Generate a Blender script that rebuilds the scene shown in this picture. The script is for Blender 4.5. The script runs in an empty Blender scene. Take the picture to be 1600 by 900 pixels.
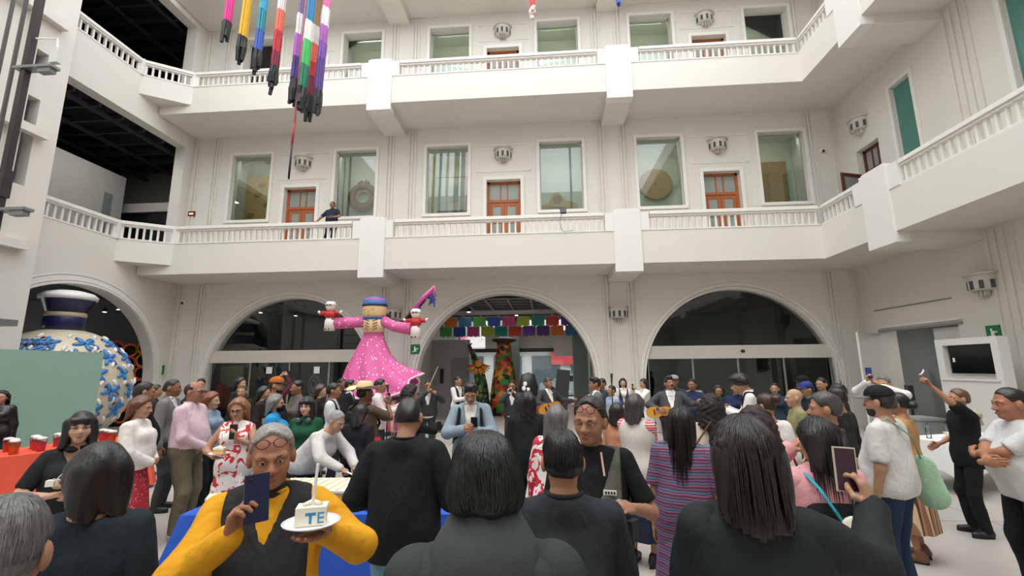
import bpy, math, random
import numpy as np
from mathutils import Vector, Matrix
random.seed(7); rng = np.random.default_rng(11)
PI = math.pi
SC = bpy.context.scene
COL = SC.collection

# ------------------------------------------------------------------ camera
cam_d = bpy.data.cameras.new('camera'); cam = bpy.data.objects.new('camera', cam_d); COL.objects.link(cam)
cam_d.sensor_width = 36.0; cam_d.lens = 700 / 1600 * 36.0; cam_d.clip_start = 0.05; cam_d.clip_end = 400
def cam_axes(yaw, pitch, roll):
    w = Vector((-math.sin(yaw) * math.cos(pitch), math.cos(yaw) * math.cos(pitch), math.sin(pitch)))
    r = Vector((math.cos(yaw), math.sin(yaw), 0)); u = r.cross(w)
    return r * math.cos(roll) + u * math.sin(roll), u * math.cos(roll) - r * math.sin(roll), w
_r, _u, _w = cam_axes(0.07343730, 0.17453287, -0.00819571)
cam.matrix_world = Matrix(((_r.x, _u.x, -_w.x, 0), (_r.y, _u.y, -_w.y, 0), (_r.z, _u.z, -_w.z, 1.95), (0, 0, 0, 1)))
SC.camera = cam
# ------------------------------------------------------------------ world: even overcast sky above the open courtyard
world = bpy.data.worlds.new('overcast'); SC.world = world; world.use_nodes = True
_bg = world.node_tree.nodes['Background']; _bg.inputs['Color'].default_value = (0.955, 0.978, 1.0, 1); _bg.inputs['Strength'].default_value = 2.95
sun_d = bpy.data.lights.new('sun', 'SUN'); sun = bpy.data.objects.new('sun', sun_d); COL.objects.link(sun)
sun_d.energy = 1.6; sun_d.angle = math.radians(60); sun_d.color = (1.0, 0.97, 0.93)
sun.rotation_euler = (math.radians(24), 0, math.radians(-8))
SC.view_settings.view_transform = 'Standard'; SC.view_settings.look = 'None'
SC.view_settings.exposure = 0.0; SC.view_settings.gamma = 1.0; SC.view_settings.use_curve_mapping = False

# ------------------------------------------------------------------ materials
def lin(c):
    if isinstance(c, str):
        c = tuple(int(c[i:i + 2], 16) / 255 for i in (0, 2, 4))
    return tuple((x / 12.92 if x <= .04045 else ((x + .055) / 1.055) ** 2.4) for x in c[:3])
MATS = {}
def _new(name):
    m = bpy.data.materials.new(name); m.use_nodes = True
    nt = m.node_tree; return m, nt, nt.nodes['Principled BSDF']
def _n(nt, t, **k):
    n = nt.nodes.new(t)
    for a, b in k.items():
        if a in n.inputs: n.inputs[a].default_value = b
        else: setattr(n, a, b)
    return n
def _coord(nt, sc=(1, 1, 1)):
    tc = nt.nodes.new('ShaderNodeTexCoord'); mp = nt.nodes.new('ShaderNodeMapping')
    mp.inputs['Scale'].default_value = sc
    nt.links.new(tc.outputs['Object'], mp.inputs['Vector']); return mp.outputs['Vector']
def mat(col, rough=.6, var=.06, nscale=6., bump=.0, bscale=40., metal=0., name=None, stretch=(1, 1, 1), spec=.5, sheen=0.):
    """procedural surface: base colour with soft noise variation and fine relief"""
    key = ('m', col, rough, var, nscale, bump, bscale, metal, stretch, spec, sheen)
    if key in MATS: return MATS[key]
    m, nt, p = _new(name or 'surface'); c = lin(col)
    v = _coord(nt, stretch)
    no = _n(nt, 'ShaderNodeTexNoise', Scale=nscale, Detail=4.); nt.links.new(v, no.inputs['Vector'])
    mx = _n(nt, 'ShaderNodeMix', data_type='RGBA')
    nt.links.new(no.outputs['Fac'], mx.inputs[0])
    mx.inputs[6].default_value = tuple(min(1, x * (1 - var)) for x in c) + (1,); mx.inputs[7].default_value = tuple(min(1, x * (1 + var)) for x in c) + (1,)
    nt.links.new(mx.outputs[2], p.inputs['Base Color'])
    p.inputs['Roughness'].default_value = rough; p.inputs['Metallic'].default_value = metal
    p.inputs['Specular IOR Level'].default_value = spec
    if sheen: p.inputs['Sheen Weight'].default_value = sheen
    if bump:
        nb = _n(nt, 'ShaderNodeTexNoise', Scale=bscale, Detail=3.); nt.links.new(v, nb.inputs['Vector'])
        b = _n(nt, 'ShaderNodeBump', Strength=bump, Distance=.02); nt.links.new(nb.outputs['Fac'], b.inputs['Height']); nt.links.new(b.outputs['Normal'], p.inputs['Normal'])
    MATS[key] = m; return m
def glass(tint=(.86, .93, .89), rough=.02, refl=.12, ior=1.45):
    key = ('g', tint, rough, refl, ior)
    if key in MATS: return MATS[key]
    m, nt, p = _new('glass'); nt.nodes.remove(p)
    out = nt.nodes['Material Output']
    tr = _n(nt, 'ShaderNodeBsdfTransparent', Color=tint + (1,)); gl = _n(nt, 'ShaderNodeBsdfGlossy', Roughness=rough)
    fr = _n(nt, 'ShaderNodeFresnel', IOR=ior); ma = _n(nt, 'ShaderNodeMath', operation='MULTIPLY_ADD'); ma.inputs[1].default_value = 1.; ma.inputs[2].default_value = refl
    mx = nt.nodes.new('ShaderNodeMixShader')
    nt.links.new(fr.outputs[0], ma.inputs[0]); nt.links.new(ma.outputs[0], mx.inputs[0]); nt.links.new(tr.outputs[0], mx.inputs[1]); nt.links.new(gl.outputs[0], mx.inputs[2]); nt.links.new(mx.outputs[0], out.inputs['Surface'])
    MATS[key] = m; return m
def emit(col, s):
    key = ('e', col, s)
    if key in MATS: return MATS[key]
    m, nt, p = _new('lamp_light'); p.inputs['Emission Color'].default_value = lin(col) + (1,); p.inputs['Emission Strength'].default_value = s; p.inputs['Base Color'].default_value = lin(col) + (1,)
    MATS[key] = m; return m
def ramp_mat(kind, cols, scale=10., rough=.7, stretch=(1, 1, 1), detail=2., pos=None, bump=.15, rot=(0, 0, 0), distort=0., interp='CONSTANT'):
    """printed / woven cloth: a texture driven through a colour ramp"""
    key = ('r', kind, tuple(cols), scale, rough, stretch, detail, tuple(pos or ()), rot, distort, interp)
    if key in MATS: return MATS[key]
    m, nt, p = _new('patterned_cloth'); v = _coord(nt, stretch)
    v.node.inputs['Rotation'].default_value = rot
    if kind == 'noise':
        t = _n(nt, 'ShaderNodeTexNoise', Scale=scale, Detail=detail, Distortion=distort); o = t.outputs['Fac']
    elif kind == 'voronoi':
        t = _n(nt, 'ShaderNodeTexVoronoi', Scale=scale); o = t.outputs['Distance']
    elif kind == 'cells':
        t = _n(nt, 'ShaderNodeTexVoronoi', Scale=scale); s = nt.nodes.new('ShaderNodeSeparateColor'); nt.links.new(t.outputs['Color'], s.inputs[0]); o = s.outputs[0]
    elif kind == 'wave':
        t = _n(nt, 'ShaderNodeTexWave', Scale=scale, Distortion=distort, Detail=detail); t.bands_direction = 'Z'; t.wave_profile = 'SAW'; o = t.outputs['Fac']
    elif kind == 'wavex':
        t = _n(nt, 'ShaderNodeTexWave', Scale=scale, Distortion=distort, Detail=detail); t.bands_direction = 'X'; t.wave_profile = 'SAW'; o = t.outputs['Fac']
    nt.links.new(v, t.inputs['Vector'])
    r = nt.nodes.new('ShaderNodeValToRGB'); r.color_ramp.interpolation = interp
    n = len(cols); pos = pos or [i / n for i in range(n)]
    while len(r.color_ramp.elements) < n: r.color_ramp.elements.new(.5)
    for e, c, q in zip(r.color_ramp.elements, cols, pos): e.position = q; 
    for i, (c, q) in enumerate(zip(cols, pos)): r.color_ramp.elements[i].color = lin(c) + (1,)
    nt.links.new(o, r.inputs[0]); nt.links.new(r.outputs[0], p.inputs['Base Color']); p.inputs['Roughness'].default_value = rough
    if bump:
        nb = _n(nt, 'ShaderNodeTexNoise', Scale=60., Detail=2.); b = _n(nt, 'ShaderNodeBump', Strength=bump, Distance=.01)
        nt.links.new(nb.outputs['Fac'], b.inputs['Height']); nt.links.new(b.outputs['Normal'], p.inputs['Normal'])
    MATS[key] = m; return m
def cloth(col, rough=.85, var=.12, bump=.35):
    """woven cloth: fine weave relief plus broad soft creases"""
    if ('cl', col) in MATS: return MATS[('cl', col)]
    m = mat(col, rough, var, 9., bump, 22.01, name='cloth', spec=.25); nt = m.node_tree; p = nt.nodes['Principled BSDF']; b1 = p.inputs['Normal'].links[0].from_node
    v = _coord(nt, (1, 1, .55)); w = _n(nt, 'ShaderNodeTexNoise', Scale=5.5, Detail=2., Distortion=1.6); nt.links.new(v, w.inputs['Vector']); b2 = _n(nt, 'ShaderNodeBump', Strength=.4, Distance=.06)
    nt.links.new(w.outputs['Fac'], b2.inputs['Height']); nt.links.new(b1.outputs['Normal'], b2.inputs['Normal']); nt.links.new(b2.outputs['Normal'], p.inputs['Normal']); MATS[('cl', col)] = m; return m
def hair_mat(col, rough=.38):
    key = ('h', col, rough)
    if key in MATS: return MATS[key]
    m, nt, p = _new('hair'); c = lin(col); v = _coord(nt, (1, 1, .06))
    no = _n(nt, 'ShaderNodeTexNoise', Scale=90., Detail=3.); nt.links.new(v, no.inputs['Vector'])
    r = nt.nodes.new('ShaderNodeValToRGB'); r.color_ramp.elements[0].position = .3; r.color_ramp.elements[1].position = .75
    r.color_ramp.elements[0].color = tuple(x * .65 for x in c) + (1,); r.color_ramp.elements[1].color = tuple(min(1, x * 1.5 + .004) for x in c) + (1,)
    nt.links.new(no.outputs['Fac'], r.inputs[0]); nt.links.new(r.outputs[0], p.inputs['Base Color']); p.inputs['Roughness'].default_value = rough
    b = _n(nt, 'ShaderNodeBump', Strength=.5, Distance=.006); nt.links.new(no.outputs['Fac'], b.inputs['Height']); nt.links.new(b.outputs['Normal'], p.inputs['Normal'])
    MATS[key] = m; return m
def skin_mat(col):
    key = ('s', col)
    if key in MATS: return MATS[key]
    m, nt, p = _new('skin'); c = lin(col); gy = sum(c) / 3; c = tuple(x * .84 + gy * .16 for x in c); v = _coord(nt)
    no = _n(nt, 'ShaderNodeTexNoise', Scale=14., Detail=4.); nt.links.new(v, no.inputs['Vector'])
    mx = _n(nt, 'ShaderNodeMix', data_type='RGBA'); nt.links.new(no.outputs['Fac'], mx.inputs[0])
    mx.inputs[6].default_value = (c[0] * .92, c[1] * .84, c[2] * .8, 1); mx.inputs[7].default_value = (min(1, c[0] * 1.08), min(1, c[1] * 1.06), c[2] * 1.04, 1)
    nt.links.new(mx.outputs[2], p.inputs['Base Color']); p.inputs['Roughness'].default_value = .52; p.inputs['Specular IOR Level'].default_value = .35
    MATS[key] = m; return m

# ------------------------------------------------------------------ mesh helpers
class MB:
    def __init__(s): s.v = []; s.f = []; s.mi = []
    def add(s, vs, fs, mi=0):
        o = len(s.v); s.v += [tuple(map(float, p)) for p in vs]; s.f += [tuple(i + o for i in f) for f in fs]; s.mi += [mi] * len(fs); return s
    def box(s, x0, x1, y0, y1, z0, z1, mi=0):
        return s.add([(x, y, z) for z in (z0, z1) for y in (y0, y1) for x in (x0, x1)], [(0, 2, 3, 1), (4, 5, 7, 6), (0, 1, 5, 4), (2, 6, 7, 3), (0, 4, 6, 2), (1, 3, 7, 5)], mi)
    def obox(s, a, b, w, h, up=(0, 0, 1), mi=0):
        """box along segment a-b: width w sideways, height h along up (centred)"""
        a = Vector(a); b = Vector(b); d = (b - a).normalized(); u = Vector(up); sd = d.cross(u).normalized(); u = sd.cross(d).normalized()
        vs = [p + sd * i * w / 2 + u * j * h / 2 for p in (a, b) for i, j in ((-1, -1), (1, -1), (1, 1), (-1, 1))]
        return s.add(vs, [(3, 2, 1, 0), (4, 5, 6, 7), (0, 1, 5, 4), (1, 2, 6, 5), (2, 3, 7, 6), (3, 0, 4, 7)], mi)
    def tube(s, pts, r, n=8, mi=0, caps=True, flat=1.):
        P = [Vector(p) for p in pts]; R = r if hasattr(r, '__len__') else [r] * len(P); o = []; prev = None; rings = []
        for i, p in enumerate(P):
            d = (P[min(i + 1, len(P) - 1)] - P[max(i - 1, 0)]); d = d.normalized() if d.length > 1e-9 else Vector((0, 0, 1))
            if prev is None: a = d.orthogonal().normalized()
            else: a = (prev - d * prev.dot(d)); a = a.normalized() if a.length > 1e-6 else d.orthogonal().normalized()
            prev = a; b = d.cross(a)
            rings.append([p + (a * math.cos(2 * PI * k / n) + b * math.sin(2 * PI * k / n) * flat) * R[i] for k in range(n)])
        vs = [q for rg in rings for q in rg]; fs = []
        for i in range(len(P) - 1):
            for k in range(n):
                k2 = (k + 1) % n; fs.append((i * n + k, i * n + k2, (i + 1) * n + k2, (i + 1) * n + k))
        if caps: fs += [tuple(range(n - 1, -1, -1)), tuple((len(P) - 1) * n + k for k in range(n))]
        return s.add(vs, fs, mi)
    def lathe(s, prof, n=24, c=(0, 0, 0), a0=0., a1=2 * PI, mi=0, sx=1., sy=1., cap=True):
        full = abs(a1 - a0 - 2 * PI) < 1e-6; m = n if full else n + 1
        vs = [(c[0] + r * math.cos(a0 + (a1 - a0) * k / n) * sx, c[1] + r * math.sin(a0 + (a1 - a0) * k / n) * sy, c[2] + z) for r, z in prof for k in range(m)]; fs = []
        for i in range(len(prof) - 1):
            for k in range(n):
                k2 = (k + 1) % m; fs.append((i * m + k, i * m + k2, (i + 1) * m + k2, (i + 1) * m + k))
        if full and cap: fs += [tuple(range(m - 1, -1, -1)), tuple((len(prof) - 1) * m + k for k in range(m))]
        return s.add(vs, fs, mi)
    def ell(s, c, r, n=14, m=9, M=None, mi=0):
        vs = []; 
        for i in range(m + 1):
            t = PI * i / m
            for k in range(n):
                a = 2 * PI * k / n; p = Vector((r[0] * math.sin(t) * math.cos(a), r[1] * math.sin(t) * math.sin(a), r[2] * math.cos(t)))
                if M is not None: p = M @ p
                vs.append(p + Vector(c))
        fs = [(i * n + k, (i + 1) * n + k, (i + 1) * n + (k + 1) % n, i * n + (k + 1) % n) for i in range(m) for k in range(n)]
        return s.add(vs, fs, mi)
    def extr(s, poly, y0, y1, mi=0):
        """polygon in x,z extruded along y"""
        n = len(poly); vs = [(x, y0, z) for x, z in poly] + [(x, y1, z) for x, z in poly]
        return s.add(vs, [tuple(range(n)), tuple(range(2 * n - 1, n - 1, -1))] + [(i, i + n, (i + 1) % n + n, (i + 1) % n) for i in range(n)], mi)
    def xf(s, M):
        s.v = [tuple(M @ Vector(p)) for p in s.v]; return s
    def mesh(s, name, mats, smooth=False):
        me = bpy.data.meshes.new(name); me.from_pydata(s.v, [], s.f)
        for m in (mats if isinstance(mats, (list, tuple)) else [mats]): me.materials.append(m)
        if any(s.mi): me.polygons.foreach_set('material_index', s.mi)
        if smooth: me.polygons.foreach_set('use_smooth', [True] * len(me.polygons))
        me.update(); return me
    def obj(s, name, mats, parent=None, smooth=False, **k):
        return link(name, s.mesh(name, mats, smooth), parent, **k)
def link(name, me, parent=None, label=None, cat=None, group=None, kind=None, loc=None, rz=None):
    o = bpy.data.objects.new(name, me); COL.objects.link(o)
    if parent: o.parent = parent
    if label: o['label'] = label
    if cat: o['category'] = cat
    if group: o['group'] = group
    if kind: o['kind'] = kind
    if loc: o.location = loc
    if rz is not None: o.rotation_euler = (0, 0, rz)
    return o
def thing(name, label, cat, loc=(0, 0, 0), rz=0., group=None):
    return link(name, None, None, label, cat, group, None, loc, rz)
def struct(mb, name, m, smooth=False): return mb.obj(name, m, None, smooth, kind='structure')
def copy_tree(o, parent=None, **k):
    c = o.copy(); COL.objects.link(c); c.parent = parent
    for a, b in k.items(): c[a] = b
    for ch in o.children: copy_tree(ch, c)
    return c
# ================================================================== the building
WHITE = mat('dad6ce', .7, .03, 1.2, .05, 60., name='painted_plaster')
WHITE2 = mat('e3e0da', .55, .02, 2., name='painted_trim')
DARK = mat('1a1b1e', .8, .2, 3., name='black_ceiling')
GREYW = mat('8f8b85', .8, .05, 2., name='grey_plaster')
YW, YB, XL, XR, XE = 15.8, 14.0, -13.93, 10.6, 8.58      # back wall, balcony edge, left wing plane, right wall, right balcony edge
TW = .42
def frame(o, ang): return Matrix.Translation(o) @ Matrix.Rotation(ang, 4, 'Z')
def wall_band(mb, u0, u1, z0, z1, rects=(), arches=(), t=TW):
    """wall in local x(u), y(depth, 0 front .. t back), z with rectangular and round-arched openings; real reveals"""
    cuts = sorted([(a, b, 'r', c, d) for a, b, c, d in rects] + [(c - r, c + r, 'a', c, r, zs) for c, r, zs in arches])
    u = u0
    for cu in cuts:
        if cu[0] > u: mb.box(u, cu[0], 0, t, z0, z1)
        if cu[2] == 'r':
            a, b, _, c, d = cu
            if c > z0: mb.box(a, b, 0, t, z0, c)
            if d < z1: mb.box(a, b, 0, t, d, z1)
        else:
            a, b, _, c, r, zs = cu; N = 40
            P = [(c - r * math.cos(PI * i / N), zs + r * math.sin(PI * i / N)) for i in range(N + 1)]
            for (xa, za), (xb, zb) in zip(P, P[1:]):
                mb.add([(xa, 0, za), (xb, 0, zb), (xb, 0, z1), (xa, 0, z1), (xa, t, za), (xb, t, zb), (xb, t, z1), (xa, t, z1)],
                       [(0, 1, 2, 3), (7, 6, 5, 4), (0, 4, 5, 1), (3, 2, 6, 7)])
        u = cu[1]
    if u < u1: mb.box(u, u1, 0, t, z0, z1)
ARX = (-9.35, -1.45, 6.5); AR_R, AR_Z = 3.12, 1.42
L1 = dict(b=5.14, base=6.2, top=6.83, fl=5.95); L2 = dict(b=11.12, base=12.15, top=12.74, fl=11.9); L3B = 16.0
DOORX = (-9.35, -1.45, 6.47); WINX = (-11.43, -7.19, -3.6, .71, 4.32, 8.66)
# floor
fm, nt, p = _new('polished_concrete'); v = _coord(nt)
n1 = _n(nt, 'ShaderNodeTexNoise', Scale=.55, Detail=6.); n2 = _n(nt, 'ShaderNodeTexNoise', Scale=7., Detail=6.); nt.links.new(v, n1.inputs['Vector']); nt.links.new(v, n2.inputs['Vector'])
mx = _n(nt, 'ShaderNodeMix', data_type='RGBA'); mx.inputs[6].default_value = lin('a39d95') + (1,); mx.inputs[7].default_value = lin('bfbab2') + (1,)
ad = _n(nt, 'ShaderNodeMath', operation='MULTIPLY_ADD'); ad.inputs[1].default_value = .35; nt.links.new(n2.outputs['Fac'], ad.inputs[0]); sb = _n(nt, 'ShaderNodeMath', operation='MULTIPLY'); sb.inputs[1].default_value = .65
nt.links.new(n1.outputs['Fac'], sb.inputs[0]); nt.links.new(sb.outputs[0], ad.inputs[2]); nt.links.new(ad.outputs[0], mx.inputs[0]); nt.links.new(mx.outputs[2], p.inputs['Base Color']); p.inputs['Roughness'].default_value = .38
struct(MB().box(-22, 14, -8, 30, -.3, 0), 'floor', fm)
JM = mat('8b857d', .8, .1); t_n = [0]
def trim(mb, m=None, smooth=False):
    t_n[0] += 1; return struct(mb, 'trim_%d' % t_n[0], m or WHITE2, smooth)
j = MB()
for x in (-10.5, -6.5, -2.5, 1.5, 5.5): j.box(x - .006, x + .006, -5, 15.8, 0, .0015)
for y in (2.5, 6.45, 10.4, 14.3): j.box(-13.9, 10.6, y - .006, y + .006, 0, .0015)
trim(j, JM)
# back wall ----------------------------------------------------------
wb = MB(); wb_T = frame((0, YW, 0), 0)
wall_band(wb, -14.4, XR + .1, AR_Z, 5.6, arches=[(c, AR_R, AR_Z) for c in ARX])
u = -14.4
for c in ARX: wb.box(u, c - AR_R, 0, TW, 0, AR_Z); u = c + AR_R
wb.box(u, XR + .1, 0, TW, 0, AR_Z)
rects = [(x - .8, x + .8, 7.63, 10.32) for x in WINX] + [(x - .64, x + .64, 5.9, 8.88) for x in DOORX]
wall_band(wb, -14.4, XR + .1, 5.6, 11.4, rects)
rects2 = [(x - .8, x + .8, 12.9, 15.48) for x in WINX] + [(x - .64, x + .64, 11.9, 14.43) for x in DOORX]
wall_band(wb, -14.4, XR + .1, 11.4, 17.2, rects2)
wb.xf(wb_T); struct(wb, 'wall_back', WHITE)
# left wing wall (facing +x): local u runs with -y when rotated, so use u = y directly through a rotation of +90 deg and front towards +x
def TL(x): return Matrix(((0, -1, 0, x), (1, 0, 0, 0), (0, 0, 1, 0), (0, 0, 0, 1)))      # local (u, depth, z) -> (x - depth, u, z)
def TR(x): return Matrix(((0, 1, 0, x), (1, 0, 0, 0), (0, 0, 1, 0), (0, 0, 0, 1)))       # local (u, depth, z) -> (x + depth, u, z)
LA_C, LA_R, LA_Z = 12.35, 2.88, 1.62
wl = MB(); wall_band(wl, -6, YW + .2, LA_Z, 5.3, arches=[(LA_C, LA_R, LA_Z)]); wl.box(-6, LA_C - LA_R, 0, TW, 0, LA_Z); wl.box(LA_C + LA_R, YW + .2, 0, TW, 0, LA_Z)
wall_band(wl, -6, YW + .2, 5.3, 11.3, rects=[(10.35, 15.38, 6.2, 10.57), (8.2, 8.9, 6.6, 10.2)])
wall_band(wl, -6, YW + .2, 11.3, 17.2, rects=[(10.35, 15.2, 12.15, 15.74), (8.6, 9.1, 11.6, 12.9)])
wl.xf(TL(XL)); struct(wl, 'wall_left', WHITE)
# right wall
RW = [(12.45, 13.2, 7.9, 10.2), (8.4, 9.83, 7.9, 10.2)]; RDOOR = (13.95, 14.95, 5.9, 9.0); RG = (12.35, 15.0, 0., 2.98)
wr = MB(); wall_band(wr, -6, YW + .2, 0, 5.6, rects=[RG]); wall_band(wr, -6, YW + .2, 5.6, 11.4, rects=RW + [RDOOR]); wall_band(wr, -6, YW + .2, 11.4, 17.2, rects=[(12.3, 13.08, 13.4, 15.6)])
wr.xf(TR(XR)); struct(wr, 'wall_right', WHITE)
struct(MB().box(-14.4, 11.1, -6.4, -6, 0, 17.2), 'wall_rear', WHITE)
# balcony slabs ---------------------------------------------------------
def slab(L, fascia=True, n=1):
    b, base = L['b'], L.get('base', L['b'] + 1.05); mb = MB()
    mb.box(-13.9, XR, YB + .24, YW, b + .004, b + .75); mb.box(XE + .24, XR, -6, YB + .24, b + .004, b + .75)
    mb.box(-13.9, XE + .002, YB, YB + .24, b, base); mb.box(XE + .002, XE + .24, -6, YB + .24, b, base)
    # chamfer at the left corner
    mb.add([(XL, 13.17, z) for z in (b + .32, base)] + [(-12.68, YB, z) for z in (b + .32, base)] + [(XL, YB, z) for z in (b + .32, base)],
           [(0, 2, 3, 1), (0, 4, 2), (1, 3, 5), (2, 4, 5, 3), (0, 1, 5, 4)])
    for x in (-5.67, 2.67):                                        # soffit beams from pier to wall
        mb.box(x - .42, x + .42, YB + .31, YW, b - .265, b + .02)
    mb.box(XE + .31, XR, 11.19, 12.09, b - .265, b + .02)
    mb.box(XE + .31, XR, 3.2, 4.1, b - .265, b + .02)
    struct(mb, 'balcony_slab', WHITE)
slab(L1); slab(L2); slab(dict(b=L3B))
# piers standing in the balustrade
for L in (L1, L2):
    for k, (x, y) in enumerate(((-5.67, YB), (2.67, YB), (XE, 11.64), (XE, 3.65))):
        mb = MB(); w = .43; sh = (.20, .07)
        if k < 2:
            mb.box(x - w, x + w, y - .05, y + .3, L['b'] - .27, L['top'] + .06)
            mb.box(x - w + .07, x + w - .07, y - .03, y + .28, L['top'] + .06, L['top'] + .1)
            for s in (-1, 1): mb.box(min(x + s * w, x + s * (w + .26)), max(x + s * w, x + s * (w + .26)), y - .02, y + .26, L['base'], L['top'] - .02)
        else:
            mb.box(x - .05, x + .3, y - .46, y + .46, L['b'] - .27, L['top'] + .06); mb.box(x - .03, x + .28, y - .39, y + .39, L['top'] + .06, L['top'] + .1)
            for s in (-1, 1): mb.box(x - .02, x + .26, min(y + s * .46, y + s * .8), max(y + s * .46, y + s * .8), L['base'], L['top'] - .02)
        struct(mb, 'balcony_pier', WHITE2)
# corner posts where the balustrades turn
for L in (L1, L2):
    for x, y, a in ((-13.99, 13.2, .3), (-12.66, 14.1, .29)):
        m_ = MB().box(-.11, .11, -.11, .11, 0, L['top'] - L['base']).xf(frame((x, y, L['base']), a)); struct(m_, 'corner_post', WHITE2)
# balustrades
def balustrade(p0, p1, L, label):
    p0 = Vector(p0 + (0,)); p1 = Vector(p1 + (0,)); d = (p1 - p0); ln = d.length; d.normalize()
    root = thing('balustrade', label, 'railing', (p0.x, p0.y, L['base']), math.atan2(d.y, d.x), 'white balcony balustrades')
    h = L['top'] - L['base']
    # local: x along, y inward (+)
    g = .04; hr = MB(); hr.box(g, ln - g, -.04, .2, h - .11, h - .03); hr.box(g, ln - g, -.015, .17, h - .03, h); hr.box(g, ln - g, 0, .16, h - .17, h - .11); hr.obj('handrail', WHITE2, root)
    MB().box(g, ln - g, -.015, .19, 0, .045).obj('bottom_rail', WHITE2, root)
    n = max(2, int(round(ln / .2))); me = None
    for i in range(n):
        if me is None:
            me = MB().box(-.028, .028, .05, .12, .045, h - .17).mesh('baluster', WHITE2)
        link('baluster', me, root, loc=((i + .5) * ln / n, 0, 0))
for L, w, hid in ((L1, 'first-floor', 0), (L2, 'second-floor', 1)):
    balustrade((-13.93, 10.4), (-13.93, 13.17), L, w + ' white balustrade in the big opening of the left wing')
    balustrade((-13.93, 13.17), (-12.68, YB), L, w + ' white balustrade cutting across the left corner')
    balustrade((-12.68, YB), (-6.36, YB), L, w + ' white balustrade between left corner and left pier')
    balustrade((-4.98, YB), (1.98, YB), L, w + ' white balustrade between the two facade piers')
    balustrade((3.36, YB), (XE, YB), L, w + ' white balustrade between right facade pier and right corner')
    balustrade((XE + .2, 12.44), (XE + .2, YB), L, w + ' short white balustrade beside the right corner')
    balustrade((XE + .2, 4.45), (XE + .2, 10.84), L, w + ' long white balustrade of the right gallery')
for o in [o for o in COL.objects if o.name.startswith('balustrade')]:
    if abs(o.location.x - XE - .2) < .01:                         # the right gallery: flip so that the moulding faces the courtyard
        pass
# mouldings around the arches
def arch_ring(mb, c, r, zs, T, w=.14, d=.05, foot=0.):
    N = 40
    for (ra, rb, dd) in ((r + .02, r + w * .55, d), (r + w * .75, r + w * 1.5, d * .6), (r + w * 2.0, r + w * 2.25, d * .4)):
        prev = None; vs = []; fs = []
        pts = [(-1, foot)] + [(i / N, None) for i in range(N + 1)] + [(2, foot)]
        for q, z in pts:
            for rr in (ra, rb):
                if q < 0: x, zz = c - rr, foot
                elif q > 1: x, zz = c + rr, foot
                else: x, zz = c - rr * math.cos(PI * q), zs + rr * math.sin(PI * q)
                vs += [(x, -dd, zz), (x, .0, zz)]
        for i in range(len(pts) - 1):
            a, b = i * 4, i * 4 + 4
            fs += [(a, b, b + 2, a + 2), (a, a + 1, b + 1, b), (a + 2, b + 2, b + 3, a + 3)]
        tmp = MB().add(vs, fs).xf(T); mb.add(tmp.v, tmp.f)
for c in ARX: m_ = MB(); arch_ring(m_, c, AR_R, AR_Z, wb_T); trim(m_)
m_ = MB(); arch_ring(m_, LA_C, LA_R, LA_Z, TL(XL)); trim(m_)
# fluted pilasters, lamp panels and window surrounds
for z0, z1 in ((0, L1['b']), (5.9, L2['b']), (11.9, L3B)):
    m_ = MB()
    for c in (-13.35, -5.4, 2.62, 10.1):
        for k in (-.56, -.43, -.31, .31, .43, .56):
            if c == 10.1 and k > .4 or c == -13.35 and k < -.5: continue
            m_.box(c + k - .03, c + k + .03, YW - .045, YW, z0, z1 - .06)
    trim(m_, WHITE)
for y0 in (10.9, 6.6):
    for z0, z1 in ((0, L1['b']), (5.9, L2['b'])):
        m_ = MB()
        for k in (-.3, -.1, .1, .3): m_.box(XR - .045, XR, y0 + k - .03, y0 + k + .03, z0, z1 - .06)
        trim(m_, WHITE)
def surround(mb, x0, x1, z0, z1, y, w=.11, d=.05, bottom=True):
    mb.box(x0 - w, x0, y - d, y, z0, z1); mb.box(x1, x1 + w, y - d, y, z0, z1); mb.box(x0 - w, x1 + w, y - d, y, z1, z1 + w)
    if bottom: mb.box(x0 - w, x1 + w, y - d, y, z0 - w, z0)
for zz, door_t, z1 in ((5.9, 8.88, 10.5), (11.9, 14.43, 15.6)):
    for x in DOORX:
        m_ = MB(); surround(m_, x - .64, x + .64, zz, door_t, YW, .13, .05, False)
        zt, zb = (10.25, 9.2) if zz < 10 else (15.45, 14.75)
        m_.box(x - 1.0, x + 1.0, YW - .03, YW, zt, zt + .04); m_.box(x - 1.0, x + 1.0, YW - .02, YW, zb, zb + .025)
        for s in (-1, 1): m_.box(x + s * 1.0 - .015, x + s * 1.0 + .015, YW - .02, YW, zb, zt); m_.box(x + s * 1.15 - .012, x + s * 1.15 + .012, YW - .02, YW, zz, zt + .35)
        trim(m_)
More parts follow.
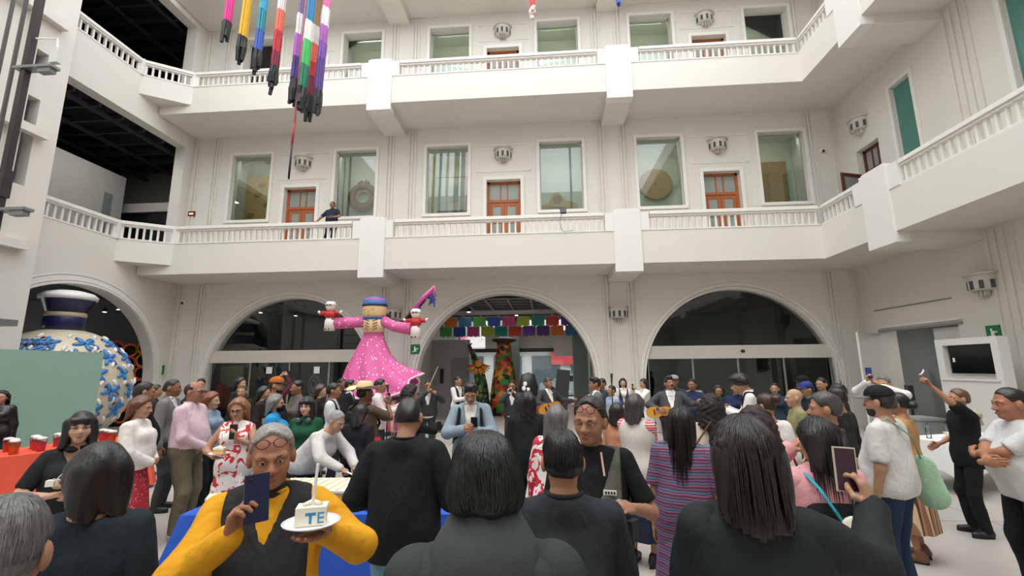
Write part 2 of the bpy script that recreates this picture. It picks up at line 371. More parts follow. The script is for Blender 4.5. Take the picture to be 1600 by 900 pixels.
# windows with display niches behind the glass, brightened by added fill lights
NICHE = mat('cdd2c8', .8, .04, 2., name='niche_paint'); GL = glass((.88, .94, .90), .02, .05); wn = [0]
FRM = mat('b9bdb4', .5, .03)
def window(x0, x1, z0, z1, T, depth=1.1, niche=NICHE, g=GL, setback=.12, lw=12.):
    wn[0] += 1
    b = MB(); t0, t1 = TW, TW + depth; a = .35
    b.add([(x0 - a, t0, z0 - a), (x1 + a, t0, z0 - a), (x1 + a, t0, z1 + a), (x0 - a, t0, z1 + a), (x0 - a, t1, z0 - a), (x1 + a, t1, z0 - a), (x1 + a, t1, z1 + a), (x0 - a, t1, z1 + a)],
          [(4, 5, 6, 7), (0, 1, 5, 4), (1, 2, 6, 5), (2, 3, 7, 6), (3, 0, 4, 7)]).xf(T)
    root = struct(b, 'window_%d' % wn[0], niche)
    f = MB(); s = setback
    f.box(x0, x0 + .045, s, s + .06, z0, z1); f.box(x1 - .045, x1, s, s + .06, z0, z1); f.box(x0, x1, s, s + .06, z1 - .045, z1); f.box(x0, x1, s, s + .06, z0, z0 + .045)
    f.xf(T).obj('window_frame', FRM, root)
    MB().box(x0 + .045, x1 - .045, s + .02, s + .03, z0 + .045, z1 - .045).xf(T).obj('pane', g, root)
    sd = MB(); surround(sd, x0, x1, z0, z1, 0); sd.xf(T).obj('window_surround', WHITE2, root)
    ld = bpy.data.lights.new('niche_fill_light', 'AREA'); ld.shape = 'RECTANGLE'; ld.size = 1.3; ld.size_y = .15; ld.energy = lw; ld.color = (1., .96, .88)  # unseen area light added to lift the dim niche, no fixture modelled
    lo = bpy.data.objects.new('niche_fill_light', ld); COL.objects.link(lo); lo.parent = root; lo.location = T @ Vector(((x0 + x1) / 2, TW + .25, z1 + .25)); lo.rotation_euler = (math.radians(-22) if T is wb_T else 0, 0, 0)
    return root
for x in WINX: window(x - .8, x + .8, 7.63, 10.32, wb_T)
for x in WINX: window(x - .8, x + .8, 12.9, 15.48, wb_T, setback=.3, lw=20.)
TEAL = mat('4f8a80', .6, .05, 2.); GLT = mat('4c7d74', .18, .06, 1.5, name='frosted_teal_glass')
for a, b, c, d in RW: window(a, b, c, d, TR(XR), .5, TEAL, GLT, setback=.05, lw=.5)
window(12.3, 13.08, 13.4, 15.6, TR(XR), .5, TEAL, GLT, setback=.05, lw=.5)
# wooden balcony doors
WOOD = mat('a3582c', .45, .25, 5., .12, 30., name='varnished_wood', stretch=(3, 3, .5)); PANE = mat('8f9690', .25, .05, 3.)
dn = [0]
def wood_door(x, z0, z1, T, w=1.28, y=.2, open_leaf=False):
    dn[0] += 1; f = MB(); h = w / 2; zt = z1 - .72
    f.box(x - h, x - h + .09, y, y + .1, z0, z1); f.box(x + h - .09, x + h, y, y + .1, z0, z1); f.box(x - h, x + h, y, y + .1, z1 - .09, z1); f.box(x - h + .09, x + h - .09, y, y + .1, zt - .1, zt)
    for k in (-.13, .13): f.box(x + k - .025, x + k + .025, y + .02, y + .08, zt, z1 - .09)
    root = struct(f.xf(T), 'door_%d' % dn[0], WOOD)
    for a, b in ((x - h + .09, x - .155), (x - .105, x + .105), (x + .155, x + h - .09)): MB().box(a, b, y + .04, y + .05, zt, z1 - .09).xf(T).obj('pane', PANE, root)
    for s in (-1, 1):
        if open_leaf: break
        l = MB(); a, b = (x - h + .09, x - .004) if s < 0 else (x + .004, x + h - .09)
        l.box(a, a + .12, y + .03, y + .08, z0, zt - .1); l.box(b - .12, b, y + .03, y + .08, z0, zt - .1); l.box(a + .12, b - .12, y + .03, y + .08, zt - .24, zt - .1)
        l.box(a + .12, b - .12, y + .03, y + .08, z0, z0 + .75); l.box(a + .12, b - .12, y + .03, y + .08, z0 + 1.3, z0 + 1.38)
        lo = l.xf(T).obj('door_leaf', WOOD, root)
        MB().box(a + .12, b - .12, y + .05, y + .06, z0 + .75, z0 + 1.3).box(a + .12, b - .12, y + .05, y + .06, z0 + 1.38, zt - .24).xf(T).obj('pane', PANE, lo)
    return root
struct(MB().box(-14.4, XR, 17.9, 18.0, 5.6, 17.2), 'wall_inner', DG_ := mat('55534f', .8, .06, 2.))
for x in DOORX: wood_door(x, 5.95, 8.88, wb_T)
for x in DOORX: wood_door(x, 11.9, 14.43, wb_T)
DW = mat('5d2a1c', .5, .25, 5., .1, 30., stretch=(3, 3, .5))
WOOD_, WOOD = WOOD, DW; rd = wood_door(14.45, 5.95, 9.0, TR(XR), 1.0, .2, True); WOOD = WOOD_
l = MB(); T_ = frame((XR + .05, 14.9, 5.95), math.radians(197)); l.box(0, .1, 0, .05, 0, 2.2).box(.82, .92, 0, .05, 0, 2.2).box(.1, .82, 0, .05, 2.08, 2.2).box(.1, .82, 0, .05, 0, .5)
lo = l.xf(T_).obj('door_leaf', DW, rd); MB().box(.1, .82, .02, .03, .5, 2.08).xf(T_).obj('pane', PANE, lo)
struct(MB().box(XR + TW, XR + 1.6, 13.6, 15.3, 5.9, 9.4), 'wall_closet', mat('3a3230', .8))
# rooms seen through openings ------------------------------------------------
def room(name, x0, x1, y0, y1, z0, z1, wallm, ceilm=DARK, open_side='-y', floorm=None):
    w = MB(); 
    if open_side != '-y': w.add([(x0, y0, z0), (x1, y0, z0), (x1, y0, z1), (x0, y0, z1)], [(0, 1, 2, 3)])
    if open_side != '+y' : w.add([(x0, y1, z0), (x1, y1, z0), (x1, y1, z1), (x0, y1, z1)], [(3, 2, 1, 0)])
    if open_side != '-x': w.add([(x0, y0, z0), (x0, y1, z0), (x0, y1, z1), (x0, y0, z1)], [(3, 2, 1, 0)])
    if open_side != '+x': w.add([(x1, y0, z0), (x1, y1, z0), (x1, y1, z1), (x1, y0, z1)], [(0, 1, 2, 3)])
    struct(w, 'wall_' + name, wallm)
    struct(MB().box(x0, x1, y0, y1, z1, z1 + .1), 'ceiling_' + name, ceilm)
    if floorm: struct(MB().box(x0, x1, y0, y1, z0 - .05, z0), 'floor_' + name, floorm)
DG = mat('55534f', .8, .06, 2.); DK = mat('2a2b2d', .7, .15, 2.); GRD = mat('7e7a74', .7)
JO = mat('2c2d31', .7, .1)
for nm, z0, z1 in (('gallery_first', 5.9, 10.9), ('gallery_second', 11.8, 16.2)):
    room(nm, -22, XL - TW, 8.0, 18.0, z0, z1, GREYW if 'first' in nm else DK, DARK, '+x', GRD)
    m_ = MB()
    for i in range(12): m_.box(-22, XL - TW, 8.2 + i * .82, 8.28 + i * .82, z1 - .45, z1 - .2)
    for i in range(5): m_.box(-21.2 + i * 1.6, -21.1 + i * 1.6, 8, 18, z1 - .5, z1 - .38)
    trim(m_, JO)
# partition and glass door seen in the first-floor opening
struct(MB().box(-17.15, -17.0, 8.0, 16.09, 5.9, 9.7), 'wall_partition', mat('a2a19a', .8, .04, 2.)); trim(MB().box(-17.0, -16.98, 15.3, 15.63, 5.9, 8.8), mat('6d7672', .4))
m_ = MB().box(-17.6, -14.4, 16.6, 16.8, 8.42, 8.8); trim(m_, mat('b8b5ae', .6)); trim(MB().box(-17.6, -14.4, 16.7, 16.75, 5.9, 8.42), mat('17191b', .2))
def room_fill(x, y, z, sx, sy, e, col=(1., .95, .88)):  # added fill without a fixture, brightens an interior that renders too dark
    ld = bpy.data.lights.new('room_fill_light', 'AREA'); ld.shape = 'RECTANGLE'; ld.size = sx; ld.size_y = sy; ld.energy = e; ld.color = col; lo = bpy.data.objects.new('room_fill_light', ld); COL.objects.link(lo); lo.location = (x, y, z)
room_fill(-15.6, 13.2, 10.3, .3, 4, 62, (1., 1., .98)); room_fill(12.4, 13.9, 3.3, .3, 1.5, 40); room_fill(-1.5, 20.5, 4.3, 2, 3, 60); room_fill(-12.2, 17.5, 4.4, 1.5, .3, 45)  # added fills: first-floor gallery, store, passage, left hall
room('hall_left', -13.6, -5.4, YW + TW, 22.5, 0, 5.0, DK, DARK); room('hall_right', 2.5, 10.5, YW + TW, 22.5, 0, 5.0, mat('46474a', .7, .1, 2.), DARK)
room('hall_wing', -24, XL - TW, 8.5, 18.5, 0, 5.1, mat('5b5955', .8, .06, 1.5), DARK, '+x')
for x0, x1 in ((-13.5, -5.5), (2.6, 10.4)):
    m_ = MB()
    for i in range(6): m_.box(x0, x1, 16.8 + i, 16.88 + i, 4.55, 4.8)
    for i in range(4): m_.box(x0 + 1 + i * 2, x0 + 1.08 + i * 2, 16.3, 22.4, 4.5, 4.6)
    trim(m_, JO)
# glass fronts of the left and right arches: header, fixed lunette, sliding doors
HEAD = mat('c9c5bb', .6, .03, 2.); GD = glass((.6, .68, .65), .02, .035); AL = mat('9ca29d', .35, .04, 3., metal=.6)
for c, nm in ((ARX[0], 'l'), (ARX[2], 'r')):
    y = YW + .16; hw = math.sqrt(AR_R ** 2 - (2.18 - AR_Z) ** 2)
    trim(MB().box(c - hw, c + hw, y - .1, y + .18, 2.18, 2.62), HEAD)
    dn[0] += 1; m_ = MB(); N = 24; R_ = AR_R - .03; z0 = 2.62; a0 = math.asin((z0 - AR_Z) / R_)
    P = [(c - R_ * math.cos(a0 + (PI - 2 * a0) * i / N), AR_Z + R_ * math.sin(a0 + (PI - 2 * a0) * i / N)) for i in range(N + 1)]
    m_.add([(x, y + .05, z) for x, z in P], [tuple(range(N + 1))])
    root = struct(m_, 'door_%d' % dn[0], GD)
    for i in range(4):
        a, b = c - 3.0 + i * 1.5, c - 3.0 + (i + 1) * 1.5
        lf = MB().box(a, a + .03, y, y + .06, .02, 2.18).box(b - .03, b, y, y + .06, .02, 2.18).box(a, b, y, y + .06, .02, .1).obj('door_leaf', AL, root)
        MB().box(a + .03, b - .03, y + .02, y + .03, .1, 2.18).obj('pane', GD, lf)
    if nm == 'r': MB().ell((c + .15, y - .13, 2.42), (.07, .05, .05)).obj('motion_sensor', mat('151515', .4), root, True)
    else:
        for xx in (-.75, 1.05): MB().box(c + xx - .11, c + xx + .11, y - .02, y - .01, 1.78, 2.02).obj('paper_notice', mat('e6e6e2', .7), root)
# centre passage to the street
PW = mat('b4b1ab', .6, .04, 2.); GP = glass((.93, .96, .95), .02, .03)
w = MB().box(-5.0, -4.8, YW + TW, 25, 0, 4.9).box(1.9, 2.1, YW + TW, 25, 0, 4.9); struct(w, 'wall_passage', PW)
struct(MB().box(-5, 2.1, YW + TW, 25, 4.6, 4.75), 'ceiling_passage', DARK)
m_ = MB()
for i in range(8): m_.box(-4.8 + i * .85, -4.74 + i * .85, YW + TW, 25, 4.38, 4.44)
for i in range(11): m_.box(-4.8, 1.9, 16.6 + i * .75, 16.65 + i * .75, 4.44, 4.5)
trim(m_, mat('8c8c8c', .5, .05, 3.)); trim(MB().box(-4.8, 1.9, 17.9, 18.0, 4.05, 4.2), mat('c4c2bc', .5))
trim(MB().box(-4.8, -3.2, 18.8, 19.0, 0, 3.1), mat('9b9995', .7)); trim(MB().box(-3.9, -3.2, 18.7, 18.79, 0, 2.3), mat('777a78', .5))
trim(MB().box(-4.4, -4.25, 18.68, 18.69, 1.3, 1.9), mat('1c1d1f', .4))
trim(MB().box(-1.95, -1.35, 22.8, 23.2, 0, 4.6), mat('5f6b66', .5)); trim(MB().box(1.15, 1.75, 19.2, 19.8, 0, 3.4), mat('6f8078', .4))
trim(MB().box(.35, 1.15, 19.5, 19.6, 2.4, 3.5), mat('c9c7c0', .6))
trim(MB().box(-4.8, 1.9, 24.6, 24.8, 2.75, 2.95), mat('3b3f3f', .4)); trim(MB().box(-3.3, .9, 24.55, 24.62, 2.95, 4.1), mat('d2cec2', .6))
dn[0] += 1; root = struct(MB().box(-4.8, -4.7, 24.6, 24.7, 0, 4.4).box(1.8, 1.9, 24.6, 24.7, 0, 4.4).box(-1.5, -1.42, 24.6, 24.7, 0, 2.8), 'door_%d' % dn[0], AL)
for a, b in ((-4.7, -1.5), (-1.42, 1.8)): MB().box(a, b, 24.63, 24.65, .02, 2.75).obj('pane', GP, root)
# ground-floor door opening in the right wall with white door leaves
dn[0] += 1; WD = mat('d9d8d4', .5, .02, 2.)
T_ = frame((XR - .02, 15.05, 0), math.radians(212)); root = struct(MB().box(0, 1.5, 0, .06, .02, 2.9).xf(T_), 'door_%d' % dn[0], WD)
dn[0] += 1; root = struct(MB().box(XR + .1, XR + .16, 11.9, 13.25, .02, 2.9), 'door_%d' % dn[0], mat('c7c9c4', .5, .02, 2.))
MB().tube([(XR + .02, 13.1, .95), (XR + .02, 13.1, 1.6)], .025).obj('door_handle', AL, root, True)
for z in (1.0, 1.55): MB().box(XR + .02, XR + .1, 13.09, 13.11, z - .01, z + .01).obj('handle_mount', AL, root)
room('store', XR + TW, 14.5, 11.5, 16.6, 0, 3.4, mat('8e918f', .7, .04, 2.), mat('9a9a96', .7), '-x')
trim(MB().box(12.9, 12.95, 13.2, 16.0, .9, 2.1), mat('23282a', .3)); trim(MB().box(12.85, 12.9, 14.5, 14.58, .9, 2.15), mat('a9aba8', .4))
trim(MB().box(XR - .04, XR, 12.2, 15.15, 3.05, 3.12), WHITE2); trim(MB().box(XR - .06, XR, 12.2, 15.1, 2.95, 3.0), mat('8b8880', .5)); trim(MB().box(XR - .03, XR, 12.4, 15.2, 3.62, 3.65), JM)
# the left mast wall (narrow strip pilaster beside the big openings)
trim(MB().box(-13.93, -13.2, 10.05, 10.4, 0, 17.2), WHITE)
wf = MB(); wall_band(wf, -5.9, 10.05, 0, 9.4, rects=[(9.58, 9.86, 6.6, 9.0)], t=.3); wall_band(wf, -5.9, 10.05, 9.4, 17.2, rects=[(9.58, 9.86, 9.75, 10.33)], t=.3); wf.xf(TL(-13.2)); struct(wf, 'wall_shaft', WHITE)
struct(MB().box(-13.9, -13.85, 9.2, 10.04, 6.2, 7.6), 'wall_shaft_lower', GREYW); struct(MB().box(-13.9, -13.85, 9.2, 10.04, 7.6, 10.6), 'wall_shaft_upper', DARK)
m_ = MB()
for z in (4.95, 7.95, 11.2): m_.box(-13.2, -12.98, 5.5, 10.04, z, z + .22)
m_.box(-13.2, -13.08, 9.25, 9.45, 0, 17); m_.box(-13.2, -13.08, 8.3, 8.5, 0, 17); trim(m_, WHITE)
# ================================================================== things
BLK = mat('17181a', .5, .1); GREYM = mat('8d918e', .4, .05, 4., metal=.7); PAPER = mat('ecebe6', .7, .03)
# wall lamps -------------------------------------------------------------
LAMPM = mat('c9c5bd', .6, .03, 3.); LDK = mat('4a4b46', .6)
def lamp_proto():
    r = thing('wall_lamp', 'x', 'lamp', group='basket-shaped plaster wall lamps')
    # local: wall at y=0, towards the viewer -y
    MB().lathe([(.0, .2), (.38, .2), (.38, .235), (0, .235)], 16, a0=PI, a1=2 * PI).add([(-.38, 0, .2), (.38, 0, .2), (.38, 0, .235), (-.38, 0, .235)], [(0, 1, 2, 3)]).obj('top_plate', LAMPM, r)
    MB().lathe([(.31, .2), (.31, -.12), (.27, -.17), (.0, -.19)], 20, a0=PI, a1=2 * PI).obj('basket', LAMPM, r)
    for i in range(5):
        a = PI * (1 + (i + .5) / 5); c, s = math.cos(a), math.sin(a)
        MB().obox((c * .305, s * .305, -.04), (c * .318, s * .318, -.04), .085, .2).obj('slot', LDK, r)
    for i in range(4):
        x = -.105 + i * .07; MB().box(x - .014, x + .014, -.2 + abs(x) * .5, -.02, -.34 + abs(x) * .4, -.17).obj('fin', LAMPM, r)
    return r
LP = lamp_proto()
lamps = [((-9.3, YW, 9.85), 0, 'basket wall lamp above the balcony door nearest the left corner'), ((-1.45, YW, 9.85), 0, 'basket wall lamp above the middle first-floor balcony door'),
         ((6.42, YW, 9.85), 0, 'basket wall lamp above the first-floor balcony door on the right'), ((-1.45, YW, 15.08), 0, 'basket wall lamp high above the middle second-floor door'),
         ((6.38, YW, 15.08), 0, 'basket wall lamp above the right second-floor door'), ((2.55, YW, 3.77), 0, 'basket wall lamp between the middle and right arches'),
         ((-5.5, YW, 3.86), 0, 'basket wall lamp half hidden behind the pink doll'), ((XR, 14.55, 9.75), -PI / 2, 'basket wall lamp above the open dark wooden door'),
         ((XR, 11.45, 3.84), -PI / 2, 'basket wall lamp above the white screen panel')]
for i, (loc, rz, lb) in enumerate(lamps):
    o = LP if i == 0 else copy_tree(LP); o.location = loc; o.rotation_euler = (0, 0, rz); o['label'] = lb
# hanging streamers -------------------------------------------------------------
def streamer(x, y, zbot, bands, label, w=.13, black=.5, dx=.0, fc='1b1d22'):
    """bundle of paper strands hung from the roof cables; bands = [(colour, length)] upwards from the black tips"""
    r = thing('paper_streamer', label, 'streamer', (x, y, zbot), 0, 'hanging paper streamers')
    z = 0.; segs = [(fc, black)] + [(c, l if l > 3 else l * .55) for c, l in bands]
    for k, (c, l) in enumerate(segs):
        m_ = MB()
        for i in range(9):
            a = 2 * PI * i / 8; rr = 0 if i == 8 else w * (.55 + .25 * math.sin(i * 2.3)); bx, by = rr * math.cos(a), rr * math.sin(a)
            z0 = z - (random.uniform(-.22, .12) if k == 0 else .0); z1 = z + l
            pts = []; n = max(2, int((z1 - z0) / .22)) if k == 0 else max(2, int(l / .7))
            for q in range(n + 1):
                t = q / n; jit = .018 if k == 0 else .006
                pts.append((bx + random.uniform(-jit, jit) + dx * (z0 + (z1 - z0) * t), by + random.uniform(-jit, jit), z0 + (z1 - z0) * t))
            m_.tube(pts, .032 if k else [.036 + .012 * (q % 2) for q in range(n + 1)], 5)
        m_.obj('strand_bundle' if k else 'fringe', mat(c, .55, .15, 8.), r)
        z += l
    return r
UP = 5.5
st = [(-6.69, 8.8, [('e0309a', UP)], 'magenta hanging streamer with black fringe, leftmost'), (-6.30, 8.4, [('f2b81a', UP)], 'yellow hanging streamer with black fringe'),
      (-5.93, 8.05, [('3f62c4', .85), ('1f93a8', .9), ('39a9cc', UP)], 'blue and teal hanging streamer with black fringe'), (-5.53, 7.65, [('8c1c3f', .6), ('cc2740', .9), ('f0745e', .9), ('f0e9e6', UP)], 'red and coral hanging streamer with black fringe'),
      (-5.07, 7.33, [('4b2a86', .9), ('b45cc4', .95), ('ece8ea', .9), ('7e6a9a', UP)], 'violet and lilac streamer left in the streamer cluster'), (-4.88, 7.12, [('8e1f40', .8), ('cf2b38', .6), ('ee6a50', .8), ('e8e4e0', .8), ('a98a5e', UP)], 'red and orange streamer in the streamer cluster'),
      (-4.73, 6.95, [('0d7a5c', .9), ('46c268', 1.0), ('eeece8', .8), ('2f86b8', UP)], 'green streamer hanging lowest in the streamer cluster'), (-4.57, 7.08, [('5a3a8e', 1.3), ('7d4bb0', .7), ('b264c0', .7), ('eee9ee', .8), ('e074ae', UP)], 'purple and pink streamer right in the streamer cluster')]
for q_, (x, z, b, lb) in enumerate(st): streamer(x, 8.0 + (0, 0, 0, 0, 0, .28, -.25, .05)[q_], z, b, lb, dx=.02, w=.085)
streamer(-.12, 8, 9.0, [('d7474c', 1.0), ('f0e6e4', UP)], 'white and red streamer tip at the top edge above the middle door', .05, .15, fc='ecdcda')
streamer(1.6, 8, 9.1, [('2c55b4', 1.4), ('3f6fd0', UP)], 'blue streamer tip at the top edge near the right door', .05, .15, fc='2c55b4')
r = thing('hanging_rod', 'thin red and black rod hanging below the streamer cluster', 'rod', (-5.0, 8.0, 5.65))
MB().tube([(0, 0, 0), (.01, 0, .75)], .02, 8).obj('black_tip', BLK, r, True); MB().tube([(.01, 0, .75), (.03, 0, 1.2)], .022, 8).obj('red_section', mat('b5273c', .5), r, True); MB().tube([(.03, 0, 1.2), (.06, 0, 7.)], .022, 8).obj('pink_section', mat('d88a8c', .5), r, True)
# giant glazed vase ---------------------------------------------------------------
VX, VY = -14.05, 12.1
CER = mat('cfc3ad', .35, .05, 3., name='cream_glaze'); NAVY = mat('1d2350', .25, .08, 4.); SKY = mat('3f7fc0', .3, .1, 6.); WHG = mat('e8e8e6', .3, .04); BRN = mat('3a2a26', .4)
r = thing('giant_vase', 'giant cream and blue talavera vase standing in the left arch', 'vase', (VX, VY, 0))
VR, VZ, VH = 1.76, 1.45, 1.72
def vr(z): return VR * math.sqrt(max(0.02, 1 - ((z - VZ) / VH) ** 2)) if z > 0 else 1.0
prof = [(vr(z), z) for z in [0, .2, .5, .8, 1.1, 1.4, 1.7, 2.0, 2.3, 2.55, 2.75, 2.9, 3.02, 3.1]] + [(.0, 3.12)]
MB().lathe(prof, 56).obj('body', CER, r, True)
MB().lathe([(.48, 3.05), (.47, 3.45), (.45, 3.5)], 40).obj('neck', NAVY, r, True); MB().lathe([(.45, 3.48), (.47, 3.55), (.45, 3.62)], 40).obj('neck_ring', mat('b7a98f', .4), r, True)
MB().lathe([(.44, 3.6), (.6, 4.0), (.64, 4.02)], 40).obj('lip', NAVY, r, True); MB().lathe([(.65, 4.0), (.67, 4.1), (.56, 4.2), (.32, 4.27), (.0, 4.28)], 40).obj('stopper', WHG, r, True)
pet = {}
def petal_mesh(m, key, l, w):
    if key not in pet: pet[key] = MB().ell((l / 2, 0, 0), (l / 2, w / 2, .045), 8, 4).mesh('petal', m, True)
    return pet[key]
def on_vase(a, z):
    R_ = vr(z); nz = (z - VZ) / VH ** 2; nr = R_ / VR ** 2; n = Vector((nr * math.cos(a), nr * math.sin(a), nz)).normalized()
    t = Vector((-math.sin(a), math.cos(a), 0)); b = n.cross(t); return Vector((R_ * math.cos(a), R_ * math.sin(a), z)), n, t, b
def put_petal(me, a, z, ang):
    p, n, t, b = on_vase(a, z); d = t * math.cos(ang) + b * math.sin(ang); s = n.cross(d)
    o = link('petal', me, r); o.matrix_local = Matrix(((d.x, s.x, n.x, p.x), (d.y, s.y, n.y, p.y), (d.z, s.z, n.z, p.z), (0, 0, 0, 1)))
cnt = 0
for row, z in enumerate((.35, .85, 1.35, 1.85, 2.3, 2.68)):
    n = int(2 * PI * vr(z) / .72)
    for i in range(n):
        a = 2 * PI * (i + .5 * (row % 2)) / n
        if not (-PI * .62 < ((a + PI) % (2 * PI) - PI) < PI * .16): continue              # side that can be seen
        k = (i + row) % 3; m5 = petal_mesh(SKY, 'b%d' % k, .30 if k else .26, .13)
        for q in ([0, 1, 2, 3] if k == 0 else [0, 1, 2, 3, 4] if k == 1 else [0.3, 1.6, 2.7, 4.3]):
            put_petal(m5, a, z, q * 2 * PI / (4 if k == 0 else 5 if k == 1 else 6) + .4); cnt += 1
        if k == 2:
            for sg in (.07, -.07):
                P = [(a + (.12 + .1 * math.cos(w)) * 1.2 / vr(z), z + sg + .06 * math.sin(w) + sg * .5 * math.cos(w)) for w in np.linspace(0, 2 * PI, 13)]; MB().tube([tuple(on_vase(aa, zz)[0] + on_vase(aa, zz)[1] * .015) for aa, zz in P], .018, 5).obj('leaf_loop', SKY, r)
        put_petal(petal_mesh(BRN, 'n', .12, .05), a - .2 / vr(z), z + .12, .9)
        put_petal(petal_mesh(WHG, 'w', .24, .1), a + .42 / vr(z), z + .16, 1.2); put_petal(petal_mesh(WHG, 'w', .24, .1), a + .42 / vr(z), z - .16, -1.0); cnt += 2
for i in range(22):                                                                         # scalloped band with diamonds
    a = -PI * .66 + i * PI * .72 / 21; z = 2.62; c = MB()
    P = [(a + .085 * math.cos(q * 2 * PI / 12), z + .15 * math.sin(q * 2 * PI / 12)) for q in range(13)]
    c.tube([tuple(on_vase(aa, zz)[0] + on_vase(aa, zz)[1] * .02) for aa, zz in P], .022, 5)
    if i < 12: c.obj('scallop', SKY, r)
    if i < 12:
        q = [(a - .08, 2.45), (a, 2.15), (a + .08, 2.45)]; MB().tube([tuple(on_vase(aa, zz)[0] + on_vase(aa, zz)[1] * .02) for aa, zz in q], .018, 5).obj('diamond_line', BRN, r)
        MB().ell(tuple(on_vase(a, 2.62)[0]), (.07, .07, .06), 8, 5).obj('seed', BRN, r, True)
# pale green partition
r = thing('display_partition', 'pale green freestanding partition in front of the giant vase', 'partition', (-9.8, 4.2, 0))
MB().box(-.06, .06, 0, 5.1, .04, 2.34).obj('panel', mat('8fb3a3', .6, .03, 1.5), r); MB().box(-.25, .25, .4, .5, 0, .04).box(-.25, .25, 3.3, 3.4, 0, .04).obj('foot', GREYM, r)
# red ring screen deeper inside the left arch
r = thing('ring_sculpture', 'red and yellow openwork ring sculpture between vase and arch edge', 'sculpture', (-15.05, 15.05, 0), math.radians(48))
MB().box(-.75, .75, .25, .3, 0, 2.85).obj('backing', mat('1d1816', .8), r)
for i in range(4):
    for k in range(6):
        c = ('c8402c', 'd8622c', 'c9992e', 'b83a34')[(i * 2 + k) % 4 if not (i == 3 and k > 3) else 2]; x, z = -.6 + i * .4, .35 + k * .46 + (.1 if i % 2 else 0)
        P = [(x + .2 * math.cos(q * PI / 7), .1, z + .22 * math.sin(q * PI / 7)) for q in range(15)]; MB().tube(P, .045, 6).obj('ring', mat(c, .5, .1), r, True)
# giant doll ------------------------------------------------------------------
PINK = ramp_mat('voronoi', ['f4dfe8', 'd75f9c', 'd75f9c'], 9., .6, pos=[0, .2, .6]); PINKB = ramp_mat('wavex', ['f2c9d8', 'd4588f', 'c24a70', 'e8c58f'], 2.2, .6, distort=4.)
FACE = mat('e3c08c', .6, .05); HAIRB = mat('2a3550', .6); DB = mat('2a5fb0', .5); MAG = mat('c2458c', .5); PUR = mat('7a4aa0', .5)
dr = thing('giant_doll', 'giant rag doll in pink polka-dot dress with a flying braid', 'doll', (-5.3, 13.55, 0), math.radians(-4))
MB().lathe([(.62, 0), (.62, .12), (.56, .14), (.0, .14)], 28).obj('pedestal', mat('5b6f96', .6), dr)
MB().lathe([(.5, .14), (.53, .6), (.5, 1.1), (.0, 1.12)], 28, (.45, 0, 0)).obj('underskirt', PINKB, dr, True); MB().lathe([(.56, 1.02), (.575, 1.05), (.56, 1.08)], 28, (.45, 0, 0)).obj('blue_band', HAIRB, dr, True)
vs = []; N = 60; rows = [(3.06, .3, 0), (2.8, .38, -.02), (2.4, .56, -.02), (2.0, .78, .02), (1.6, .98, .12), (1.3, 1.12, .25), (1.1, 1.14, .32)]
for z, rad, cx in rows:
    for k in range(N):
        a = 2 * PI * k / N; f = 1 + (.13 * (3.06 - z) / 2) * math.sin(a * 9 + z * 1.5); lift = max(0, math.cos(a - .1)) ** 3 * max(0, (2.2 - z)) * .62
        ext = 1 + max(0, math.cos(a)) ** 4 * max(0, 2.3 - z) * .02
        vs.append((cx + rad * f * math.cos(a) * ext, rad * f * math.sin(a) * .62, z + lift))
fs = [(i * N + k, i * N + (k + 1) % N, (i + 1) * N + (k + 1) % N, (i + 1) * N + k) for i in range(len(rows) - 1) for k in range(N)] + [tuple(range(N))]
MB().add(vs, [f[::-1] for f in fs]).obj('skirt', PINK, dr, True)
edge = [vs[(len(rows) - 1) * N + k % N] for k in range(N + 1)]; MB().tube(edge, .035, 6).obj('hem_trim', mat('efc3d6', .6), dr, True)
MB().lathe([(.3, 3.04), (.34, 3.25), (.36, 3.42), (.2, 3.5), (.0, 3.51)], 24, sy=.7).obj('bodice', mat('e8d2a0', .6), dr, True)
for s in (-1, 1):
    for q in range(4): MB().tube([(s * .06, -.25, 3.1 + q * .09), (s * .2, -.22, 3.16 + q * .09)], .012, 5).obj('stitch', mat('8c2f3c', .6), dr)
    MB().tube([(s * .3, 0, 3.38), (s * .7, -.05, 3.3 + (.05 if s < 0 else -.1)), (s * 1.22, -.1, 3.34 if s < 0 else 3.12)], [.17, .16, .19], 14).obj('sleeve', PINK, dr, True)
MB().lathe([(.34, 3.44), (.37, 3.47), (.34, 3.5)], 24, sy=.8).obj('collar', DB, dr, True)
hd = MB().lathe([(.0, 3.46), (.3, 3.48), (.36, 3.58), (.37, 3.8), (.34, 4.0), (.2, 4.12), (.0, 4.15)], 28, sy=.9).obj('head', FACE, dr, True)
MB().lathe([(.372, 3.86), (.39, 3.9), (.37, 3.98), (.3, 4.1), (.0, 4.18)], 28, sy=.92).obj('head_wrap', mat('3a6fb8', .5), dr, True); MB().lathe([(.377, 3.84), (.398, 3.87), (.377, 3.9)], 28, sy=.92).obj('wrap_band', mat('15171c', .5), dr, True)
MB().lathe([(.345, 4.0), (.35, 4.03), (.32, 4.07)], 28, sy=.93).obj('wrap_ribbon', MAG, dr, True)
for s in (-1, 1): MB().ell((s * .13 - .04, -.345, 3.72), (.025, .015, .012), 8, 5).obj('eye', BLK, hd, True)
MB().tube([(-.04, -.345, 3.7), (-.05, -.375, 3.63), (-.03, -.35, 3.62)], .01, 5).obj('nose', mat('b5905c', .6), hd); MB().ell((-.04, -.34, 3.55), (.022, .015, .016), 8, 5).obj('mouth', mat('a5303a', .5), hd, True)
br = MB().tube([(.25, .2, 3.6), (.5, .25, 3.25), (.9, .2, 3.35), (1.3, .1, 3.75), (1.6, .05, 4.05)], [.1, .12, .1, .07, .06], 10).obj('braid', BLK, dr, True)
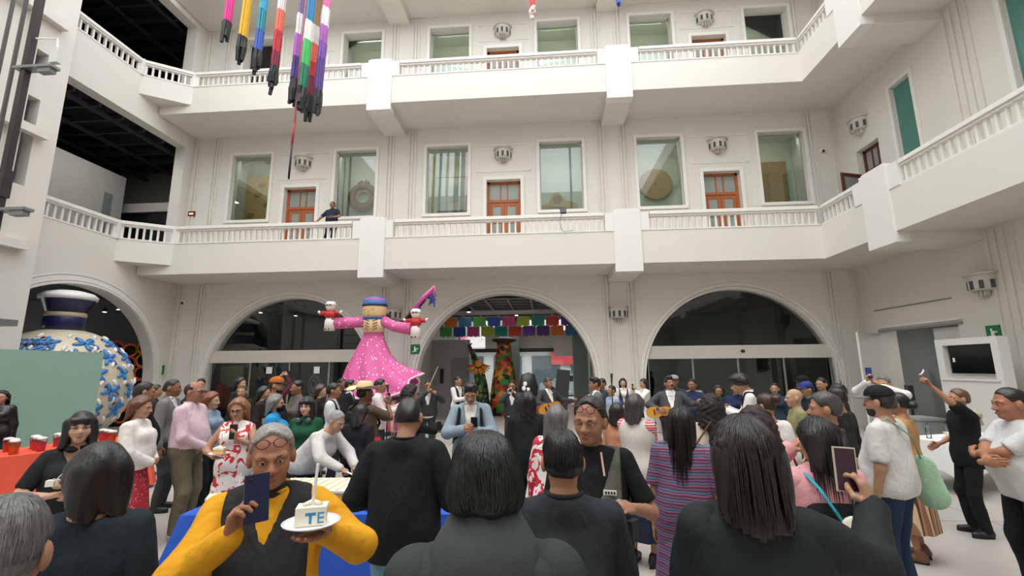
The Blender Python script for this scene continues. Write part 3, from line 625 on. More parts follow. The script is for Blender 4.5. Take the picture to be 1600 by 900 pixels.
for k, (c, dx, dz) in enumerate((('c2458c', .3, .14), ('7a4aa0', .34, .05), ('2a3f8c', .22, -.08), ('d87a9c', .36, .22), ('5a4a98', .12, -.14), ('3a5fb0', .3, -.2))):
    MB().tube([(1.1 + .05 * k, .08, 3.6), (1.55, 0.02 * k, 4.02 + .03 * k), (1.75 + dx * .4, .02 * k, 4.2 + dz), (1.6 + dx, .02 * k, 3.95 + dz * .8)], [.05, .06, .055, .02], 7).obj('ribbon', mat(c, .5), br, True)
for s, x, z in ((-1, -1.36, 3.1), (1, 1.36, 2.82)):
    d = thing('rag_doll', 'small red-bloused rag doll in the giant doll\'s ' + ('left-hand side hand near the left arch' if s < 0 else 'hand beside the braid'), 'doll', (-5.3 + x, 13.4 + (-.1 * x * .07), z), 0, 'small rag dolls held by the giant doll')
    MB().lathe([(.17, 0), (.16, .3), (.1, .45)], 16, sy=.7).obj('skirt', ramp_mat('voronoi', ['2a2a2e', 'e9e4dc', 'e9e4dc'], 9., .7, pos=[0, .22, .6]), d, True); MB().lathe([(.15, .4), (.19, .52), (.12, .62), (.0, .63)], 16, sy=.75).obj('blouse', mat('c22a30', .6), d, True)
    for q in (-1, 1): MB().tube([(q * .12, 0, .56), (q * .3, -.02, .54)], [.07, .06], 8).obj('sleeve', mat('c22a30', .6), d, True); MB().tube([(q * .3, -.02, .54), (q * .38, -.02, .6)], [.045, .04], 8).obj('hand', mat('e9e2d4', .6), d, True)
    MB().ell((0, -.01, .74), (.15, .13, .14), 14, 9).obj('head', mat('ead9bd', .6), d, True); MB().lathe([(.155, .76), (.165, .82), (.12, .9), (.0, .92)], 16).obj('bonnet', mat('e4e4e4', .7), d, True); MB().tube([(-.08, -.14, .79), (.08, -.14, .79)], .022, 6).obj('fringe', BLK, d)
# papel picado ------------------------------------------------------------------
BC = ['5d3a78', 'c9702c', '3a6f9c', '4fa04c', '2a4f9c', 'b8417c', '9aa83c', '1f8078', 'b8402c', '66409a']
for row, (y, z, off) in enumerate(((17.7, 3.72, 0), (18.5, 3.42, 3))):
    for i in range(10):
        x = -4.35 + i * .58 + row * .2; c = BC[(i + off) % 10]; m_ = MB(); w, h = .5, .4 if row == 0 else .44
        pts = [(-w / 2, 0), (w / 2, 0), (w / 2, -h)] + [(w / 2 - (q + .5) * w / 5, -h + (.05 if q % 2 == 0 else 0)) for q in range(5)] + [(-w / 2, -h)]
        m_.extr(pts, -.004, .004); lab = 'paper banner flag number %d from the left in the %s row' % (i + 1, 'upper' if row == 0 else 'lower')
        names = {'5d3a78': 'purple', 'c9702c': 'orange', '3a6f9c': 'slate blue', '4fa04c': 'green', '2a4f9c': 'royal blue', 'b8417c': 'pink', '9aa83c': 'lime', '1f8078': 'teal', 'b8402c': 'red', '66409a': 'violet'}
        t = m_.obj('paper_banner', mat(c, .7, .1, 9.), None, label='%s cut-paper banner in the %s row across the middle arch' % (names[c], 'upper' if row == 0 else 'lower'), cat='banner', group='cut-paper banners in the middle arch', loc=(x, y, z + .2))
        MB().tube([(-.29, 0, 0), (.29, 0, 0)], .006, 4).obj('cord', PAPER, t)
# painted folk sculptures in the passage
ALE = ramp_mat('cells', ['b8402c', '2f6b34', 'd8a02c', 'c9622c', '7a1f24', '3f8a3c', '1d1a18'], 5.5, .5); ALG = ramp_mat('cells', ['2f5b2c', '1f3a24', '6a8a3c', '101510'], 7., .6); SUNM = mat('d88a2c', .5, .1)
r = thing('folk_sculpture', 'tall robe-shaped folk sculpture painted with red and yellow cells', 'sculpture', (-1.75, 19.0, 0))
MB().lathe([(.5, 0), (.62, .5), (.5, 1.5), (.36, 2.2), (.3, 2.8), (.33, 3.0), (.0, 3.02)], 24).obj('robe', ALE, r, True); MB().lathe([(.3, 2.95), (.55, 3.05), (.5, 3.12), (.2, 3.2), (0, 3.22)], 20).obj('brim', mat('3a1a18', .6), r, True)
for k in range(14):
    a = -PI / 2 + random.uniform(-1.2, 1.2); z = random.uniform(.4, 2.6); rad = .55 - .09 * z; MB().ell((rad * math.cos(a), rad * math.sin(a), z), (.12, .06, .1), 8, 5).obj('flower', mat(random.choice(['d8b02c', 'c83a2c', 'd8702c', '3f8a3c']), .5), r, True)
r = thing('winged_sculpture', 'green winged folk sculpture with a sunflower fan in the passage', 'sculpture', (-2.75, 18.6, 0))
MB().tube([(.2, 0, .05), (.1, 0, 1.2), (-.05, 0, 2.0), (-.3, 0, 2.6)], [.3, .26, .2, .1], 14).obj('body', ALG, r, True); MB().tube([(-.3, 0, 2.55), (-.42, -.05, 2.85), (-.3, -.1, 2.92)], [.09, .07, .03], 10).obj('neck', mat('5a2a20', .6), r, True)
for k in range(13):
    a = PI * (.05 + .9 * k / 12) + PI; MB().tube([(.0 + .16 * math.cos(a), -.25, 2.05 + .16 * math.sin(a)), (.0 + .5 * math.cos(a), -.28, 2.05 + .42 * math.sin(a))], [.07, .02], 6).obj('feather', mat(('c8402c', 'd8902c', 'c8b02c')[k % 3], .5), r, True)
MB().ell((0, -.28, 2.1), (.16, .06, .16), 14, 8).obj('flower_centre', SUNM, r, True)
# street beyond -------------------------------------------------------------------
struct(MB().box(-30, 30, 30, 60, -.3, -.02), 'floor_street', mat('6f7072', .9, .1))
r = thing('street_building', 'pale building with red shop signs across the street', 'building', (0, 35.5, 0)); BW = mat('cfcdc9', .7, .04)
MB().box(-14, 12, 0, 5, 0, 11).obj('facade', BW, r); MB().box(-14, 12, -.5, 0, 3.3, 3.5).obj('canopy', mat('b5b3b0', .6), r)
for i in range(8):
    x = -12 + i * 3.0; w_ = MB().box(x - .8, x + .8, -.04, 0, 4.4, 6.6).obj('window', mat('8b9496', .2), r); MB().box(x - .03, x + .03, -.06, -.04, 4.4, 6.6).obj('mullion', BW, w_)
    MB().box(x - 1.1, x + 1.1, -.04, 0, .1, 2.8).obj('shop_window', mat('5f6b70', .2), r)
MB().box(.4, 4.2, -.62, -.5, 3.5, 4.3).obj('sign_board', mat('cf3b44', .5), r); MB().box(.4, 2.4, -.2, -.05, 2.1, 3.2).obj('sign_panel', mat('d04a50', .5), r); MB().box(-7.2, -6.4, -.2, -.05, 1.0, 5.0).obj('banner_panel', mat('cf5f8c', .5), r)
r = thing('street_tree', 'leafy street tree seen through the middle arch', 'tree', (-3.2, 31.5, 0)); MB().tube([(0, 0, 0), (.1, 0, 2.2), (.3, 0, 3.6)], [.16, .12, .08], 8).obj('trunk', mat('4a3f35', .9), r, True)
m_ = MB()
for k in range(420):
    p = Vector((random.gauss(.5, .75), random.gauss(0, .7), random.gauss(4.3, .6))); d = Vector((random.gauss(0, 1), random.gauss(0, 1), random.gauss(0, .6))).normalized() * .17; s = d.cross(Vector((0, 0, 1))).normalized() * .07
    m_.add([p - d, p + s, p + d, p - s], [(0, 1, 2, 3)])
m_.obj('foliage', mat('4f6b45', .7, .3, 4.), r)['kind'] = 'stuff'
r = thing('parked_car', 'grey car parked in the street beyond the middle arch', 'car', (1.6, 31.8, 0))
MB().extr([(-2.1, .35), (-2.05, .8), (-1.2, .95), (-.6, 1.4), (.9, 1.42), (1.5, .98), (2.1, .85), (2.15, .35)], -.8, .8).obj('body', mat('b9bfc4', .25, .02, metal=.4), r); MB().extr([(-1.05, .97), (-.56, 1.34), (.85, 1.36), (1.3, .98)], -.82, .82).obj('side_window', mat('23292d', .1), r)
for x in (-1.3, 1.35):
    for s in (-1, 1): w_ = MB().lathe([(.33, -.1), (.33, .1)], 20).xf(Matrix.Translation((x, s * .78, .33)) @ Matrix.Rotation(PI / 2, 4, 'X')).obj('wheel', BLK, r)
# musicians' gear -------------------------------------------------------------
r = thing('instrument_case', 'black upright instrument case with white stickers in the middle arch', 'case', (-.55, 13.9, 0), .2)
MB().lathe([(.33, .0), (.36, .4), (.27, .9), (.3, 1.35), (.2, 1.72), (.0, 1.78)], 20, sy=.5).obj('shell', mat('121215', .4), r, True)
for x, z in ((-.12, 1.45), (-.02, 1.3), (-.16, 1.32)): MB().ell((x, -.14, z), (.06, .012, .07), 8, 5).obj('sticker', PAPER, r)
r = thing('black_panel', 'black slanted board leaning beside the guitar player', 'board', (.35, 14.2, 0)); MB().obox((0, 0, .1), (.2, .25, 1.85), .42, .05, (0, 1, 0)).obj('board', BLK, r); MB().tube([(.05, .5, 0), (.17, .2, 1.6)], .015, 6).obj('prop', GREYM, r)
def mic_stand(x, y, h, label, boom=False):
    r = thing('microphone_stand', label, 'stand', (x, y, 0)); MB().tube([(0, 0, .25), (0, 0, h)], .014, 8).obj('pole', BLK, r, True)
    for k in range(3): a = k * 2 * PI / 3 + .5; MB().tube([(0, 0, .4), (.32 * math.cos(a), .32 * math.sin(a), .015)], .011, 6).obj('leg', BLK, r)
    MB().tube([(0, 0, h), (0, -.02, h + .06)], .018, 8).obj('clip', BLK, r); MB().tube([(0, -.02, h + .04), (0, -.05, h + .18)], [.016, .03], 10).obj('microphone', mat('2a2b2d', .4), r, True); return r
mic_stand(1.345, 9.6, 1.62, 'tall black microphone stand left of the woman in the blue waistcoat'); mic_stand(-3.17, 9, 1.44, 'slim microphone stand in front of the giant doll')
r = thing('music_stand', 'music stand with white score sheets before the moustached guitarist', 'stand', (2.05, 9, 0)); MB().tube([(0, 0, .2), (0, 0, .9)], .014, 8).obj('pole', BLK, r)
for k in range(3): a = k * 2 * PI / 3 + .5; MB().tube([(0, 0, .35), (.28 * math.cos(a), .28 * math.sin(a), .012)], .01, 6).obj('leg', BLK, r)
MB().obox((0, -.02, .7), (0, .08, 1.08), .34, .015, (0, 1, 0)).obj('desk', BLK, r)
for s in (-1, 1): MB().obox((s * .1, -.045, .71), (s * .1, .055, 1.09), .19, .006, (0, 1, 0)).obj('score_sheet', PAPER, r)
# fittings ---------------------------------------------------------------
GRN = mat('1f7a4a', .5)
for loc, rz, lb in (((-4.62, YW - .02, 2.6), 0, 'green exit sign beside the middle arch'), ((-14.0, YW - .25, 1.95), 0, 'small green sign on the pilaster by the left arch'), ((XR - .02, 11.45, 2.66), -PI / 2, 'green sign on the wall above the white screen panel')):
    r = thing('exit_sign', lb, 'sign', loc, rz, 'green signs'); w = .17
    MB().box(-w, w, -.012, .01, -.17, .17).obj('plate', GRN, r); MB().ell((-.03, -.016, .07), (.03, .006, .03), 8, 5).box(-.05, .03, -.018, -.012, -.08, .04).box(.03, .1, -.018, -.012, .0, .03).box(-.11, -.05, -.018, -.012, -.1, -.07).obj('pictogram', PAPER, r)
r = thing('lit_sign', 'small dark sign with an amber light beside the left gallery opening', 'sign', (-13.7, YW - .03, 7.95)); MB().box(-.14, .14, -.02, .02, -.1, .1).obj('plate', mat('5a2a1c', .5), r); MB().box(-.08, .08, -.03, -.02, -.03, .02).obj('lit_text', emit('ffc080', 2.), r)
for loc, lb, rz in (((-13.6, YW, 4.45), 'small white dome camera between the two left arches', 0), ((10.05, YW, 9.5), 'small dark dome camera on the wall near the right corner', 0)):
    r = thing('security_camera', lb, 'camera', loc, rz); MB().box(-.1, .1, -.08, 0, -.06, .08).obj('housing', WHITE2, r); MB().ell((0, -.08, -.03), (.05, .06, .05), 10, 6).obj('dome', BLK, r, True)
r = thing('floodlight', 'small black floodlight clamped on the first-floor handrail', 'lamp', (.66, 14.05, 6.835)); MB().box(-.1, .1, -.08, .06, .02, .2).obj('housing', mat('2c2c2e', .4), r); MB().box(-.085, .085, -.1, -.08, .04, .18).obj('lens', mat('6b6b6b', .2), r); MB().box(-.02, .02, -.02, .02, -.0, .03).obj('bracket', BLK, r)
MB().tube([(-.05, -.1, .02), (-.12, -.14, -.3), (-.08, -.14, -.55), (.0, -.14, -.62), (.3, -.14, -.6)], .008, 5).obj('cable', BLK, r)
# exhibits hanging in the display windows (y just in front of the niche back wall)
EY = 17.2; TAN = mat('b08a55', .8, .15, 5., .2, 30.); TANL = mat('c0a070', .8, .1, 4.)
r = thing('bark_painting', 'tall tan bark painting in the leftmost first-floor window', 'artwork', (-11.95, EY, 7.9)); MB().box(-.62, .62, -.03, .03, 0, 2.15).obj('sheet', TANL, r)
for k in range(4): MB().ell((random.uniform(-.4, .4), -.035, .4 + k * .45), (.18, .006, .12), 10, 5).obj('motif', mat('a07840', .8), r)
r = thing('woven_wreath', 'round brown woven wreath behind glass behind the balcony man', 'artwork', (-7.45, EY, 8.95)); P = [(.5 * math.cos(q * PI / 14), 0, .5 * math.sin(q * PI / 14)) for q in range(29)]
MB().tube(P, .13, 8).obj('outer_ring', mat('7d4f30', .8, .3, 12.), r, True); MB().tube([(p[0] * .55, -.02, p[2] * .55) for p in P], .05, 6).obj('inner_ring', mat('a88a60', .8), r, True)
for k in range(8): a = k * PI / 4; MB().tube([(.27 * math.cos(a), 0, .27 * math.sin(a)), (.42 * math.cos(a), 0, .42 * math.sin(a))], .015, 5).obj('spoke', TANL, r)
for k in range(5): MB().ell((-.2 + k * .1, 0, .62 + .05 * (k % 2)), (.06, .05, .08), 8, 5).obj('tuft', mat('7d4f30', .8), r, True)
r = thing('white_textile', 'pale square textile in the window left of the middle door', 'artwork', (-3.75, EY, 8.2)); MB().box(-.55, .6, -.02, .02, .05, 1.45).obj('cloth', mat('d9d9d2', .8, .05, 4.), r); MB().box(-.1, .35, -.03, -.02, .4, 1.1).obj('patch', mat('c3c8c4', .8), r); MB().tube([(-.65, 0, 1.47), (.7, 0, 1.47)], .02, 6).obj('hanging_rod', TAN, r)
r = thing('shaped_hide', 'ochre spread-out hide shape in the window right of the middle door', 'artwork', (.6, EY, 8.45)); MB().extr([(-.75, -.25), (-.6, -.1), (-.35, -.05), (-.2, .35), (.05, .4), (.2, .2), (.35, .05), (.7, -.05), (.8, -.2), (.4, -.3), (.1, -.22), (-.3, -.18)], -.03, .03).obj('hide', mat('b59a58', .8, .2, 6.), r); MB().ell((0, -.04, .1), (.18, .02, .2), 12, 6).obj('centre_patch', mat('8a6a38', .8), r)
r = thing('round_drum_skin', 'large round tan disc in the first-floor window right of the right pier', 'artwork', (4.5, EY, 9.05)); MB().lathe([(.0, -.03), (.62, -.03), (.64, 0), (.62, .03), (0, .03)], 40).xf(Matrix.Rotation(PI / 2, 4, 'X')).obj('disc', mat('a8834f', .8, .1, 3.), r); MB().tube([(.63 * math.cos(q * PI / 16), 0, .63 * math.sin(q * PI / 16)) for q in range(33)], .02, 6).obj('rim', mat('8a683a', .8), r, True); MB().ell((0, -.035, 0), (.05, .012, .05), 8, 5).obj('boss', mat('8a683a', .8), r)
r = thing('square_hide', 'square tan hide in the rightmost first-floor window', 'artwork', (9.0, EY, 8.05)); MB().box(-.6, .52, -.02, .02, .1, 1.75).obj('hide', mat('9d7b4c', .8, .12, 4.), r)
for x, z in ((-.55, 1.7), (.47, 1.7), (-.55, .15), (.47, .15)): MB().ell((x, -.03, z), (.025, .015, .025), 6, 4).obj('pin', GREYM, r)
# displays behind the left arch glass
r = thing('garment_display', 'hanging cream blouse and crimson skirt behind the left arch glass', 'garment', (-12.5, 17.3, 0))
MB().extr([(-.45, 1.5), (-.45, 2.05), (.45, 2.1), (.5, 1.7), (.25, 1.6), (.2, 1.3), (-.3, 1.2)], -.04, .04).obj('blouse', mat('b5b093', .8, .1), r); MB().lathe([(.3, .5), (.26, 1.0), (.2, 1.35)], 16, (-.35, .05, 0)).obj('skirt', mat('b0263c', .7, .1), r, True); MB().tube([(-.5, 0, 0), (-.5, 0, 2.15), (.5, 0, 2.15), (.5, 0, 0)], .02, 6).obj('rack', GREYM, r)
r = thing('wooden_chest', 'brown and green chest under the crimson skirt behind glass', 'chest', (-12.2, 18.2, 0)); MB().box(-.9, .9, -.3, .3, 0, .75).obj('body', mat('4a3520', .7, .2), r); MB().box(-.95, .95, -.34, .34, .75, .82).obj('lid', mat('5f7038', .6), r)
r = thing('oval_mask', 'white oval carved panel on a stand behind the crowd', 'ornament', (-8.7, 16.6, 0)); MB().ell((0, 0, 1.32), (.25, .05, .42), 20, 12).obj('panel', mat('d5d6d0', .6), r, True)
P = [(.16 * math.cos(q * PI / 8), -.055, 1.32 + .28 * math.sin(q * PI / 8)) for q in range(17)]; MB().tube(P, .02, 6).obj('relief_ring', mat('4a4f48', .6), r); MB().tube([(0, 0, 0), (0, 0, .95)], .025, 8).obj('stand', BLK, r); MB().ell((0, -.05, 1.38), (.07, .02, .1), 10, 6).obj('relief', mat('4a4f48', .6), r)
for k, (x, y, z) in enumerate(((-12.0, 18.0, 4.3), (-11.2, 19.3, 4.3), (-10.1, 20.2, 4.3), (-8.2, 18.8, 4.3), (-16.0, 15.6, 4.2), (-17.2, 16.2, 4.2), (-3.0, 17.4, 4.1), (.6, 18.3, 4.1), (-1.2, 18.8, 4.1))):
    r = thing('spotlight', ('leftmost lit spotlight in the hall behind the left arch', 'second lit spotlight from the left behind the left arch', 'third lit spotlight from the left behind the left arch', 'rightmost lit spotlight in the hall behind the left arch', 'nearer lit spotlight in the dark hall beside the giant vase', 'farther lit spotlight in the dark hall beside the giant vase', 'lit spotlight above the left paper banners', 'lit spotlight above the right paper banners', 'lit spotlight above the middle paper banners')[k], 'lamp', (x, y, z), 0, ('spotlights in the left hall', 'spotlights in the wing hall', 'spotlights in the passage')[0 if k < 4 else 1 if k < 6 else 2])
    MB().lathe([(.07, .0), (.08, .12), (.03, .14), (.0, .14)], 12).obj('can', BLK, r); MB().tube([(0, 0, .13), (0, 0, .3)], .015, 6).obj('stem', BLK, r); MB().lathe([(.0, -.005), (.065, -.005), (.065, .01)], 12).obj('bulb', emit('fff0d8', 14.), r)
# white screen cabinet on the right
r = thing('screen_panel', 'white freestanding panel with an inset black screen', 'screen', (9.55, 10.3, 0)); WP = mat('deded9', .5, .02, 2.)
m_ = MB().box(0, .22, 0, 1.55, 0, 1.6).box(0, .22, 0, 1.55, 2.37, 2.52).box(0, .22, 0, .16, 1.6, 2.37).box(0, .22, 1.36, 1.55, 1.6, 2.37).box(.16, .22, .16, 1.36, 1.6, 2.37).obj('panel', WP, r)
MB().box(.08, .15, .18, 1.3, 1.72, 2.36).obj('screen', mat('0c1312', .12, .05), r); MB().box(-.03, 0, .08, 1.5, 1.56, 1.6).obj('ledge', WP, r); MB().box(.06, .085, 1.16, 1.2, 1.98, 2.08).obj('indicator', PAPER, r)
r = thing('small_monitor', 'small black monitor leaning at the open white door', 'screen', (10.2, 13.75, 0), -.5); MB().box(-.06, .06, -.3, .3, .95, 1.35).obj('display', BLK, r); MB().box(-.03, .03, -.04, .04, .05, .95).obj('post', BLK, r); MB().box(-.18, .18, -.2, .2, 0, .05).obj('base', BLK, r)
r = thing('storage_bin', 'grey lidded bin behind the white-clothed table', 'bin', (9.9, 13.1, 0)); MB().box(-.28, .28, -.35, .35, 0, .5).obj('body', mat('9b9c99', .6), r); MB().box(-.31, .31, -.38, .38, .5, .56).obj('lid', mat('a8a9a5', .5), r)
# lift mast and kiosk at the far left
r = thing('lift_mast', 'tall dark lift mast with brackets at the left edge', 'mast', (-11.2, 8.0, 0)); MK = mat('3c3a3a', .4, .1, metal=.4)
MB().box(-.06, .06, -.06, .06, 0, 15).obj('mast', MK, r); MB().box(-.36, -.31, -.03, .03, 5, 15).obj('guide_rail', mat('55504e', .4), r); MB().box(-.68, -.64, -.03, .03, 5, 15).obj('guide_rail', mat('55504e', .4), r)
for z in (8.42, 5.18): MB().box(-.2, .7, -.1, .1, z, z + .06).obj('bracket', GREYM, r); MB().box(.35, .65, -.07, .07, z - .1, z).obj('motor_box', mat('7d827f', .5), r)
MB().box(-.09, .09, -.09, .09, 5.5, 6.1).obj('carriage', MK, r)
MB().tube([(.1, 0, 9.2), (.62, 0, 9.15), (.66, 0, 8.9)], .02, 6).obj('lamp_arm', PAPER, r); MB().box(.56, .76, -.05, .05, 8.55, 8.9).obj('lamp_box', mat('cfd0cc', .4), r)
r = thing('inspection_platform', 'grey railed inspection platform at the left edge', 'platform', (-11.0, 7.0, 0)); KB = mat('6b5a4a', .5, .1)
MB().box(-.9, .85, -.05, .9, 2.8, 2.92).obj('deck', GREYM, r)
for z in (3.35, 3.82): MB().tube([(-.9, 0, z), (.62, 0, z)], .025, 6).obj('rail', GREYM, r)
for x in (-.9, .6): MB().tube([(x, 0, 2.92), (x, 0, 3.85)], .03, 6).obj('post', GREYM, r)
MB().box(.72, .85, 0, .12, 0, 2.8).box(-.9, -.77, 0, .12, 0, 2.8).box(-.77, .72, 0, .12, 2.65, 2.8).obj('kiosk_frame', KB, r); MB().box(-.77, .72, .05, .07, .1, 2.65).obj('kiosk_glass', GP, r); MB().box(-.77, .72, .4, .5, .0, 2.65).obj('kiosk_back', mat('b9b7b0', .7), r)
# ------------------------------------------------------------------ tables
def draped_table(name, label, loc, rz, L_, W_, h, drop, m, seed, clabel, fold=.05):
    """folding table (top + legs) and, as its own thing, the cloth draped over it"""
    t = thing(name, label, 'table', loc, rz); MB().box(-L_ / 2, L_ / 2, -W_ / 2, W_ / 2, h - .045, h - .005).obj('tabletop', mat('c9c8c4', .5), t)
    for sx in (-1, 1):
        for sy in (-1, 1): MB().tube([(sx * (L_ / 2 - .35), sy * (W_ / 2 - .1), h - .05), (sx * (L_ / 2 - .3), sy * (W_ / 2 - .08), .35), (sx * (L_ / 2 - .2), sy * (W_ / 2 - .06), .0)], .016, 8).obj('leg', BLK, t, True)
        MB().tube([(sx * (L_ / 2 - .31), -W_ / 2 + .08, .42), (sx * (L_ / 2 - .31), W_ / 2 - .08, .42)], .012, 6).obj('cross_bar', BLK, t)
    rd_ = random.Random(seed); N = 96; vs = []; per = []
    a, b = L_ / 2 + .012, W_ / 2 + .012; tot = 4 * (a + b)
    for i in range(N):
        s = tot * i / N
        if s < 2 * a: p = (-a + s, -b, 0, -1)
        elif s < 2 * a + 2 * b: p = (a, -b + s - 2 * a, 1, 0)
        elif s < 4 * a + 2 * b: p = (a - (s - 2 * a - 2 * b), b, 0, 1)
        else: p = (-a, b - (s - 4 * a - 2 * b), -1, 0)
        per.append(p)
    ph = [rd_.uniform(0, 6.28) for _ in range(4)]
    rows = 7
    for j in range(rows + 1):
        q = j / rows
        for i, (x, y, nx, ny) in enumerate(per):
            s = tot * i / N; w = (math.sin(s * 7 + ph[0]) * .6 + math.sin(s * 12.3 + ph[1]) * .4) * fold * q ** 1.3; cor = max(0, 1 - min(abs(abs(x) - a) + abs(abs(y) - b), .3) / .3)
            out = .01 + .03 * q + w * .8 + cor * .11 * q; dx, dy = (nx, ny) if cor == 0 else ((nx + math.copysign(.7, x) * cor), (ny + math.copysign(.7, y) * cor))
            vs.append((x + dx * out, y + dy * out, h + .002 - drop * q - (cor * .1 * q)))
    fs = [(j * N + i, j * N + (i + 1) % N, (j + 1) * N + (i + 1) % N, (j + 1) * N + i) for j in range(rows) for i in range(N)]; fs = [f[::-1] for f in fs] + [tuple(range(N))]
    c = MB().add(vs, fs).obj('tablecloth', m, None, label=clabel, cat='tablecloth', loc=loc, rz=rz)
    return t
def PT(loc, rz, x, y, z): return (loc[0] + x * math.cos(rz) - y * math.sin(rz), loc[1] + x * math.sin(rz) + y * math.cos(rz), z)
BT = ((-1.85, 4.32, 0), math.radians(3.2)); draped_table('folding_table', 'long folding table under the royal blue cloth', BT[0], BT[1], 2.42, .92, .76, .6, mat('2152b8', .8, .08, 3., .1, 30., name='blue_cloth'), 3, 'royal blue cloth draped over the cake table')
RT = ((-8.0, 6.35, 0), math.radians(62)); draped_table('fruit_table', 'folding table under the coral cloth at the left edge', RT[0], RT[1], 3.2, .9, .76, .62, mat('e0583f', .8, .06, 3., .1, 30.), 4, 'coral red cloth on the table of fruit cups', .04)
WT = ((6.95, 8.25, 0), math.radians(20)); draped_table('side_table', 'folding table under the white cloth by the right wall', WT[0], WT[1], 1.8, .8, .74, .42, mat('e6e6e3', .8, .03, 3.), 5, 'white cloth on the small table by the right wall', .03)
# cake plates
CRE = mat('f0ead8', .5, .04); SPN = mat('d9a860', .8, .15, 20.); ICE = mat('3a8fc0', .5)
def cake_plate(loc, rz, label, candle=False, group='cake plates on the blue table', letters=False):
    r = thing('cake_plate', label, 'plate', loc, rz, group); MB().lathe([(.0, .004), (.068, .004), (.1, .016), (.103, .02), (.062, .01), (.0, .01)], 24, cap=False).obj('plate', PAPER, r, True)
    MB().box(-.05, .05, -.035, .035, .012, .055).obj('sponge', SPN, r); MB().box(-.053, .053, -.037, .037, .055, .075).obj('icing', CRE, r); MB().tube([(-.03, -.01, .075), (0, .01, .085), (.03, -.01, .075)], .012, 6).obj('cream_swirl', CRE, r, True)
    if candle: MB().tube([(.0, 0, .07), (.01, 0, .22)], .006, 6).obj('fork', PAPER, r)
    if letters:
        g = MB(); y = -.0385
        g.box(-.005, .005, y, y + .002, .02, .052).box(-.018, .018, y, y + .002, .048, .058).box(.024, .03, y, y + .002, .02, .058)
        for z in (.02, .036, .052): g.box(.03, .046, y, y + .002, z, z + .006)
        MB().box(-.053, .053, -.0375, -.036, .012, .075).obj('frosted_side', CRE, r); g.obj('icing_letters', ICE, r)
    return r
k = 0; pl_spots = []
for i in range(6):
    for jx in range(3):
        x, y = .35 + i * .0, 0
proto = None
rows_ = [(.33 + i * .25, -.3 + j * .26) for i in range(4) for j in range(3)] + [(-1.06, .02), (-1.04, .3)]
sides = ['front', 'middle', 'back']
for q, (x, y) in enumerate(rows_):
    lab = ('cake slice on paper plate, %s row, %s from the right end of the blue table' % (('front', 'middle', 'back')[q % 3], ('fourth', 'third', 'second', 'first')[q // 3]) if q < 12 else 'cake slice on paper plate at the left end of the blue table, %s' % ('nearer one', 'farther one')[q - 12])
    if q == 0: proto = cake_plate(PT(*BT, x, y, .764), .3, lab, True)
    else:
        o = copy_tree(proto, label=lab, group='cake plates on the right of the blue table' if q < 12 else 'cake plates on the left of the blue table'); o.location = PT(*BT, x + random.uniform(-.012, .012), y + random.uniform(-.012, .012), .764); o.rotation_euler = (0, 0, random.uniform(0, 6))
proto['group'] = 'cake plates on the right of the blue table'
r = thing('sheet_cake', 'large white sheet cake on a board on the blue table', 'cake', PT(*BT, -.36, .1, .764), BT[1]); MB().box(-.42, .42, -.28, .3, 0, .015).obj('board', mat('3a3d45', .5), r); MB().box(-.38, .38, -.22, .27, .015, .07).obj('sponge', SPN, r); MB().box(-.385, .385, -.225, .275, .07, .09).obj('icing', CRE, r)
for i in range(9): MB().tube([(-.36 + i * .09, -.2, .092), (-.32 + i * .09, .24, .092)], .012, 5).obj('icing_line', mat('e8d9a8', .5), r)
r = thing('cake_box', 'small cardboard cake box on the left corner of the blue table', 'box', PT(*BT, -1.05, -.22, .764), .5); MB().box(-.12, .12, -.09, .09, 0, .07).obj('tray', mat('b59a78', .8), r); MB().box(-.125, .125, -.095, .095, .07, .085).obj('lid', mat('d9cfc0', .7), r)
r = thing('plastic_cup', 'clear plastic cup with forks among the cake plates', 'cup', PT(*BT, .18, .32, .764)); MB().lathe([(.028, 0), (.04, .11)], 14).obj('cup', glass((.95, .97, .97), .05, .06), r, True)
for a in range(3): MB().tube([(.01 * a - .01, 0, .02), (.02 * a - .02, .01, .2)], .004, 5).obj('fork', PAPER, r)
# fruit cups on the coral table
CUPG = glass((.97, .97, .97), .1, .03, 1.15); LIDM = mat('e4d8d4', .35, .05); fr = None; fcol = ['f08038', 'e8506c', 'f2a040', 'ea6a86', 'ee6c44']
FL = ['orange', 'pink', 'amber', 'rose', 'coral']
for i in range(10):
    for j in range(3):
        x, y = -1.3 + i * .27, -.3 + j * .2; c = (i + j * 2) % 5
        r = thing('fruit_cup', 'cup of %s fruit, %s row, %s from the near end of the coral table' % (FL[c], ('front', 'middle', 'back')[j], ('first', 'second', 'third', 'fourth', 'fifth', 'sixth', 'seventh', 'eighth', 'ninth', 'tenth')[i]), 'cup', PT(*RT, x + random.uniform(-.02, .02), y, .764), 0, '%s fruit cups on the coral table' % FL[c])
        MB().lathe([(.045, .0), (.062, .17), (.066, .175)], 14).obj('cup', CUPG, r, True); MB().lathe([(.042, .005), (.056, .12), (.03, .135), (0, .137)], 12).obj('fruit', mat(fcol[c], .5, .2, 30.), r, True); MB().lathe([(.066, .172), (.05, .2), (.0, .21)], 14).obj('lid', LIDM, r, True)
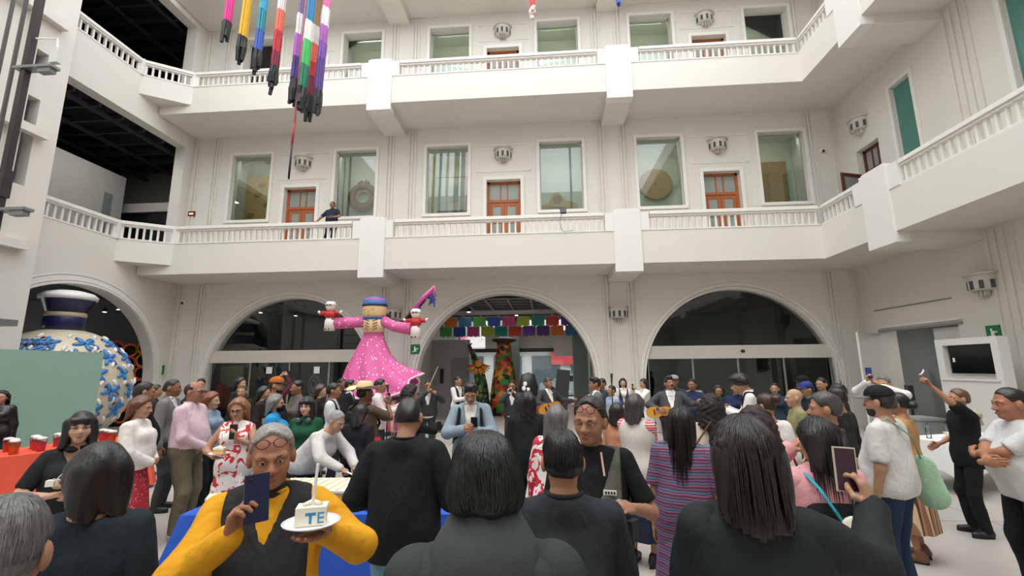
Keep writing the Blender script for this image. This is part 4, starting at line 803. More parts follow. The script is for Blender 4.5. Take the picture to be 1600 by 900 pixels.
# things on the white side table
r = thing('napkin_pile', 'pile of folded white napkins on the white-clothed table', 'napkins', PT(*WT, -.45, -.05, .744), .3)
for k in range(5): MB().box(-.14, .14, -.1, .1, k * .02, k * .02 + .016).xf(Matrix.Rotation(k * .2, 4, 'Z')).obj('napkin', mat('dcd3c6', .8), r)
r = thing('water_bottle', 'clear bottle with blue cap on the white-clothed table', 'bottle', PT(*WT, -.7, .15, .744)); MB().lathe([(.035, 0), (.035, .16), (.014, .2), (.014, .22)], 14).obj('bottle', glass((.9, .95, .97), .05, .06), r, True); MB().lathe([(.017, .215), (.017, .24), (0, .241)], 12).obj('cap', mat('2a55a8', .4), r)
# ================================================================== people: smooth bodies grown from signed-distance limbs
def surfnets(F, o, res):
    s = F < 0; c = np.zeros(tuple(n - 1 for n in F.shape), np.int8)
    for a in (0, 1):
        for b in (0, 1):
            for d in (0, 1): c += s[a:a + c.shape[0], b:b + c.shape[1], d:d + c.shape[2]]
    act = (c > 0) & (c < 8); ids = np.argwhere(act); idx = np.full(c.shape, -1, np.int32); idx[act] = np.arange(len(ids))
    pos = np.zeros((len(ids), 3)); cnt = np.zeros(len(ids)); i, j, k = ids.T
    for p in ((0, 0, 0), (0, 0, 1), (0, 1, 0), (0, 1, 1), (1, 0, 0), (1, 0, 1), (1, 1, 0), (1, 1, 1)):
        for ax in range(3):
            if p[ax]: continue
            q = list(p); q[ax] = 1; f0 = F[i + p[0], j + p[1], k + p[2]]; f1 = F[i + q[0], j + q[1], k + q[2]]; m = (f0 < 0) != (f1 < 0)
            t = np.where(m, f0 / np.where(m, f0 - f1, 1), 0); e = np.tile(np.array(p, float), (len(ids), 1)); e[:, ax] += t; pos += e * m[:, None]; cnt += m
    V = o + res * (ids + pos / np.maximum(cnt, 1)[:, None]); Q = []
    for ax in range(3):
        a = [slice(1, -1)] * 3; b = [slice(1, -1)] * 3; a[ax] = slice(0, -1); b[ax] = slice(1, None)
        s0 = s[tuple(a)]; s1 = s[tuple(b)]; e = np.argwhere(s0 != s1); 
        if not len(e): continue
        flip = s0[tuple(e.T)]; off = np.ones(3, int); off[ax] = 0; e = e + off; u, v = [(1, 2), (2, 0), (0, 1)][ax]
        def g(du, dv):
            w = e.copy(); w[:, u] -= du; w[:, v] -= dv; return idx[tuple(w.T)]
        q = np.stack([g(1, 1), g(0, 1), g(0, 0), g(1, 0)], 1); q[~flip] = q[~flip][:, ::-1]; Q.append(q)
    Q = np.concatenate(Q) if Q else np.zeros((0, 4), int); return V, Q[(Q >= 0).all(1)]
def vec(p): return np.array(p, float)
def C(a, b, ra, rb=None, k=.03, n=None, sq=1.): return ('c', vec(a), vec(b), ra, ra if rb is None else rb, k, None if n is None else vec(n), sq)
def E(c, r, k=.02, M=None): return ('e', vec(c), vec(r), k, M)
def grow(prims, res, carve=(), cuts=(), fold=None, infl=0.):
    """union of tapered limbs (smooth), minus carved ellipsoids / prisms, cut by planes -> quad mesh"""
    lo = np.full(3, 9.); hi = -lo
    for p in prims:
        if p[0] == 'c': r = max(p[3], p[4]) + infl; lo = np.minimum(lo, np.minimum(p[1], p[2]) - r); hi = np.maximum(hi, np.maximum(p[1], p[2]) + r)
        else: r = max(p[2]) + infl; lo = np.minimum(lo, p[1] - r); hi = np.maximum(hi, p[1] + r)
    lo -= 3 * res; hi += 3 * res; n = np.ceil((hi - lo) / res).astype(int) + 1; F = np.full(tuple(n), .5)
    ax = [lo[i] + res * np.arange(n[i]) for i in range(3)]
    def win(a, b, m):
        s = []
        for i in range(3):
            u = max(0, int((a[i] - m - lo[i]) / res)); v = min(n[i], int((b[i] + m - lo[i]) / res) + 2); s.append(slice(u, v))
        return tuple(s), (ax[0][s[0]][:, None, None], ax[1][s[1]][None, :, None], ax[2][s[2]][None, None, :])
    for p in prims:
        if p[0] == 'c':
            _, a, b, ra, rb, k, nn, sq = p; r = max(ra, rb) + infl; sl, (X, Y, Z) = win(np.minimum(a, b) - r, np.maximum(a, b) + r, k + 2 * res); d = b - a; L = max(d @ d, 1e-9)
            t = np.clip(((X - a[0]) * d[0] + (Y - a[1]) * d[1] + (Z - a[2]) * d[2]) / L, 0, 1); qx, qy, qz = X - a[0] - d[0] * t, Y - a[1] - d[1] * t, Z - a[2] - d[2] * t
            q2 = qx * qx + qy * qy + qz * qz
            if nn is not None: qn = qx * nn[0] + qy * nn[1] + qz * nn[2]; q2 = q2 + qn * qn * (1 / sq ** 2 - 1)
            D = np.sqrt(np.maximum(q2, 0)) - (ra + infl + (rb - ra) * t)
        else:
            _, c, r, k, M = p; r = r + infl; rm = max(r); sl, (X, Y, Z) = win(c - rm, c + rm, k + 2 * res); x, y, z = X - c[0], Y - c[1], Z - c[2]
            if M is not None: x, y, z = (M[0][0] * x + M[1][0] * y + M[2][0] * z, M[0][1] * x + M[1][1] * y + M[2][1] * z, M[0][2] * x + M[1][2] * y + M[2][2] * z)
            D = (np.sqrt((x / r[0]) ** 2 + (y / r[1]) ** 2 + (z / r[2]) ** 2) - 1) * min(r)
        G = F[sl]; h = np.maximum(k - np.abs(G - D), 0) / k; F[sl] = np.minimum(G, D) - h * h * k * .25
    X, Y, Z = ax[0][:, None, None], ax[1][None, :, None], ax[2][None, None, :]
    if fold: F = F + fold(X, Y, Z)
    for c in carve:
        if c[0] == 'e':
            x, y, z = (X - c[1][0]) / c[2][0], (Y - c[1][1]) / c[2][1], (Z - c[1][2]) / c[2][2]; D = -(np.sqrt(x * x + y * y + z * z) - 1) * min(c[2])
            k = .01; h = np.maximum(k - np.abs(F - D), 0) / k; F = np.maximum(F, D) + h * h * k * .25
        else: F = np.maximum(F, c[1](X, Y, Z))
    for p0, nn in cuts: F = np.maximum(F, (X - p0[0]) * nn[0] + (Y - p0[1]) * nn[1] + (Z - p0[2]) * nn[2])
    F[0], F[-1] = .5, .5; F[:, 0], F[:, -1] = .5, .5; F[:, :, 0], F[:, :, -1] = .5, .5
    return surfnets(F, lo, res)
def np_obj(name, V, Q, mats, parent, smooth=True, mi=None):
    me = bpy.data.meshes.new(name); n = len(Q); w = Q.shape[1]
    me.vertices.add(len(V)); me.vertices.foreach_set('co', np.asarray(V, np.float32).ravel()); me.loops.add(n * w); me.loops.foreach_set('vertex_index', np.asarray(Q, np.int32).ravel())
    me.polygons.add(n); me.polygons.foreach_set('loop_start', np.arange(0, n * w, w, dtype=np.int32)); me.polygons.foreach_set('loop_total', np.full(n, w, np.int32))
    for m in (mats if isinstance(mats, (list, tuple)) else [mats]): me.materials.append(m)
    if mi is not None: me.polygons.foreach_set('material_index', np.asarray(mi, np.int32))
    me.polygons.foreach_set('use_smooth', np.full(n, smooth)); me.update(calc_edges=True); return link(name, me, parent)
def rotm(yaw, pitch, roll=0.):
    """head turn: yaw>0 turns to the person's left, pitch>0 looks up"""
    cy, sy, cp, sp, cr, sr = math.cos(yaw), math.sin(yaw), math.cos(pitch), math.sin(pitch), math.cos(roll), math.sin(roll)
    Rz = np.array([[cy, -sy, 0], [sy, cy, 0], [0, 0, 1]]); Rx = np.array([[1, 0, 0], [0, cp, -sp], [0, sp, cp]]); Ry = np.array([[cr, 0, sr], [0, 1, 0], [-sr, 0, cr]]); return Rz @ Rx @ Ry
HEADS = {}
def head_mesh(sex, res):
    key = (sex, res)
    if key in HEADS: return HEADS[key]
    f = sex == 'f'; jw = .05 if f else .057
    P = [E((0, -.005, .135), (.074, .093, .09), .03), E((0, .028, .066), (jw, .06, .068), .04), E((0, .064, .016), (.024 if f else .03, .022, .02), .03)]
    for s in (-1, 1):
        P += [E((s * .034, .056, .076), (.028, .026, .03), .02), C((s * .046, .074, .124), (s * .012, .088, .121), .010 if f else .013, None, .015), E((s * .081, -.012, .098), (.012, .023, .033), .008), E((s * .013, .098, .071), (.010, .010, .008), .006)]
    P += [C((0, .090, .112), (0, .110, .076), .008, .0125 if f else .0145, .012), E((0, .091, .047), (.022, .011, .0065), .006), E((0, .090, .036), (.020, .011, .0075), .006), C((0, -.012, .07), (0, -.018, -.03), .045 if f else .052, .047 if f else .055, .03)]
    cv = [('e', (s * .031, .100, .107), (.018, .016, .0105)) for s in (-1, 1)] + [('e', (0, .108, .0415), (.02, .012, .0022))]
    HEADS[key] = grow(P, res, cv); return HEADS[key]
HANDS = {}
def hand_mesh(pose, res):
    key = (pose, res)
    if key in HANDS: return HANDS[key]
    curl = {'relax': .38, 'grip': 1.15, 'flat': .12, 'hold': .75, 'point': 1.2}[pose]
    P = [C((-.022, .02, 0), (-.027, .085, 0), .017, .016, .015, (0, 0, 1), .8), C((.02, .02, 0), (.026, .078, 0), .017, .015, .015, (0, 0, 1), .8), C((0, .015, 0), (0, .085, 0), .02, .018, .015, (0, 0, 1), .8), C((0, -.04, 0), (0, .02, 0), .025, .023, .02, (0, 0, 1), .85)]
    for i, (x, l) in enumerate(((-.030, .075), (-.010, .083), (.010, .077), (.028, .060))):
        p = vec((x, .088 - abs(i - 1) * .004, 0)); a = 0.; r = .0092 - .0006 * (i == 3); cu = curl * (1 + .08 * i)
        if pose == 'point' and i == 0: cu = .08
        for seg, fr in enumerate((.46, .3, .24)):
            a += cu * (.7, 1., .7)[seg]; q = p + l * fr * vec((x * .6 * (1 - curl * .6), math.cos(a), -math.sin(a))); P.append(C(p, q, r, r * .93, .006)); p = q; r *= .93
    th = [vec((-.03, .02, -.004)), vec((-.052, .045, -.018 - .012 * curl)), vec((-.058 + .02 * curl, .072, -.03 - .016 * curl)), vec((-.052 + .035 * curl, .092, -.034 - .02 * curl))]
    P += [C(th[0], th[1], .015, .0125, .012), C(th[1], th[2], .0115, .0105, .006), C(th[2], th[3], .0105, .009, .006)]
    HANDS[key] = grow(P, res); return HANDS[key]
def ik(sh, tgt, a, b, hint):
    sh, tgt = vec(sh), vec(tgt); d = tgt - sh; L = np.linalg.norm(d); L2 = min(max(L, abs(a - b) + .02), a + b - .004); d = d / max(L, 1e-6); tgt = sh + d * L2
    x = (a * a - b * b + L2 * L2) / (2 * L2); h = math.sqrt(max(a * a - x * x, 0)); w = vec(hint) - d * (vec(hint) @ d); w = w / max(np.linalg.norm(w), 1e-6); return sh + d * x + w * h, tgt
def hair_prims(st, long, big=0.):
    """style -> prims, carve, cuts in head-local space (y forward, origin at chin level)"""
    t = .012 + big; P = [E((0, -.008, .138), (.074 + t, .094 + t, .09 + t * 1.15), .02)]; front = lambda oy, oz, s=.59: (lambda X, Y, Z: (Y - oy) * .81 - (Z - oz) * s)
    carve = [('f', front(.078, .192))]; cuts = []
    if st == 'mop':
        P = [E((0, -.008, .14), (.09, .109, .105), .02), C((-.035, -.05, .09), (.035, -.05, .09), .055, None, .05)]; carve += [('f', lambda X, Y, Z: (.035 + .3 * np.maximum(0, Y + .03)) - Z)]
    elif st in ('short', 'quiff', 'slick', 'buzz'):
        P = [E((0, -.008, .143), (.082, .104, .098), .02)]
        if st == 'buzz': P = [E((0, -.006, .140), (.0775, .0975, .0915), .02)]
        if st == 'quiff': P.append(E((0, .05, .215), (.06, .05, .032), .03)); carve = [('f', front(.105, .192))]
        if st == 'slick': P = [E((0, -.008, .141), (.080, .102, .097), .02)]
        P.append(C((-.02, -.055, .095), (.02, -.055, .095), .044, None, .05)); carve += [('f', lambda X, Y, Z: (.058 + .4 * np.maximum(0, Y + .07)) - Z)]
        for s in (-1, 1): carve.append(('e', (s * .087, -.004, .095), (.024, .034, .042)))
    elif st == 'bushy':
        P = [E((0, -.01, .148), (.098, .118, .108), .02), C((-.04, -.05, .1), (.04, -.05, .1), .06, None, .05), E((0, .06, .2), (.07, .06, .05), .04)]; carve = [('f', front(.11, .17)), ('f', lambda X, Y, Z: (.05 + .3 * np.maximum(0, Y + .06)) - Z)]
    elif st == 'high':
        P.append(C((-.03, -.055, .1), (.03, -.055, .1), .046, None, .05)); carve = [('f', front(.062, .205, .5)), ('e', (0, .115, .2), (.058, .06, .055)), ('f', lambda X, Y, Z: (.055 + .35 * np.maximum(0, Y + .06)) - Z)]
        for s in (-1, 1): carve.append(('e', (s * .085, .0, .095), (.022, .026, .036)))
    elif st == 'receding':
        P = [E((0, -.012, .13), (.082, .098, .085), .02)]; carve = [('f', front(.03, .165, .35)), ('e', (0, .04, .24), (.062, .085, .06)), ('f', lambda X, Y, Z: .045 - Z)]
        for s in (-1, 1): carve.append(('e', (s * .085, .0, .095), (.022, .026, .036)))
    elif st in ('long', 'straight'):
        w = .085 + big
        P += [C((-.045, -.055, .12), (-.06, -.09, -long), .06 + big, .045, .04, (0, 1, 0), .75), C((.045, -.055, .12), (.06, -.09, -long), .06 + big, .045, .04, (0, 1, 0), .75), C((0, -.07, .12), (0, -.1, -long * 1.05), .06, .045, .04, (0, 1, 0), .75)]
        for s in (-1, 1): P.append(C((s * .066, .0, .15), (s * .075, -.01, -long * .6), .028, .028, .035))
        if st == 'long':
            for s in (-1, 1): P.append(C((s * .072, .035, .14), (s * .085, .05, -long * .5), .022, .028, .03))
    elif st in ('bob', 'fringe'):
        for s in (-1, 1): P += [C((s * .072, .005, .14), (s * .085, .02, -.02 - long), .034, .03, .03), C((s * .04, -.05, .12), (s * .05, -.06, -.02 - long), .062, .05, .03)]
        if st == 'fringe': P.append(C((-.04, .078, .165), (.04, .078, .165), .028, .028, .02)); carve = [('f', front(.125, .155, .2)), ('e', (0, .11, .08), (.055, .06, .062))]
    elif st in ('bun', 'tied'):
        P = [E((0, -.008, .138), (.081, .102, .1), .02)]
        P.append(E((0, -.125, .17 if st == 'bun' else .1), (.05, .045, .045), .015)); carve += [('f', lambda X, Y, Z: (.06 + .3 * np.maximum(0, Y + .06)) - Z)]
        for s in (-1, 1): carve.append(('e', (s * .085, .0, .095), (.022, .028, .036)))
    elif st == 'pony':
        P = [E((0, -.008, .138), (.081, .102, .1), .02), C((0, -.1, .16), (0, -.15, .05), .035, .04, .03), C((0, -.15, .05), (0, -.12, -long), .045, .02, .03)]
        for s in (-1, 1): carve.append(('e', (s * .085, .0, .095), (.022, .028, .036)))
    elif st == 'curly':
        P = [E((0, -.015, .14), (.11, .125, .118), .02), C((-.06, -.05, .1), (-.085, -.06, -long), .07, .07, .04), C((.06, -.05, .1), (.085, -.06, -long), .07, .07, .04), C((0, -.08, .1), (0, -.1, -long), .07, .07, .04)]
    return P, carve, cuts
def person(label, x, y, face, H=1.68, sex='m', g=1., z=0., skin='b8845f', hair=('short', '17130f', .1), top=None, bottom=None, arms=None, head=(0, 0, 0), lean=0., legs=None,
           shoes='1c1a19', glasses=None, hat=None, beard=None, moustache=None, mask=None, lod=None, extra=None, hs=1., inner=None, strands=0, collar=None, elbow=None, brow='1a1512', waist=None, face_parts=True, cat='person', lips=None, vest=None, tie=None, vo=.075, vz=1.1):
    """face: heading in degrees, 0 = facing away from the camera (+y), 90 = facing left (-x), 180 = facing the camera, -90 = facing right"""
    S = H / 1.70; dist = math.hypot(x, y)
    if lod is None: lod = 0 if dist < 3.3 else 1 if dist < 7.5 else 2
    hr, br, rr = ((.0062, .015, .0048), (.0085, .02, .0065), (.012, .026, .009))[lod]
    root = thing('person', label, cat, (x, y, z), math.radians(face)); f = sex == 'f'
    top = dict(dict(col='777777', sleeve=1., hem=.86, fit=.014, m=None, v=None), **(top or {})); bottom = dict(dict(kind='trousers', col='20242c', hem=.06, fit=.012, m=None, flare=0.), **(bottom or {}))
    tm = top['m'] or cloth(top['col']); bm = bottom['m'] or cloth(bottom['col'])
    sw = (.142 if f else .164) * (1 + (g - 1) * .5); hipw = .092 * (1.06 if f else 1.) * (1 + (g - 1) * .5)
    # spine
    cl, sl = math.cos(lean), math.sin(lean); hip = vec((0, -.02 * math.sin(lean) * 4, .93))
    def up(p): p = vec(p) - vec((0, 0, .93)); return hip + vec((p[0], p[1] * cl + p[2] * sl, -p[1] * sl + p[2] * cl))
    A = []
    for s in (-1, 1):
        sh = up((s * sw, -.008, 1.372)); spec = (arms or {}).get('L' if s < 0 else 'R')
        if spec is None: spec = dict(to=(s * (sw + .075 + .12 * (g - 1)), .03, .82))
        hint = spec.get('hint', (s * .5, -1., -.35)); tg = vec(spec['to']); el, hd_ = ik(sh, tg, .285, .255, hint); A.append((s, sh, el, hd_, spec))
    foot = legs or ((-.105, 0.), (.105, .02)); K = []
    for s, ft in zip((-1, 1), foot):
        h0 = hip + vec((s * hipw, 0, -.03)); an = vec((ft[0], ft[1], .085 + (ft[2] if len(ft) > 2 else 0))); kn, an2 = ik(h0, an, .42, .405, (s * .12, 1., 0)); K.append((s, h0, kn, an))
    # ---- torso field shared by body and clothes
    def torso(i, belly=True):
        gi = g
        cw = (.066 if f else .078) * gi; P = [C(up((-cw, 0, 1.27)), up((cw, 0, 1.27)), .102 * (gi * .5 + .5) + i, None, .06, up((0, 1, .93)) - hip, .86), C(up((-.035, 0, 1.1)), up((.035, 0, 1.1)), (.096 if f else .108) * gi + i, None, .1, up((0, 1, .93)) - hip, .9),
             C(hip + vec((-.062 * gi, 0, .03)), hip + vec((.062 * gi, 0, .03)), (.115 if f else .105) * (gi * .6 + .4) + i, None, .08, (0, 1, 0), .95)]
        for s in (-1, 1):
            P.append(C(up((0, -.012, 1.415)), up((s * (sw - .02), -.008, 1.368)), .052 + i * .6, .05 + i, .06))
            if f: P.append(E(up((s * .068, .088 * gi, 1.265)), vec((.062, .055, .058)) * (gi * .5 + .5) + i, .04))
        if gi > 1.08: P.append(E(up((0, .035 * gi, 1.08)), (.13 * gi + i, .125 * gi + i, .19), .12))
        return P
    def arm(i, frac, taper=1., side=None):
        P = []
        for s, sh, el, hd_, sp in A:
            if side is not None and s != side: continue
            ag = .5 + g * .5; P.append(C(sh, el if frac >= .5 else sh + (el - sh) * frac * 2, .049 * ag + i, (.041 * ag + i) if frac >= .5 else (.048 * ag + i * 1.2), .022))
            if frac > .5: P.append(C(el, el + (hd_ - el) * min(1, (frac - .5) * 2) * .97, .041 * ag + i, .03 + i * taper, .025))
        return P
    def leg(i, stop=.07, k=.05):
        P = []
        for s, h0, kn, an in K:
            P.append(C(h0, kn, .08 * (g * .6 + .4) + i, .054 * (g * .3 + .7) + i, .03)); P.append(C(kn, an, .053 * (g * .3 + .7) + i, (.036 if i < .005 else .047) + i, .04))
        return P
    # ---- body
    skm = skin_mat(skin); npv = up((0, .0, 1.455)); R = rotm(*head); hp = npv + vec((0, .012 + .05 * sl, .02)); V, Q = head_mesh(sex, hr); HV = V * hs @ R.T + hp; parts = [(HV, Q)]
    BP = torso(-.012) + arm(-.004, 1.) + leg(-.006) + [C(up((0, -.015, 1.38)), hp + R @ vec((0, -.02, -.0)), .058 if not f else .05, .052 if not f else .046, .04)]
    hidden_low = bottom['kind'] in ('trousers',) 
    for s, h0, kn, an in K:
        fd = vec((s * .18, 1, 0)); fd /= np.linalg.norm(fd); BP.append(C(an + vec((0, -.02, -.045)), an + fd * .13 + vec((0, 0, -.06)), .03, .024, .03))
    parts.append(grow(BP, br)); wr = {}
    for s, sh, el, hd_, sp in A:
        d = hd_ - el; d = vec(sp['dir']) if 'dir' in sp else d; d = d / np.linalg.norm(d); pn = vec(sp.get('palm', (-s, 0.15, 0))); pn = pn - d * (pn @ d); pn = pn / max(np.linalg.norm(pn), 1e-6)
        xx = np.cross(d, -pn); Bm = np.stack([xx * (1 if s > 0 else -1), d, -pn], 1); V, Q = hand_mesh(sp.get('pose', 'relax'), rr); V2 = (V * (.93 if f else 1.02)) @ Bm.T + hd_
        parts.append((V2, Q[:, ::-1] if s < 0 else Q)); wr['L' if s < 0 else 'R'] = (hd_, d, pn)
    o = 0; VV = []; QQ = []
    for V, Q in parts: VV.append(V); QQ.append(Q + o); o += len(V)
    np_obj('body', np.concatenate(VV) * S, np.concatenate(QQ), skm, root)
    hl = lambda p: (R @ (vec(p) * hs) + hp) * S
    HM = Matrix([[*(R[i] * S * hs), hp[i] * S] for i in range(3)] + [[0, 0, 0, 1]])
    # ---- face
    if face_parts:
        for s in (-1, 1):
            e = MB().ell((s * .031, .0815, .107), (.0132, .0122, .0074), 12, 8).xf(HM).obj('eye', mat('e6ded6', .25, .02), root, True)
            MB().ell((s * .031, .0905, .107), (.0062, .0038, .0064), 10, 6).xf(HM).obj('iris', mat('1d120c', .2), e, True)
            MB().tube([(s * .014, .097, .124), (s * .03, .095, .130), (s * .05, .078, .124)], [.0035, .004, .002], 5, flat=.8).xf(HM).obj('eyebrow', hair_mat(brow), root, True)
            if lod < 2: MB().tube([(s * .016, .0915, .1085), (s * .031, .0955, .1145), (s * .047, .082, .108)], .0034, 6).xf(HM).obj('eyelid', skm if not f else mat('3a2418', .6), root, True)
        if mask is None: MB().ell((0, .096, .0415), (.021 if not f else .019, .0085, .0085), 14, 8).xf(HM).obj('lips', mat(lips or ('a25548' if f else '94584a'), .45, .05), root, True)
    # ---- hair
    if hair:
        st, hc, ln = hair; P, cv, cu = hair_prims(st, ln, .012 if st in ('long',) else 0.); V, Q = grow(P, hr * (1.1 if st != 'curly' else 1.2), cv, cu, (lambda X, Y, Z: .004 * np.sin(70 * X + 30 * Y) * np.sin(26 * Z) if st != 'curly' else .011 * np.sin(62 * X + 3 * np.sin(30 * Z)) * np.sin(55 * Y) * np.sin(58 * Z + 2)))
        if st in ('long', 'straight', 'curly', 'bob', 'pony', 'fringe'):
            Rd = rotm(head[0], head[1] * .35, 0); low = np.clip(-V[:, 2] / .25 + .2, 0, 1)[:, None]; VH = (V @ R.T) * (1 - low) + (V @ Rd.T) * low
        else: VH = V @ R.T
        VH = (VH * hs + hp) * S
        if strands:
            sm = MB(); hc0 = vec((0, -.02, .12)); hdir = V - hc0; hrad = np.linalg.norm(hdir, axis=1); hdir = hdir / hrad[:, None]; sr = random.Random(int(abs(x * 100))); rad = (.0835, .1055, .1015) if st in ('short', 'slick', 'buzz') else (.0868, .1068, .1045); longh = st in ('long', 'straight')
            for q in range(strands):
                ph = sr.uniform(0, 2 * PI); t0 = sr.uniform(.05, 1.1) if math.sin(ph) > .2 else sr.uniform(.05, 1.7 if st == 'mop' else 1.45); t1 = min(t0 + sr.uniform(.6, 1.1), (2.4 if st == 'mop' else 1.95) if not longh else 1.5); off = sr.uniform(-.003, .0025); pts = []; dph = sr.uniform(-.12, .12)
                if math.sin(ph) > .25 and t1 > 1.05: t1 = 1.05
                for w in range(6):
                    t = t0 + (t1 - t0) * w / 5; a = ph + dph * w / 5; sn = math.sin(t) if t < 1.57 else 1 - .1 * (t - 1.57); pts.append((rad[0] * sn * math.cos(a) * (1 + off * 8), -.008 + rad[1] * sn * math.sin(a) * (1 + off * 8), .138 + rad[2] * math.cos(t) * (1 + off * 8)))
                if longh and math.sin(ph) < .2 and sr.random() < .6:
                    p = pts[-1]; ll = ln * sr.uniform(.5, 1.05) + .1
                    pts += [(p[0] * (1.02 + .02 * w), p[1] - .02 - .006 * w, p[2] - ll * w / 5) for w in range(1, 6)]
                pp = np.array(pts[:6]); dd = pp - hc0; dd /= np.linalg.norm(dd, axis=1)[:, None]; rr_ = hrad[np.argmax(dd @ hdir.T, 1)] + .0005 + off * .5; pts[:6] = [tuple(q_) for q_ in hc0 + dd * rr_[:, None]]
                sm.tube([tuple(hl(p) / S) for p in pts], [.0012] + [.0026] * (len(pts) - 2) + [.0008], 3, caps=False)
            SV = np.array(sm.v) * S; SQ = np.array([q for q in sm.f]); VH2 = np.concatenate([VH, SV]); QH = np.concatenate([Q, SQ + len(VH)]); np_obj('hair', VH2, QH, hair_mat(hc), root)
        else: np_obj('hair', VH, Q, hair_mat(hc, .38 if st != 'curly' else .7), root)
    # ---- clothes
    fph = (x * 7.3 + y * 3.1) % 6.28
    def folds(amp):
        return lambda X, Y, Z: amp * (np.sin(17 * Z + 9 * X + 6 * np.sin(5 * Y + fph)) * .6 + np.sin(31 * X - 14 * Z + 11 * Y + fph) * .4)
    ti = top['fit']; hem = top['hem']; carve = []
    if top['v']:                                                     # open front showing the shirt beneath
        vw, vz = top['v']; carve = [('f', lambda X, Y, Z: np.where((Y > .02), (vw * np.clip((Z - vz) / (1.42 - vz), 0, 1.3) - np.abs(X)), -.5))]
    TP = torso(ti)
    lowp = []
    if hem < .93:
        w_ = (hipw + .03) * (1 + (g - 1) * .3); lowp = [C(hip + vec((-.055 * g, 0, -.01)), vec((-.058 * g, 0, hem + .07)), .112 * (g * .6 + .4) + ti, .114 * (g * .6 + .4) + ti + top.get('flare', 0.), .06, (0, 1, 0), .92), C(hip + vec((.055 * g, 0, -.01)), vec((.058 * g, 0, hem + .07)), .112 * (g * .6 + .4) + ti, .114 * (g * .6 + .4) + ti + top.get('flare', 0.), .06, (0, 1, 0), .92)]
    cuts = [(vec((0, 0, hem)), vec((0, 0, -1.)))] if lean < .5 else [(hip + vec((0, 0, hem - .93)), vec((0, -.0, -1.)))]
    ncut = up((0, .0, 1.452 if collar is None else 1.475)); ud = up((0, 0, 1.93)) - hip; ff = up((0, 1, .93)) - hip; nn_ = ud - ff * (.35 if collar is None else .2); cuts.append((ncut, nn_ / np.linalg.norm(nn_)))
    V, Q = grow(TP + lowp, br, carve, cuts if top.get('kind') != 'dress' else cuts[1:], folds(.006 if lod < 2 else .003)); np_obj(top.get('name', 'top'), V * S, Q, tm, root)
    if top['sleeve'] > 0:
        for s in (-1, 1):
            _, sh_, el_, hd2, _sp = A[0 if s < 0 else 1]; fr = top['sleeve']; ad = (el_ - sh_) / np.linalg.norm(el_ - sh_)
            V, Q = grow(arm(ti, min(.5, fr + .09) if fr <= .5 else fr, .9, s), br * .9, (), [(sh_ + (el_ - sh_) * min(fr, .43) * 2, ad)] if fr <= .5 else (), folds(.0062 if lod < 2 else .003)); np_obj('sleeve', V * S, Q, top.get('sm') or tm, root)
    if (inner or top['v']) and inner != 'none':
        V, Q = grow(torso(.004) + [C(up((0, 0, 1.40)), npv + vec((0, 0, .015)), .062 if not f else .055, .056 if not f else .05, .03)], br, (), [(vec((0, 0, .88)), vec((0, 0, -1.))), (npv + vec((0, 0, .02)), vec((0, -.4, 1.)))], None); np_obj('shirt', V * S, Q, cloth(inner or 'e8e6e2'), root)
    if vest:
        V, Q = grow(torso(ti + .014) , br, [('f', lambda X, Y, Z: np.where(Y > .02, vo * np.clip((Z - vz) / (1.4 - vz), 0, 1.3) + .012 * (vz < 1.2) - np.abs(X), -.5)), ('f', lambda X, Y, Z: np.abs(X) - sw + .012)], cuts, folds(.004)); np_obj('vest', V * S, Q, cloth(vest), root)
    if collar:
        ring = [up((.07 * math.cos(a), -.008 + .068 * math.sin(a), 1.442 + (.0 if math.sin(a) > 0 else .02))) for a in np.linspace(PI * .62, PI * 2.38, 19)]
        MB().tube([tuple(p * S) for p in ring], [.003] + [.013] * 17 + [.003], 8, flat=.7).obj('collar', cloth(collar), root, True)
    if tie: MB().tube([tuple(up((0, .12, 1.4)) * S), tuple(up((0, .14 * g, 1.25)) * S), tuple(up((0, .135 * g, 1.08)) * S)], [.018, .03, .035], 8, flat=.3).obj('tie', cloth(tie), root, True)
    bk = bottom['kind']; bi = bottom['fit']
    if bk == 'trousers':
        BPn = leg(bi) + [C(hip + vec((-.06 * g, 0, .05)), hip + vec((.06 * g, 0, .05)), .11 * (g * .6 + .4) + bi, None, .06, (0, 1, 0), .95)]
        if bottom['flare']:
            for s, h0, kn, an in K: BPn.append(C(kn, an, .055, .06 + bottom['flare'], .03))
        V, Q = grow(BPn, br, (), [(vec((0, 0, bottom['hem'])), vec((0, 0, -1.))), (vec((0, 0, 1.06)), vec((0, 0, 1.)))], folds(.006)); np_obj('trousers', V * S, Q, bm, root)
    else:                                                             # skirt / dress
        hm = bottom['hem']; zt = 1.04 if bk == 'skirt' else 1.0; fl = bottom['flare']; m_ = MB(); N = 48; rows = 9; vs = []
        for jj in range(rows + 1):
            t = jj / rows; zz = zt + (hm - zt) * t; w = (.122 + .045 * min(1, t * 3) + fl * t) * (g * .5 + .5); d_ = (.092 + .035 * min(1, t * 3) + fl * .8 * t) * (g * .5 + .5)
            for kk in range(N):
                a = 2 * PI * kk / N; fo = 1 + .05 * t * math.sin(a * 8 + fph) + .03 * t * math.sin(a * 13 + 2 * fph); vs.append((w * 1.05 * fo * math.cos(a) * S, d_ * fo * math.sin(a) * S, zz * S))
        m_.add(vs, [(jj * N + kk, (jj + 1) * N + kk, (jj + 1) * N + (kk + 1) % N, jj * N + (kk + 1) % N) for jj in range(rows) for kk in range(N)] + [tuple(range(N))]); m_.obj('skirt', bm, root, True)
        if bottom.get('legs'):
            V, Q = grow(leg(.003), br, (), [(vec((0, 0, .08)), vec((0, 0, -1.)))]); np_obj('leggings', V * S, Q, cloth(bottom['legs']), root)
